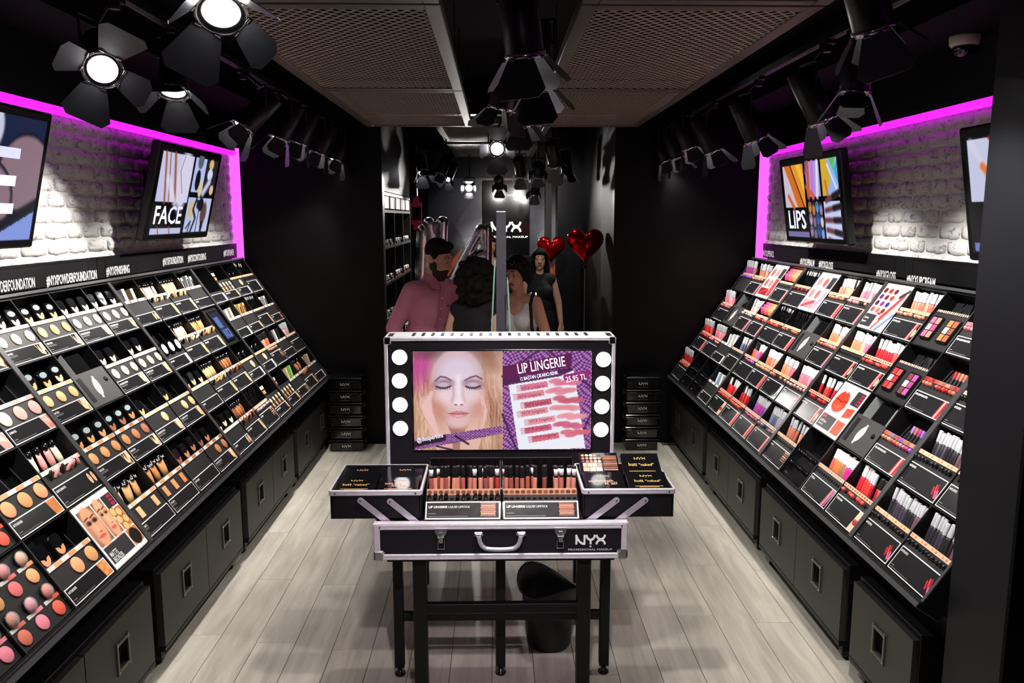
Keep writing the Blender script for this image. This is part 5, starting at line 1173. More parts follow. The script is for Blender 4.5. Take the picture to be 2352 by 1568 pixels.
def vanity_art():
    """drawn in the pixel frame of the screen: x 563..1665, y 178..775"""
    c = Canvas(563, 178, 1665, 775, 300, 164, (196, 150, 120))
    rng = np.random.RandomState(3)
    c.poly([(563, 178), (1112, 178), (1112, 775), (563, 775)], (176, 126, 98))
    # hair strands
    for i in range(150):
        x = rng.uniform(563, 760) if i % 2 else rng.uniform(930, 1112); y0 = rng.uniform(170, 620); q = rng.choice(4)
        col = ((232, 196, 160), (170, 112, 84), (214, 166, 130), (120, 78, 70))[q]; dx = rng.uniform(-40, 10) if i % 2 else rng.uniform(-10, 50)
        c.line([(x, y0), (x+dx, y0+90), (x+dx*0.6, y0+190), (x+dx*1.6, y0+300)], rng.uniform(4, 12), col, 0.55)
    c.ell(610, 250, 80, 150, (190, 60, 150), 1.2, 15, 0.75); c.ell(640, 560, 70, 120, (230, 200, 170), 1.2, 0, 0.5); c.ell(1090, 300, 60, 160, (236, 200, 196), 1.2, 0, 0.6); c.ell(800, 190, 240, 40, (110, 70, 80), 0.9, 0, 0.8); c.ell(990, 220, 120, 60, (150, 104, 80), 0.9, 25, 0.7)
    # neck, hands
    c.poly([(770, 600), (920, 600), (960, 775), (740, 775)], (178, 124, 112)); c.ell(846, 690, 60, 70, (140, 90, 90), 0.8, 0, 0.6)
    for pts in (([(600, 470), (660, 420), (700, 470), (740, 560), (800, 690), (800, 775), (700, 775), (650, 640)]), ([(1000, 440), (960, 430), (955, 500), (920, 600), (850, 700), (850, 775), (960, 775), (1000, 640), (1010, 520)])): c.poly(pts, (222, 176, 168))
    # face
    c.ell(835, 400, 172, 238, (206, 156, 146), 0.10); c.ell(838, 300, 140, 120, (214, 206, 232), 1.0, 0, 0.85); c.ell(842, 430, 110, 150, (230, 206, 218), 1.0, 0, 0.8); c.ell(700, 500, 50, 120, (196, 136, 120), 1.0, -15, 0.75); c.ell(975, 470, 46, 120, (206, 148, 130), 1.0, 12, 0.75); c.ell(840, 605, 70, 36, (226, 190, 190), 1.0, 0, 0.8)
    c.ell(750, 450, 60, 40, (236, 210, 216), 1.2, 20, 0.8); c.ell(935, 445, 60, 40, (232, 206, 210), 1.2, -20, 0.8)
    for (x0, x1, s_) in ((700, 800, 1), (878, 985, -1)):
        xm = (x0+x1)/2
        if s_ > 0: c.line([(x0-2, 356), (x0+30, 330), (x0+64, 334), (x1-4, 352)], 10, (104, 68, 78), 0.9)
        else: c.line([(x0+4, 352), (x0+40, 334), (x0+74, 326), (x1, 344)], 10, (104, 68, 78), 0.9)
        c.ell(xm, 374, 62, 27, (150, 116, 136), 0.8, -6*s_, 0.95); c.ell(xm, 378, 40, 14, (206, 186, 204), 0.9, 0, 0.9); c.line([(xm-46, 388), (xm-20, 398), (xm+12, 399), (xm+44, 386)], 8, (44, 28, 40), 1.0)
        for q in range(-3, 4): c.line([(xm+q*13, 396-abs(q)*2), (xm+q*15-s_*8, 410-abs(q))], 3, (48, 30, 42), 0.9)
    c.line([(806, 380), (812, 440), (800, 480)], 14, (196, 148, 150), 0.6, 1.0); c.line([(872, 380), (868, 440), (880, 482)], 14, (206, 160, 160), 0.5, 1.0); c.line([(840, 330), (842, 470)], 26, (242, 232, 244), 0.75, 1.0)
    c.ell(842, 486, 30, 16, (240, 222, 226), 0.8, 0, 0.9); c.ell(824, 500, 9, 4, (120, 70, 74), 0.8); c.ell(860, 500, 9, 4, (120, 70, 74), 0.8)
    c.poly([(774, 552), (806, 542), (830, 536), (842, 540), (856, 536), (880, 542), (906, 552), (880, 572), (842, 580), (802, 572)], (206, 132, 140)); c.line([(774, 552), (820, 554), (842, 557), (862, 554), (906, 551)], 4, (130, 66, 78), 0.95); c.ell(842, 568, 32, 7, (236, 184, 190), 0.9, 0, 0.8)
    # fingers over the cheeks
    for i in range(4):
        c.line([(700+i*2, 640+i*14), (668-i*10, 540+i*10), (664-i*16, 470+i*12), (672-i*18, 428+i*26)], 22, (232, 190, 186), 0.95, 0.35); c.line([(690+i*2, 640+i*14), (656-i*10, 540+i*10), (652-i*16, 472+i*12)], 3, (176, 116, 112), 0.5)
        c.line([(970-i*2, 640+i*14), (988+i*4, 560+i*10), (992+i*6, 500+i*12), (986+i*8, 452+i*26)], 20, (228, 184, 178), 0.95, 0.35); c.line([(960-i*2, 640+i*14), (978+i*4, 560+i*10), (982+i*6, 502)], 3, (170, 112, 108), 0.5)
    c.ell(980, 700, 120, 90, (226, 186, 160), 1.2, 0, 0.6); c.ell(640, 700, 80, 60, (226, 186, 160), 1.2, 0, 0.5)
    # lace band
    c.poly([(563, 712), (763, 680), (1112, 628), (1112, 676), (800, 735), (563, 775)], (104, 52, 110))
    m = (np.sin(c.X*0.32)*np.sin(c.Y*0.38) > 0.15) & (c.Y > 712-(c.X-563)*0.153) & (c.Y < 775-(c.X-563)*0.18) & (c.X < 1112); c.mix(m*0.75, (206, 150, 214))
    c.poly([(563, 722), (762, 678), (762, 716), (563, 760)], (40, 22, 40))
    c.line([(820, 690), (900, 740)], 12, (46, 24, 56)); c.line([(700, 752), (800, 775)], 10, (46, 24, 56))
    # right half: purple lace with a tilted sheet of lipsticks
    c.poly([(1113, 178), (1665, 178), (1665, 775), (1113, 775)], (124, 62, 136))
    r_ = c.X > 1113; lace = np.sin(c.X*0.20+np.sin(c.Y*0.06)*2)*np.sin(c.Y*0.24+np.sin(c.X*0.05)*2); c.mix((r_ & (lace > 0.18))*0.7, (206, 150, 212)); c.mix((r_ & (lace < -0.5))*0.8, (56, 26, 76))
    for x0, y0, x1, y1 in ((1113, 330, 1330, 178), (1400, 178, 1665, 400), (1113, 560, 1200, 775), (1560, 775, 1665, 560)): c.line([(x0, y0), (x1, y1)], 14, (58, 24, 70), 0.8)
    c.poly([(1150, 370), (1556, 296), (1632, 770), (1214, 776)], (236, 236, 246))
    c.poly([(1113, 270), (1540, 190), (1540, 272), (1113, 346)], (96, 22, 76)); c.poly([(1113, 346), (1540, 276), (1540, 300), (1470, 330), (1113, 388)], (70, 24, 70), 0.9); c.poly([(1488, 322), (1648, 292), (1648, 342), (1496, 370)], (150, 40, 110))
    for i in range(7):
        y = 408+i*52; x = 1180+i*12+(20 if i % 2 == 0 else -14); sm = ((216, 120, 150), (222, 132, 150), (196, 92, 112), (224, 142, 152), (230, 150, 166), (206, 96, 130), (214, 104, 124))[i]
        c.poly([(x, y-22), (x+190, y-50), (x+196, y-14), (x+6, y+16)], sm); c.poly([(x-2, y-18), (x+22, y-22), (x+28, y+12), (x+4, y+16)], (216, 190, 206)); c.poly([(x+192, y-46), (x+222, y-50), (x+226, y-22), (x+196, y-18)], (232, 222, 232))
        for q in range(5): c.ell(x+240+q*30, y-42+rng.uniform(-10, 12), 40, 15, sm, 0.4, -8, 0.9)
    return c.mesh('screen', SW, SH, SCREEN)
scr = obj('screen', vanity_art(), lid, T(SX-XC, D-0.0062, SZ-ZB) @ RX(PI/2))
b = MB(); b.box((SX-XC, D-0.003, SZ-ZB), (SW+0.012, 0.006, SH+0.012), BEZEL, ch=0.001); b.build('screen_bezel', lid)
def scr_text(t, x, y, h, w, rot, mt=SCRTXT):
    b = MB(); s_ = SW/1102.0
    b.text(t, h*s_, mt, T((x-1114)*s_, (476.5-y)*s_, 0.0014) @ RZ(math.radians(rot)), 0.6, 0.004, 'LEFT', w*s_); b.build('screen_lettering', scr)
scr_text('LIP LINGERIE', 1212, 306, 62, 296, 9.5); scr_text('12 BA\u015eTAN \u00c7IKARICI RENK', 1226, 350, 22, 236, 10); scr_text('25.95 TL', 1508, 362, 36, 128, 9.5); scr_text('@desiperkins', 582, 740, 26, 166, 12)
for i in range(7):
    y = 408+i*52; x = 1180+i*12+(20 if i % 2 == 0 else -14); scr_text('NYX Lingerie', x+36, y+2, 20, 140, 8.5, mat('screen_brown_lettering', (96, 40, 50), 0.5, emit=0.4, noise=0.02))
# cantilever trays
def tray(side, x0, x1):
    s = -1 if side == 'left' else 1; y0, y1, z0, z1 = 2.918, 3.235, 0.776, 0.888; w = x1-x0
    e = empty('cantilever_tray', T((x0+x1)/2, y0, z0), f'black aluminium-edged cantilever tray on the {side} of the vanity case', 'tray', 'cantilever trays')
    d, hh = y1-y0, z1-z0
    for nm, c, q in (('wall_panel', (0, 0.004, hh/2), (w-0.008, 0.008, hh)), ('wall_panel', (0, d-0.004, hh/2), (w-0.008, 0.008, hh)), ('wall_panel', (-w/2+0.004, d/2, hh/2), (0.008, d, hh)), ('wall_panel', (w/2-0.004, d/2, hh/2), (0.008, d, hh)), ('bottom_panel', (0, d/2, 0.004), (w-0.02, d-0.02, 0.008))):
        b = MB(); b.box(c, q, LEATH, ch=0.001); b.build(nm, e)
    for c, q in (((0, -0.001, hh-0.010), (w, 0.010, 0.021)), ((0, d+0.001, hh-0.010), (w, 0.010, 0.021)), ((-w/2, d/2, hh-0.010), (0.010, d, 0.021)), ((w/2, d/2, hh-0.010), (0.010, d, 0.021))): trim(e, c, q)
    for sx in (-1, 1): b = MB(); b.cyl((sx*(w/2-0.02), -0.006, hh-0.010), (sx*(w/2-0.02), -0.010, hh-0.010), 0.004, 0.003, CHROME, 10); b.build('rivet', e)
    return e
tl = tray('left', -0.628, -0.287); tr = tray('right', 0.325, 0.670)
ARMM = mat('satin_arm_metal', (206, 200, 212), 0.35, metal=0.6, noise=0.03)
for (e, ends) in ((tl, (((828, 1149), (893, 1200)), ((896, 1151), (958, 1200)))), (tr, (((1416, 1148), (1346, 1200)), ((1482, 1148), (1412, 1200))))):
    for (pa, pb) in ends:
        a, c = at(*pa, 1, 2.908), at(*pb, 1, 2.908); o = e.matrix_world.translation; b = MB()
        d = Vector((c.x-a.x, c.z-a.z)); ln = d.length; ang = math.atan2(d.y, d.x)
        pts = [(math.cos(t)*0.0115, math.sin(t)*0.0115) for t in [PI/2+i*PI/8 for i in range(9)]]+[(ln, -0.0115), (ln, 0.0115)]
        b.prism(pts, 0, 0.003, ARMM, T(a.x-o.x, a.y-o.y, a.z-o.z) @ RX(PI/2) @ RZ(ang)); arm = b.build('hinge_arm', e)
        b = MB(); b.cyl((a.x-o.x, a.y-o.y-0.003, a.z-o.z), (a.x-o.x, a.y-o.y-0.006, a.z-o.z), 0.004, 0.003, CHROME, 10); b.build('rivet', arm)
# palettes lying in the trays
def palette(M, w, d, logo, lines, label, pans=False, script=None):
    b = MB(); b.box((0, d/2, -0.006), (w, d, 0.012), PLASB, ch=0.002); o = b.build('boxed_palette', None, M); tag(o, label, 'makeup box', 'boxed palettes in the case trays')
    if pans:
        for r in range(3):
            for q in range(5): b = MB(); b.lathe([(0.0, 0.001), (0.0072, 0.0008), (0.0072, 0.0)], mat('pan_tint_%d' % ((r*5+q) % 6), ((206, 140, 104), (240, 206, 170), (236, 214, 196), (216, 150, 110), (96, 84, 88), (226, 120, 110))[(r*5+q) % 6], 0.6, noise=0.05), 12, T(-w/2+0.016+q*0.0165, d-0.018-r*0.018, 0)); b.build('eyeshadow_pan', o)
        for r in range(2):
            for q in range(3+(1-r)): b = MB(); ww = 0.078/(4-r); b.box((-w/2+0.012+(q+0.5)*ww, d-0.075-r*0.026, 0.0004), (ww-0.002, 0.023, 0.001), mat('blush_tint_%d' % q, ((232, 160, 134), (236, 196, 160), (240, 214, 184), (228, 140, 120))[(q+r) % 4], 0.6, noise=0.05)); b.build('cheek_pan', o)
        for q in range(8): b = MB(); b.box((w/2-0.034, d-0.024-q*0.0115, 0.0004), (0.056, 0.007, 0.001), mat('bronze_bar_%d' % (q % 3), ((150, 92, 66), (190, 124, 90), (120, 72, 54))[q % 3], 0.5, noise=0.1)); b.build('lip_pan', o)
        return o
    b = MB(); k = w*0.30/3.6; nyx_logo(b, logo, T(-w*0.15, d*0.70, 0.0004) @ SCL(k, k*1.05, 1), True)
    if script: 
        for (t, x, y, h, ww) in script: b.text(t, h, logo, T(x*w-w/2, y*d, 0.0004), 0.8, 0.01, 'LEFT', ww*w)
    if lines:
        for q in range(2): b.box((0, d*0.16-q*0.007, 0.0003), (w*(0.68-0.2*q), 0.0028, 0.0006), logo)
    b.build('foil_print', o); return o
bn = [('butt', 0.18, 0.40, 0.020, 0.22), ('\u201cnaked\u201d', 0.44, 0.40, 0.016, 0.40)]
ty = 2.936
palette(T(-0.545, ty+0.115, 0.877) @ RX(0.10), 0.150, 0.150, GOLD, False, 'back-left black palette box with gold logo in the left case tray')
palette(T(-0.372, ty+0.115, 0.877) @ RX(0.10), 0.150, 0.150, ROSE, False, 'back-right black palette box with rose logo in the left case tray')
palette(T(-0.545, ty, 0.878) @ RX(0.10), 0.155, 0.128, GOLD, True, 'front-left black palette box lettered butt naked in the left case tray', script=bn)
palette(T(-0.378, ty, 0.878) @ RX(0.10), 0.155, 0.128, ROSE, True, 'front-right black palette box with curly rose lettering in the left case tray', script=[('turn the', 0.14, 0.46, 0.020, 0.40), ('cheek', 0.32, 0.32, 0.024, 0.46)])
palette(T(0.412, ty+0.135, 0.892) @ RX(0.42), 0.158, 0.135, GOLD, False, 'open-faced palette box showing round and square colour pans in the right case tray', pans=True)
palette(T(0.580, ty+0.135, 0.892) @ RX(0.42), 0.155, 0.130, GOLD, True, 'back-right palette box lettered butt naked, raised in the right case tray', script=bn)
palette(T(0.415, ty, 0.880) @ RX(0.20), 0.158, 0.132, ROSE, False, 'front-left palette box lettered underneath it all in the right case tray', script=[('underneath', 0.12, 0.40, 0.020, 0.60), ('it all', 0.50, 0.26, 0.020, 0.30)])
palette(T(0.583, ty, 0.880) @ RX(0.20), 0.158, 0.132, GOLD, True, 'front-right palette box lettered butt naked in the right case tray', script=bn)

# tester boxes full of liquid lipsticks
LIQB = _m(lambda b: b.lathe([(0.0, 0), (0.0078, 0), (0.0086, 0.004), (0.0086, 0.106), (0.0065, 0.112), (0.0, 0.112)], OBJ, 14), 'liquid_lipstick')
LIQC = _m(lambda b: b.lathe([(0.0078, 0.112), (0.0083, 0.115), (0.0083, 0.152), (0.0072, 0.156), (0.0, 0.156)], OBJ, 14), 'cap')
def tester_box(xc, w, name, holes_full, seed):
    o0 = Vector((xc, 2.894, ZT+0.004)); e = empty('lipstick_tester_box', Matrix.Translation(o0), f'open black tester box of liquid lipsticks, {name}', 'tester box', 'lipstick tester boxes')
    prof = [(0, 0), (0.345, 0), (0.345, 0.138), (0.30, 0.138), (0.104, 0.080), (0.045, 0.056), (0, 0.010)]
    YZ = Matrix(((0, 0, 1, 0), (1, 0, 0, 0), (0, 1, 0, 0), (0, 0, 0, 1)))
    for sx in (-1, 1): b = MB(); b.prism(prof, -0.002, 0.002, PLASB, T(sx*(w/2-0.002), 0, 0) @ YZ); b.build('side_panel', e)
    b = MB(); b.box((0, 0.343, 0.069), (w-0.008, 0.004, 0.138), PLASB); b.box((0, 0.343, 0.1385), (w, 0.005, 0.002), EDGEM); b.build('back_panel', e)
    b = MB(); b.box((0, 0.17, 0.006), (w-0.008, 0.33, 0.012), PLASB); b.build('floor_panel', e)
    b = MB(); b.box((0, 0.070, 0.032), (w-0.009, 0.05, 0.040), PANELM); b.build('inner_block', e)
    a = math.atan2(0.052, 0.046); cw = w-0.008
    b = MB(); hgt = 0.070; b.box((0, 0, 0), (cw, hgt, 0.003), WHITE); b.box((0, 0, 0.0006), (cw-0.010, hgt-0.010, 0.003), mat('grey_acrylic_card', (54, 52, 53), 0.15, noise=0.2, nscale=30))
    z = 0.0023; b.text('LIP LINGERIE', 0.0085, WHITE, T(-cw/2+0.012, hgt/2-0.026, z), 0.7, 0.025, 'LEFT', 0.070); b.text('LIQUID LIPSTICK', 0.0085, WHITE, T(-cw/2+0.086, hgt/2-0.026, z), 0.7, 0.0, 'LEFT', 0.082)
    b.box((-cw/2+0.025, -hgt/2+0.022, z), (0.03, 0.002, 0.0004), GREYT); b.box((-cw/2+0.085, -hgt/2+0.011, z), (0.15, 0.0016, 0.0004), GREYT)
    for i, c in enumerate(((120, 52, 38), (190, 120, 84), (178, 96, 60), (150, 86, 64), (160, 100, 80), (196, 124, 80), (110, 60, 50))): b.box((cw/2-0.045, hgt/2-0.010-i*0.0078, z), (0.058-0.004*(i % 2), 0.0066, 0.0006), mat('smear_tint_%d_%d_%d' % c, c, 0.35, noise=0.15, nscale=200))
    b.build('info_card', e, T(0, 0.0225, 0.031) @ RX(a))
    b = MB(); b.box((0, 0, 0), (cw, 0.056, 0.003), PANELM); lg = b.build('tester_ledge', e, T(0, 0.072, 0.0585) @ RX(0.15))
    hm = _m(lambda q: q.lathe([(0.0, 0.0018), (0.0088, 0.0019)], BLACK, 16), 'tester_hole')
    Ml = e.matrix_world @ T(0, 0.072, 0.0585) @ RX(0.15)
    for i in range(13):
        x = -cw/2+cw*(i+0.5)/13; obj('tester_hole', hm, lg, T(x, -0.002, 0))
        if holes_full and i != 4:
            rr = random.Random(i); q = obj('tester_tube', _m(lambda q: q.lathe([(0.0, 0), (0.0075, 0), (0.0078, 0.022), (0.006, 0.030), (0.0, 0.032)], PLASB, 12), 'tester_tube'), None, Ml @ T(x, -0.002, 0.002) @ RX(0.5+rr.uniform(-0.1, 0.15)) @ RY(rr.uniform(-0.2, 0.2))); tag(q, f'{ORD[i]} black tester from the left in the left tester box', 'tester', 'testers in the left tester box')
            if i % 2 == 0: obj('price_sticker', _m(lambda q: q.box((0, -0.0074, 0.010), (0.007, 0.001, 0.009), mat('pink_sticker', (214, 160, 176), 0.5, noise=0.05)), 'price_sticker'), q)
    b = MB(); b.box((0, 0.1025, 0.075), (cw, 0.004, 0.024), mat('peach_price_strip', (226, 178, 138), 0.4, noise=0.05))
    for i in range(13):
        x = -cw/2+cw*(i+0.5)/13; b.flat([(x+cw/13*0.40*math.cos(t*PI/5), 0.075+0.0075*math.sin(t*PI/5)) for t in range(10)], 0, mat('lip_print_%d' % (i % 3), ((150, 78, 60), (170, 96, 76), (130, 66, 54))[i % 3], 0.5, noise=0.05), T(0, 0.1072, 0) @ RX(PI/2) if False else Matrix(((1, 0, 0, 0), (0, 0, 0, 0.1000), (0, 1, 0, 0), (0, 0, 0, 1))))
    b.build('price_strip', e)
    rr = random.Random(seed); nud = [(150, 82, 72), (176, 104, 92), (186, 116, 98), (206, 140, 112), (140, 84, 84), (168, 88, 70), (196, 128, 104), (120, 70, 64)]; j = 0
    mb_, mc_ = ME['gloss_body'], ME['gloss_cap']
    for row, y in enumerate((0.128, 0.165, 0.205)):
        for i in range(13):
            if rr.random() > (0.86, 0.55, 0.35)[row]: continue
            x = -cw/2+cw*(i+0.5)/13+rr.uniform(-0.002, 0.002); col = nud[rr.randrange(8)] if i < 11 else ((176, 54, 48) if rr.random() < 0.6 else (196, 130, 110))
            M = e.matrix_world @ T(x, y, 0.012) @ RX(rr.uniform(-0.10, 0.0)) @ RY(rr.uniform(-0.04, 0.04)) @ RZ(rr.uniform(0, 6)) @ SCL(1.0, 1.0, (1.0, 0.94, 0.84)[row])
            q = obj('liquid_lipstick', LIQB, None, M, S(col)); tag(q, f'{ORD[i]} liquid lipstick of the {("front", "second", "third")[row]} row in the {name.split(" ")[0]} tester box', 'lipstick', 'liquid lipsticks in the tester boxes')
            obj('cap', LIQC, q, None, S(24, 24, 26))
            if rr.random() < 0.28: obj('bar_code_label', _m(lambda t: t.lathe([(0.0086, 0.120), (0.0086, 0.146)], WHITE, 12), 'bar_code_label'), q)
tester_box(-0.130, 0.290, 'left one of the two', True, 5); tester_box(0.166, 0.292, 'right one of the two', False, 9)

# ================================================================== THINGS ON THE FLOOR
def waste_bin():
    b = MB(); n = 36; vs = []
    BINM = mat('matt_black_bin_plastic', (16, 16, 17), 0.45, noise=0.1, nscale=30, bump=0.05)
    lv = [(0.092, 0.0, 0), (0.098, 0.006, 0), (0.118, 0.20, 0), (0.124, 0.25, 0.4), (0.140, 0.285, 1.0), (0.146, 0.287, 1.0), (0.136, 0.280, 1.0), (0.116, 0.24, 0.3), (0.090, 0.012, 0), (0.0, 0.010, 0)]
    for r, z, k in lv:
        for i in range(n):
            t = 2*PI*i/n; vs.append((r*math.cos(t), r*math.sin(t), z+k*(0.035*math.cos(2*(t-2.2))-0.02*math.cos(t))))
    fs = [(k*n+i, k*n+(i+1) % n, (k+1)*n+(i+1) % n, (k+1)*n+i) for k in range(len(lv)-1) for i in range(n)]+[tuple(range(n))[::-1]]
    b.add(vs, fs, BINM, None, True); o = b.build('waste_bin', None, T(0.232, 3.40, 0)); tag(o, 'black plastic waste bin with curved flared rim behind the table legs', 'waste bin')
waste_bin()
def crate_meshes():
    b = MB(); b.box((0, 0, 0.040), (0.262, 0.20, 0.08), PLASB, ch=0.008); b.box((0, 0, 0.074), (0.278, 0.216, 0.012), PLASB, ch=0.004); body = b.mesh('crate_body')
    b = MB(); b.box((0, 0, 0.0915), (0.284, 0.222, 0.013), PLASB, ch=0.005); b.box((0, 0, 0.099), (0.25, 0.19, 0.004), PLASB, ch=0.002); lid_ = b.mesh('crate_lid')
    b = MB(); nyx_logo(b, WHITE, T(-0.036, -0.1006, 0.036) @ RX(PI/2) @ SCL(0.02, 0.021, 1), True); b.box((0, -0.1003, 0.016), (0.08, 0.0006, 0.0015), GREYT); lg = b.mesh('printed_logo')
    b = MB(); b.box((0, 0, 0.05), (0.018, 0.016, 0.05), PLASB, ch=0.003); clip = b.mesh('clip')
    return body, lid_, lg, clip
CRB, CRL, CRG, CRC = crate_meshes()
def crates(x, y, side):
    for i in range(6):
        o = obj('storage_box', CRB, None, T(x, y, i*0.1035)); tag(o, f"glossy black lidded storage box, {ORD[i]} from the floor in the {side} stack", 'storage box', f'storage boxes in the {side} stack')
        obj('lid', CRL, o); obj('printed_logo', CRG, o)
        for sx in (-1, 1): obj('clip', CRC, o, T(sx*0.138, 0, 0.02))
crates(-1.235, 6.535, 'left'); crates(1.195, 6.52, 'right')
# dome camera on the right soffit
p = at(2218, 84, 2, 2.715); e = empty('dome_camera', Matrix.Translation(p), 'white security dome camera on the black ceiling', 'security camera')
b = MB(); b.lathe([(0.066, 0.004), (0.068, -0.004), (0.066, -0.034), (0.058, -0.042), (0.0, -0.042)], mat('white_camera_plastic', (222, 216, 206), 0.45, noise=0.03), 28); b.build('base', e)
b = MB(); b.lathe([(0.052, -0.040), (0.050, -0.058), (0.040, -0.078), (0.022, -0.090), (0.0, -0.094)], mat('smoked_dome', (14, 14, 16), 0.05, noise=0.05, coat=1.0), 28); b.build('dome', e)

# ================================================================== FRONT SHOP SEEN THROUGH THE OPENING
slab('wall_far_left', -1.35, -1.25, YB+0.12, YF, 0, ZC, WALLB); slab('wall_far_right', 1.0, 1.1, YB+0.12, YF, 0, ZC, WALLB)
METP = mat('brushed_dark_metal', (50, 49, 48), 0.55, metal=0.8, noise=0.2, nscale=2)
slab('trim_6', -1.25, -0.935, YB+0.12, 8.85, 2.12, ZC, METP); slab('trim_7', 0.965, 1.0, YB+0.12, 7.45, 0, ZC, METP)
slab('wall_far_stub', -1.25, -0.90, 9.3, 9.4, 0, ZC, WALLB); slab('wall_far_reflection', 0.62, 0.70, 10.3, 10.5, 0, ZC, METP); slab('wall_far_pier', 0.72, 1.0, 9.6, 9.9, 0, ZC, WALLB)  # the thin metal post stands in for vertical strips of reflected light
slab('wall_far', -2.2, 2.2, YF, YF+0.1, 0, ZC, WALLB)
# printed mural on the far wall
cv = Canvas(0, 0, 160, 100, 110, 70, (66, 64, 78)); rng = np.random.RandomState(5)
for pts, q in (([(0, 0), (60, 0), (20, 60), (0, 60)], (40, 40, 52)), ([(20, 90), (70, 20), (84, 34), (36, 100)], (120, 118, 130)), ([(60, 0), (90, 0), (70, 30)], (120, 40, 56)), ([(0, 60), (24, 44), (50, 80), (20, 100), (0, 100)], (30, 30, 38)), ([(10, 100), (34, 72), (56, 100)], (196, 78, 40)), ([(120, 100), (160, 60), (160, 100)], (206, 84, 44)), ([(112, 60), (150, 10), (160, 30), (124, 84)], (130, 132, 140)), ([(36, 62), (80, 48), (84, 66), (44, 84)], (150, 150, 156))): cv.poly(pts, q)
cv.ell(50, 60, 22, 14, (170, 172, 176), 0.8, -30, 0.7); cv.ell(130, 40, 14, 26, (150, 152, 158), 0.8, 25, 0.7)
mu = obj('wall_mural', cv.mesh('wall_mural', 2.4, 1.5, PRINT), None, T(0.15, YF-0.003, 1.75) @ RX(PI/2)); mu['kind'] = 'structure'
# lit shop sign
sg = empty('shop_sign', T(0.15, YF-0.05, 1.1), 'black sign board with glowing white logo on the far wall', 'sign')
b = MB(); b.box((0, 0, 0.68), (0.72, 0.05, 1.36), PLASB, ch=0.004); b.build('board', sg)
b = MB(); k = 0.46/3.6; x0 = at(1128, 522, 1, YF-0.08).x; nyx_logo(b, mat('glowing_white_sign', (255, 255, 255), 0.4, emit=2.0, noise=0.01), T(x0-0.15, -0.027, at(1160, 532, 1, YF-0.08).z-1.1) @ RX(PI/2) @ SCL(k, 0.15, 1), False, True, 0.22); b.build('glowing_logo', sg)
# cubby shelves on the left
sh = empty('wall_shelf', T(-1.09, 7.82, 0), 'dark cubby shelf unit of makeup testers on the left of the front shop', 'shelf')
b = MB(); b.box((-0.15, 0, 1.05), (0.012, 2.05, 2.1), DISPB); b.build('back_panel', sh)
for z in (0.06, 0.42, 0.72, 1.03, 1.34, 1.65, 1.955, 2.10): b = MB(); b.box((0, 0, z), (0.31, 2.05, 0.022), DISPB); b.box((0.156, 0, z), (0.003, 2.05, 0.024), EDGEM); b.build('shelf_board', sh)
for i in range(4): b = MB(); b.box((0, -1.02+i*0.68, 1.05), (0.31, 0.018, 2.08), DISPB); b.box((0.156, -1.02+i*0.68, 1.05), (0.003, 0.018, 2.08), EDGEM); b.build('upright', sh)
rr = random.Random(4)
for i in range(5):
    b = MB(); b.box((0.15, -0.82+i*0.408, 2.03), (0.01, 0.26, 0.1), mat('lit_white_label', (235, 235, 230), 0.5, emit=0.5, noise=0.02)); b.build('label_card', sh)
    for z in (0.43, 0.73, 1.04, 1.35, 1.66):
        for q in range(2):
            y = 7.82-0.82+i*0.408+(q-0.5)*0.17; c = rr.choice(((206, 204, 200), (40, 40, 44), (170, 166, 160), (206, 110, 96), (120, 118, 120)))
            b = MB(); b.box((0, 0, 0.012), (0.15, 0.14, 0.024), PLASB, ch=0.003); b.box((-0.02, 0, 0.075), (0.012, 0.135, 0.13), mat('box_tint_%d_%d_%d' % c, c, 0.4, noise=0.08), RY(0.0)); b.box((0.05, 0.0, 0.035), (0.03, 0.11, 0.03), OFFW, ch=0.004)
            o = b.build('tester_stand', None, T(-1.015, y+0.02, z+0.001)); tag(o, f"small tester stand on the {ORD[int((z-0.4)/0.305)]} cubby board up, {ORD[i*2+q]} from the opening", 'tester stand', 'tester stands in the cubby shelf')
# pink splash painted on the stub wall
b = MB(); pk = mat('hot_pink_paint', (240, 44, 114), 0.4, noise=0.05); o0 = at(957, 495, 1, 9.298)
for dx, z0, z1, w in ((-0.05, -0.10, 0.14, 0.03), (-0.02, -0.16, 0.20, 0.04), (0.015, -0.22, 0.22, 0.035), (0.045, -0.12, 0.15, 0.03), (0.0, -0.05, 0.10, 0.10)): b.box((dx, 0, (z0+z1)/2), (w, 0.004, z1-z0), pk, None, 0.001)
o = b.build('trim_8', None, Matrix.Translation(o0)); o['kind'] = 'structure'
# cash desk far back
cd = empty('cash_desk', T(0.46, 11.0, 0), 'dark cash desk in front of the far sign', 'counter')
b = MB(); b.box((0, 0, 0.5), (0.5, 0.5, 1.0), BLACK, ch=0.01); b.build('body', cd); b = MB(); b.box((0, 0, 1.02), (0.56, 0.56, 0.04), DKMET, ch=0.005); b.build('counter_top', cd)
mo = empty('till_monitor', T(0.46, 10.95, 1.041), 'black till monitor standing on the far cash desk', 'monitor')
b = MB(); b.box((0, 0, 0.22), (0.34, 0.03, 0.26), BEZEL, ch=0.006); b.build('housing', mo); b = MB(); b.box((0, 0.03, 0.05), (0.05, 0.04, 0.1), BEZEL); b.box((0, 0.02, 0.006), (0.2, 0.16, 0.012), BEZEL); b.build('foot', mo)
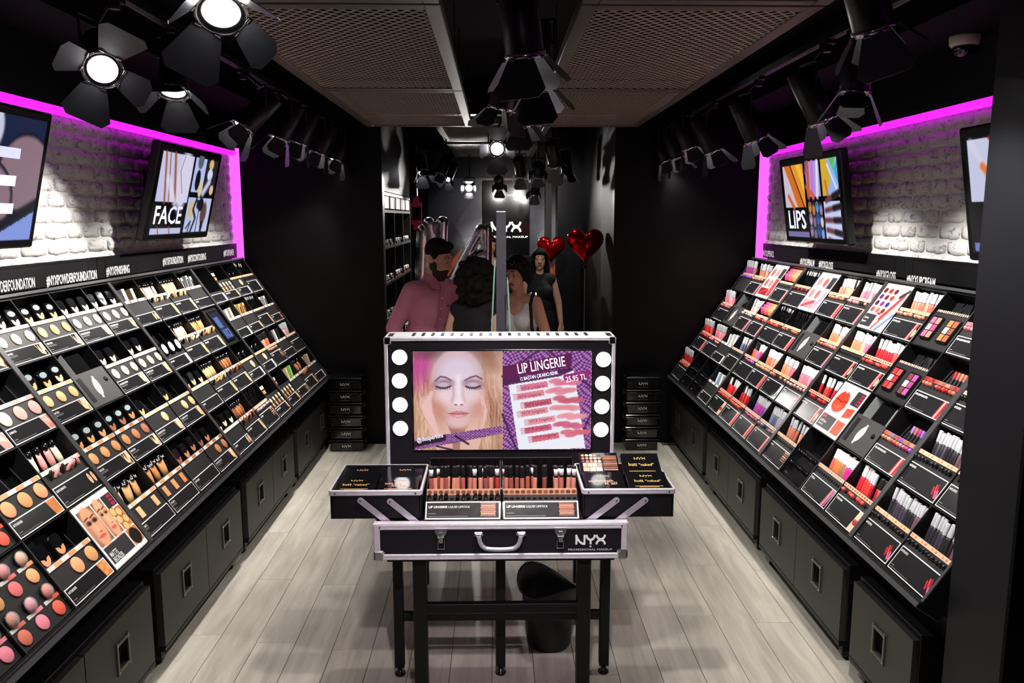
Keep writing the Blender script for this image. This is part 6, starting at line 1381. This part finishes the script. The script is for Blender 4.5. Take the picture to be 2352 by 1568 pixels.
# ceiling grilles and spotlights of the front shop
for (y0, y1, nm) in ((7.3, 9.0, 'near'), (9.3, 11.2, 'far')):
    w, l = 1.05, y1-y0; e = empty('ceiling_grille', T(-0.03, (y0+y1)/2, 2.72), f'{nm} grey ceiling grille of the front shop beyond the opening', 'ceiling grille', 'suspended ceiling grilles'); fr = 0.06
    for c, d in (((-w/2+fr/2, 0, 0.02), (fr, l, 0.045)), ((w/2-fr/2, 0, 0.02), (fr, l, 0.045)), ((0, -l/2+fr/2, 0.02), (w-2*fr, fr, 0.045)), ((0, l/2-fr/2, 0.02), (w-2*fr, fr, 0.045))): b = MB(); b.box(c, d, FRAMEM, ch=0.003); b.build('frame_rail', e)
    o = obj('expanded_mesh', mesh_panel(w-2*fr, l-2*fr), e); o['kind'] = 'stuff'
    for sx in (-1, 1):
        for sy in (-1, 1): b = MB(); b.cyl((sx*(w/2-0.03), sy*l*0.36, 0.04), (sx*(w/2-0.03), sy*l*0.36, ZC-2.72), 0.003, 0.003, DKMET, 6); b.build('hanger_rod', e)
for k, (px, py, z, aim, wt, lab) in enumerate(((972, 397, 2.36, (-0.5, 7.7, 1.2), 50, 'lit bell-like spotlight left of the front shop'), (1012, 400, 2.38, (-1.1, 8.6, 1.2), 50, 'spotlight above the cubby shelves'), (1028, 412, 2.34, (-1.1, 9.0, 1.0), 40, 'spotlight behind the cubby shelf spotlight'),
        (1077, 432, 2.36, (-0.45, 7.9, 1.6), 120, 'lit spotlight over the silver balloons'), (1147, 428, 2.36, (0.1, 12.3, 1.6), 70, 'spotlight in line with the tall grey post'), (1196, 400, 2.38, (0.5, 10.4, 0.8), 50, 'spotlight with wide flap right of the tall grey post'), (1236, 398, 2.36, (0.6, 11.5, 1.5), 50, 'spotlight above the smaller heart balloon'),
        (1275, 378, 2.36, (0.9, 8.2, 1.0), 40, 'spotlight left of the larger heart balloon'), (1302, 398, 2.34, (0.9, 8.6, 0.8), 40, 'lowest spotlight over the larger heart balloon'), (1228, 442, 2.36, (0.3, 12.0, 1.2), 40, 'farthest spotlight in the front shop'))):
    spotlight(at(px, py, 1, min(10.6, 0.47*FPX/(500-py))), aim, lab, wt, track_z=2.996, doors=(26, 24, 26, 24), size=80, group='front shop spotlights')

# ================================================================== BALLOONS
def sph(b, c, r, mt, M=None, n=14, m=9):
    rx, ry, rz = r if isinstance(r, (tuple, list)) else (r, r, r); pr = [(max(math.sin(PI*i/m), 1e-7), -math.cos(PI*i/m)) for i in range(m+1)]
    b.lathe(pr, mt, n, Matrix.Translation(Vector(c)) @ (M or Matrix.Identity(4)) @ SCL(rx, ry, rz))
def capsule(b, p0, p1, r0, r1, mt): sph(b, p0, r0, mt); sph(b, p1, r1, mt); b.cyl(p0, p1, r0, r1, mt, 14)
def remeshed(name, b, voxel, smooth=4, mats=None, pick=None):
    o = bpy.data.objects.new(name, b.mesh(name)); m = o.modifiers.new('r', 'REMESH'); m.mode = 'VOXEL'; m.voxel_size = voxel; m.use_smooth_shade = True
    s_ = o.modifiers.new('s', 'SMOOTH'); s_.factor = 0.5; s_.iterations = smooth
    me = baked(o); bpy.data.objects.remove(o, do_unlink=True); me.name = name
    me.materials.clear()
    for q in (mats or b.mats): me.materials.append(q)
    n = len(me.polygons); me.polygons.foreach_set('use_smooth', [True]*n)
    if pick: me.polygons.foreach_set('material_index', [pick(p.center) for p in me.polygons])
    else: me.polygons.foreach_set('material_index', [0]*n)
    me.update(); return me
FOIL = mat('silver_foil', (235, 235, 240), 0.24, metal=1.0, noise=0.05, nscale=10, bump=0.6, bscale=35)
RED = mat('red_foil', (214, 16, 22), 0.14, metal=0.9, noise=0.05, bump=0.25, bscale=25)
def foil_letter(strokes, Y, r, label):
    b = MB()
    for pa, pb in strokes: capsule(b, at(*pa, 1, Y), at(*pb, 1, Y), r, r, FOIL)
    o = obj('foil_balloon', remeshed('foil_balloon', b, 0.012, 3), None); tag(o, label, 'balloon', 'silver letter balloons')
    low = min((Vector(v.co) for v in o.data.vertices), key=lambda v: v.z); q = MB(); q.cyl(low+Vector((0, 0, 0.02)), (low.x, low.y, 0.0), 0.0015, 0.0015, WHITE, 6); q.build('string', o)
foil_letter([((966, 650), (970, 530)), ((985, 512), (1003, 640)), ((1016, 510), (1010, 640))], 7.7, 0.058, 'silver foil letter balloon above the man in pink')
foil_letter([((1030, 665), (1062, 600)), ((1062, 600), (1104, 527)), ((1118, 528), (1117, 610)), ((1062, 600), (1112, 580))], 7.9, 0.056, 'silver foil letter balloon above the curly-haired woman')
def heart(px, py, wpx, Y, label):
    c = at(px, py, 1, Y); w = wpx*(Y+0.1)/FPX; b = MB(); n, m = 40, 12; vs = []
    for j in range(m+1):
        f = math.sin(PI/2*(1-abs(1-2*j/m)))if True else 0; k = -1 if j < m/2 else 1; d = k*0.22*math.sqrt(max(0, 1-f**2.2)); 
        for i in range(n):
            t = 2*PI*i/n; hx_ = 16*math.sin(t)**3/32; hz_ = (13*math.cos(t)-5*math.cos(2*t)-2*math.cos(3*t)-math.cos(4*t))/32
            vs.append((hx_*f, d, hz_*f))
    fs = [(j*n+i, j*n+(i+1) % n, (j+1)*n+(i+1) % n, (j+1)*n+i) for j in range(m) for i in range(n)]
    b.add(vs, fs, RED, SCL(w, w, w*1.08), True); o = b.build('heart_balloon', None, Matrix.Translation(c)); tag(o, label, 'balloon', 'red heart balloons')
    zb = -0.53*w*1.08; q = MB(); q.cyl((0, 0, zb+0.01), (0, 0, zb-0.025), 0.006, 0.016, RED, 10); q.build('neck', o)
    q = MB(); q.cyl((0, 0, zb-0.02), (0.0, 0, -c.z+0.001), 0.0022, 0.0022, WHITE, 6); q.build('string', o)
heart(1344, 560, 84, 7.2, 'larger red heart balloon on a white string'); heart(1266, 569, 63, 9.0, 'smaller red heart balloon next to the woman holding a phone')

# ================================================================== MIRROR POST BEHIND THE CASE
mt_ = empty('display_table', T(0.02, 3.79, 0), 'dark display table back to back with the vanity case', 'table')
b = MB(); b.box((0, 0, 0.71), (0.90, 0.54, 0.18), BLACK, ch=0.004); b.build('table_top', mt_)
for sx in (-1, 1): b = MB(); b.box((sx*0.40, 0.22, 0.31), (0.04, 0.04, 0.62), DKMET); b.build('leg', mt_); b = MB(); b.box((sx*0.37, -0.22, 0.31), (0.04, 0.04, 0.62), DKMET); b.build('leg', mt_)
pc = at(1151, 600, 1, 3.90)
mp_ = empty('mirror_stand', T(pc.x, 3.90, 0.801), 'tall grey post with leaning glass panes behind the lit screen', 'mirror stand')
GREYP = mat('grey_post_paint', (66, 62, 72), 0.45, noise=0.06); hz_ = at(1151, 485, 1, 3.90).z-0.801
b = MB(); b.box((0, 0, hz_/2), (0.049, 0.045, hz_), GREYP, ch=0.003); b.build('post', mp_); b = MB(); b.box((0, 0, 0.006), (0.28, 0.16, 0.012), GREYP, ch=0.002); b.build('base_plate', mp_)
for sx, py in ((-1, 600), (1, 640)):
    zt = at(1151, py, 1, 3.90).z-0.801; ln = zt-0.02
    M = T(sx*0.030, 0.0, zt) @ RY(-sx*0.05); b = MB(); b.box((0, 0.0, -ln/2), (0.006, 0.20, ln), GLASS); pn = b.build('glass_pane', mp_, M); b = MB(); b.box((0, -0.1005, -ln/2), (0.007, 0.002, ln), GLEDGE); b.build('glass_edge', pn)

# ================================================================== PEOPLE
SKIN = mat('skin', (196, 146, 120), 0.55, noise=0.05, nscale=30); SKIN2 = mat('lighter_skin', (206, 160, 136), 0.55, noise=0.05, nscale=30)
HAIR = mat('dark_hair', (15, 11, 10), 0.75, noise=0.3, nscale=60, bump=0.4, bscale=120, spec=0.2); BEARD = mat('dark_beard', (40, 28, 24), 0.7, noise=0.3, nscale=120, bump=0.4, bscale=300)
LIP = mat('lip_tint', (150, 74, 70), 0.5, noise=0.05); EYEW = mat('eye_white', (214, 208, 202), 0.3, noise=0.02); EYED = mat('eye_dark', (30, 22, 18), 0.2, noise=0.02)
PINKSH = mat('pink_shirt_cotton', (196, 122, 146), 0.8, noise=0.08, nscale=12, bump=0.25, bscale=14); BLKCL = mat('black_cloth', (16, 15, 17), 0.85, noise=0.1, nscale=20, bump=0.2, bscale=20)
WHT = mat('white_ribbed_cotton', (222, 218, 220), 0.8, noise=0.05, nscale=30, bump=0.2, bscale=40); JEAN = mat('dark_denim', (30, 34, 48), 0.8, noise=0.1, nscale=60)
def person(px, py, Y, H, heading, lean=0.0, hyaw=0.0, hpitch=0.0, arms=None, skin=SKIN, top=None, top_sleeve='long', bottom=None, hair='short', label='', female=False):
    """px, py = photo pixel of the head centre, Y = distance; the figure stands on the floor; faces -y before heading"""
    s = H/1.75; Rl = T(0, 0, 0.95) @ RX(lean) @ T(0, 0, -0.95)
    up = lambda p: Rl @ Vector(p)
    neck = up((0, 0, 1.50)); Rh = Matrix.Translation(neck) @ RZ(hyaw) @ RX(hpitch) @ RX(lean*0.4) @ T(0, 0, -1.50)
    hd = lambda p: Rh @ Vector(p)
    sw = 0.165 if not female else 0.145
    J = {'sl': up((-sw, 0, 1.405)), 'sr': up((sw, 0, 1.405))}
    default = {'l': [(-sw-0.06, 0.02, 1.12), (-sw-0.05, -0.06, 0.88)], 'r': [(sw+0.06, 0.02, 1.12), (sw+0.05, -0.06, 0.88)]}
    arms = {**default, **(arms or {})}
    A = {k: [up(p) if i == 0 else up(p) for i, p in enumerate(arms[k])] for k in 'lr'}
    tw = 0.92 if female else 1.0
    def torso(b, g, m, neckline=True):
        for c, r in (((0, 0, 0.96), (0.165, 0.115, 0.12)), ((0, 0, 1.10), (0.135*tw+0.01, 0.10, 0.16)), ((0, 0.0, 1.27), (0.165*tw, 0.115, 0.17))):
            sph(b, up(c), tuple(q+g for q in r), m, RX(lean))
        capsule(b, up((-sw*0.8, 0, 1.40)), up((sw*0.8, 0, 1.40)), 0.062+g, 0.062+g, m)
        if female:
            for sx in (-1, 1): sph(b, up((sx*0.07, -0.085, 1.27)), 0.062+g, m)
    def arm(b, k, g, m, full=True):
        sh_ = J['s'+k]; e_, w_ = A[k]; capsule(b, sh_, e_, 0.052*(0.9 if female else 1)+g, 0.041+g, m)
        if full: capsule(b, e_, w_, 0.040+g, 0.028+g, m)
    def leg(b, sx, g, m):
        capsule(b, (sx*0.085, 0, 0.90), (sx*0.09, -0.01, 0.50), 0.085+g, 0.056+g, m); capsule(b, (sx*0.09, -0.01, 0.50), (sx*0.09, 0.02, 0.10), 0.054+g, 0.040+g, m)
    # body: one continuous skin
    b = MB(); torso(b, 0, skin); b_ = b
    capsule(b, up((0, 0.005, 1.40)), hd((0, 0.0, 1.55)), 0.056 if not female else 0.048, 0.052 if not female else 0.046, skin)
    sph(b, hd((0, 0.015, 1.655)), (0.074, 0.092, 0.098), skin, RZ(hyaw)); sph(b, hd((0, -0.028, 1.60)), (0.060, 0.066, 0.088), skin, RZ(hyaw)); sph(b, hd((0, -0.062, 1.540)), 0.026, skin)
    capsule(b, hd((0, -0.092, 1.650)), hd((0, -0.112, 1.607)), 0.009, 0.015, skin); sph(b, hd((-0.012, -0.100, 1.604)), 0.010, skin); sph(b, hd((0.012, -0.100, 1.604)), 0.010, skin)
    capsule(b, hd((-0.04, -0.078, 1.668)), hd((0.04, -0.078, 1.668)), 0.014, 0.014, skin)
    capsule(b, hd((-0.018, -0.084, 1.570)), hd((0.018, -0.084, 1.570)), 0.010, 0.010, skin)
    for sx in (-1, 1): sph(b, hd((sx*0.076, 0.012, 1.625)), (0.012, 0.022, 0.032), skin, RZ(hyaw))
    for k in 'lr':
        arm(b, k, 0, skin); e_, w_ = A[k]; d = (w_-e_).normalized(); sd = d.cross(Vector((0, 0, 1)));  sd = sd.normalized() if sd.length > 0.1 else Vector((1, 0, 0)); pl_ = w_+d*0.05
        capsule(b, w_+d*0.02-sd*0.014, pl_+d*0.02-sd*0.018, 0.020, 0.018, skin); capsule(b, w_+d*0.02+sd*0.014, pl_+d*0.02+sd*0.018, 0.020, 0.018, skin)
        nrm = d.cross(sd)
        for f in range(4):
            o_ = pl_+d*0.03+sd*(-0.026+0.0175*f); ln = (0.034, 0.042, 0.040, 0.030)[f]; m1 = o_+d*ln; capsule(b, o_, m1, 0.0088, 0.008, skin); capsule(b, m1, m1+(d*0.8-nrm*0.6)*ln*0.8, 0.008, 0.007, skin)
        t0 = w_+d*0.03+sd*0.03; capsule(b, t0, t0+d*0.035+sd*0.022, 0.0105, 0.009, skin); capsule(b, t0+d*0.035+sd*0.022, t0+d*0.065+sd*0.022, 0.009, 0.008, skin)
    for sx in (-1, 1): leg(b, sx, 0, skin); capsule(b, (sx*0.09, 0.03, 0.05), (sx*0.10, -0.13, 0.032), 0.042, 0.030, skin)
    me = remeshed('person', b, 0.0085, 3)
    root = Matrix.Identity(4)
    hc = at(px, py, 1, Y); h0 = (RZ(heading) @ (hd((0, -0.01, 1.62))*s)); base = Vector((hc.x-h0.x, hc.y-h0.y, 0))
    root = Matrix.Translation(base) @ RZ(heading) @ SCL(s, s, s)
    P_ = obj('person', me, None, root); tag(P_, label, 'person')
    def child(nm, b, vx=0.011, sm=4, cut=None):
        m = remeshed(nm, b, vx, sm); return obj(nm, m, P_)
    b = MB(); torso(b, 0.014, top)
    if top_sleeve == 'vest': pass
    elif top_sleeve != 'tank':
        for k in 'lr': arm(b, k, 0.014, top, top_sleeve == 'long')
        capsule(b, up((0, 0.004, 1.42)), up((0, 0.0, 1.475)), 0.066, 0.070, top)
    else:
        b = MB(); g = 0.012
        for c, r in (((0, 0, 0.96), (0.165, 0.115, 0.12)), ((0, 0, 1.10), (0.135*tw+0.01, 0.10, 0.16)), ((0, 0.0, 1.24), (0.155*tw, 0.115, 0.13))): sph(b, up(c), tuple(q+g for q in r), top, RX(lean))
        for sx in (-1, 1): sph(b, up((sx*0.07, -0.085, 1.27)), 0.062+g, top); capsule(b, up((sx*0.085, -0.075, 1.33)), up((sx*0.10, 0.0, 1.455)), 0.03, 0.022, top); capsule(b, up((sx*0.10, 0.0, 1.455)), up((sx*0.08, 0.08, 1.35)), 0.022, 0.03, top)
    cl = child('shirt' if top is PINKSH else 'top', b)
    b = MB()
    for sx in (-1, 1): leg(b, sx, 0.014, bottom)
    sph(b, (0, 0, 0.94), (0.182, 0.132, 0.11), bottom); child('trousers' if bottom is JEAN else 'skirt', b)
    for sx in (-1, 1): b = MB(); capsule(b, (sx*0.09, 0.04, 0.055), (sx*0.10, -0.14, 0.04), 0.052, 0.040, BLKCL); me_ = remeshed('shoe', b, 0.012, 3); obj('shoe', me_, P_)
    # eyes, brows, mouth
    for sx in (-1, 1):
        b = MB(); sph(b, hd((sx*0.031, -0.083, 1.645)), (0.014, 0.010, 0.007), EYEW, RZ(hyaw), 10, 6); sph(b, hd((sx*0.031, -0.089, 1.644)), (0.007, 0.006, 0.0065), EYED, RZ(hyaw), 8, 6); b.build('eye', P_)
        b = MB(); capsule(b, hd((sx*0.014, -0.091, 1.676)), hd((sx*0.050, -0.079, 1.672)), 0.0034, 0.0026, HAIR); b.build('eyebrow', P_)
    b = MB(); sph(b, hd((0, -0.092, 1.570)), (0.024, 0.008, 0.009), LIP, RZ(hyaw), 12, 6); b.build('lips', P_)
    rr = random.Random(int(px)); b = MB()
    if hair == 'short':
        sph(b, hd((0, 0.028, 1.685)), (0.080, 0.096, 0.088), HAIR, RZ(hyaw)); sph(b, hd((0, -0.03, 1.735)), (0.062, 0.05, 0.036), HAIR, RZ(hyaw))
        for sx in (-1, 1): sph(b, hd((sx*0.070, 0.005, 1.668)), (0.014, 0.03, 0.04), HAIR, RZ(hyaw))
        child('hair', b, 0.009, 2)
        b = MB(); sph(b, hd((0, -0.045, 1.548)), (0.060, 0.058, 0.045), BEARD, RZ(hyaw)); sph(b, hd((0, -0.062, 1.528)), (0.042, 0.04, 0.040), BEARD)
        for sx in (-1, 1): sph(b, hd((sx*0.058, -0.012, 1.588)), (0.014, 0.034, 0.04), BEARD, RZ(hyaw)); capsule(b, hd((sx*0.006, -0.100, 1.588)), hd((sx*0.03, -0.088, 1.575)), 0.008, 0.008, BEARD)
        child('beard', b, 0.008, 2)
    elif hair == 'curly':
        for i in range(170):
            z = rr.uniform(-1, 1); t = rr.uniform(0, 2*PI); q = math.sqrt(1-z*z); rad = rr.uniform(0.85, 1.06)
            c = (0.135*q*math.cos(t)*rad, 0.03+0.125*q*math.sin(t)*rad, 1.60+0.165*z*rad)
            if c[1] < -0.07 and abs(c[0]) < 0.07 and c[2] < 1.68: continue
            sph(b, hd(c), rr.uniform(0.020, 0.034), HAIR, None, 8, 5)
        sph(b, hd((0, 0.04, 1.62)), (0.115, 0.105, 0.14), HAIR); child('curly_hair', b, 0.009, 1)
    else:
        sph(b, hd((0, 0.03, 1.675)), (0.084, 0.098, 0.094), HAIR, RZ(hyaw)); ln = 0.12 if hair == 'bob' else 0.36
        for sx in (-1, 1): capsule(b, hd((sx*0.072, 0.02, 1.68)), hd((sx*0.082, 0.03, 1.68-ln*0.85)), 0.028, 0.034, HAIR)
        for q in (-0.04, 0, 0.04): capsule(b, hd((q, 0.085, 1.68)), hd((q*1.4, 0.10, 1.68-ln)), 0.04, 0.036, HAIR)
        capsule(b, hd((-0.050, -0.060, 1.712)), hd((0.050, -0.060, 1.712)), 0.028, 0.028, HAIR); capsule(b, hd((0.062, -0.045, 1.70)), hd((0.078, -0.01, 1.60)), 0.018, 0.018, HAIR); capsule(b, hd((-0.062, -0.045, 1.70)), hd((-0.078, -0.01, 1.60)), 0.018, 0.018, HAIR); child('hair', b, 0.009, 2)
    return P_, up, hd
m_, up_, hd_ = person(1008, 603, 5.6, 1.76, 0.72, 0.20, 0.35, 0.30, {'l': [(-0.25, 0.05, 1.13), (-0.22, -0.08, 0.90)], 'r': [(0.24, -0.04, 1.13), (0.12, -0.30, 1.02)]}, SKIN, PINKSH, 'long', JEAN, 'short', 'bearded man in a pink shirt looking down')
b = MB(); b.box((0, 0, 0), (0.03, 0.006, 0.36), mat('pink_placket', (176, 104, 126), 0.8, noise=0.06)); b.build('button_placket', m_, T(*up_((0, -0.128, 1.27))) @ RX(0.20))
for i in range(4): b = MB(); sph(b, up_((0, -0.136, 1.38-i*0.075)), 0.005, OFFW, None, 8, 5); b.build('button', m_)
for sx in (-1, 1): b = MB(); b.prism([(0.0, 0.0), (0.075, 0.03), (0.07, -0.035), (0.012, -0.05)] if sx > 0 else [(0.0, 0.0), (-0.012, -0.05), (-0.07, -0.035), (-0.075, 0.03)], -0.003, 0.003, PINKSH, T(*up_((0, -0.082, 1.475))) @ RX(PI/2-0.5)); b.build('collar', m_)
b = MB(); b.text('NYX', 0.018, mat('navy_stitching', (40, 44, 100), 0.7, noise=0.05), T(*up_((0.05, -0.129, 1.31))) @ RX(PI/2+0.2), 0.9, 0.02); b.build('chest_embroidery', m_)
person(1096, 628, 5.35, 1.62, PI-0.35, 0.12, 0.0, 0.15, None, SKIN2, BLKCL, 'vest', BLKCL, 'curly', 'woman with dark curly hair seen from behind', True)
w3, up3, hd3 = person(1184, 622, 5.75, 1.63, -0.42, 0.10, -0.1, 0.25, {'r': [(0.235, -0.02, 1.13), (0.02, -0.26, 1.08)], 'l': [(-0.22, -0.04, 1.13), (-0.02, -0.28, 1.05)]}, SKIN, WHT, 'tank', JEAN, 'bob', 'woman in a white tank top with sunglasses on her head', True)
b = MB(); b.lathe([(0.0, 0), (0.030, 0.002), (0.030, 0.006), (0.0, 0.008)], SCRBLK, 14, T(*hd3((-0.036, -0.075, 1.735))) @ RX(1.1)); b.lathe([(0.0, 0), (0.030, 0.002), (0.030, 0.006), (0.0, 0.008)], SCRBLK, 14, T(*hd3((0.036, -0.075, 1.735))) @ RX(1.1)); b.cyl(hd3((-0.02, -0.085, 1.74)), hd3((0.02, -0.085, 1.74)), 0.004, 0.004, SCRBLK, 6)
for sx in (-1, 1): b.cyl(hd3((sx*0.066, -0.07, 1.735)), hd3((sx*0.09, 0.03, 1.70)), 0.003, 0.003, SCRBLK, 6)
sgm = b.mesh('sunglasses'); sgm.transform(w3.matrix_world); tag(obj('sunglasses', sgm, None), 'black sunglasses pushed up on the hair of the woman in white', 'sunglasses')
b = MB(); b.tube([up3((0.02, 0.12, 1.2)), up3((0.10, 0.08, 1.40)), up3((0.125, 0.0, 1.475)), up3((0.13, -0.08, 1.40)), up3((0.15, -0.115, 1.22)), up3((0.17, -0.06, 1.0))], 0.013, BLKCL, 10); sgm = b.mesh('bag_strap'); sgm.transform(w3.matrix_world)
o = obj('shoulder_bag', sgm, None); tag(o, 'black shoulder bag strap over the white tank top', 'bag')
b = MB(); b.box((0, 0, 0), (0.10, 0.26, 0.20), BLKCL, ch=0.03); b.build('bag_body', o, w3.matrix_world @ Matrix.Translation(up3((0.215, -0.02, 0.93))))
w4, up4, hd4 = person(1240, 597, 8.4, 1.58, 0.05, 0.0, -0.1, 0.05, {'l': [(-0.21, 0.0, 1.13), (-0.13, -0.22, 1.18)], 'r': [(0.225, 0.02, 1.12), (0.25, -0.02, 0.88)]}, SKIN2, BLKCL, 'vest', BLKCL, 'long', 'long-haired woman in black walking with a phone', True)
b = MB(); b.box((0, 0, 0), (0.075, 0.010, 0.145), mat('gold_phone', (196, 186, 168), 0.3, metal=0.3, noise=0.03), ch=0.004); o = b.build('phone', None, w4.matrix_world @ Matrix.Translation(up4((-0.10, -0.31, 1.21))) @ RX(-0.5)); tag(o, 'pale phone held by the woman in black', 'phone')
person(1127, 566, 10.6, 1.66, 0.3, 0.0, 0.0, 0.1, None, SKIN, BLKCL, 'tank', BLKCL, 'long', 'distant person in black half hidden by the grey post', True)
bpy.data.scenes.remove(WORK)
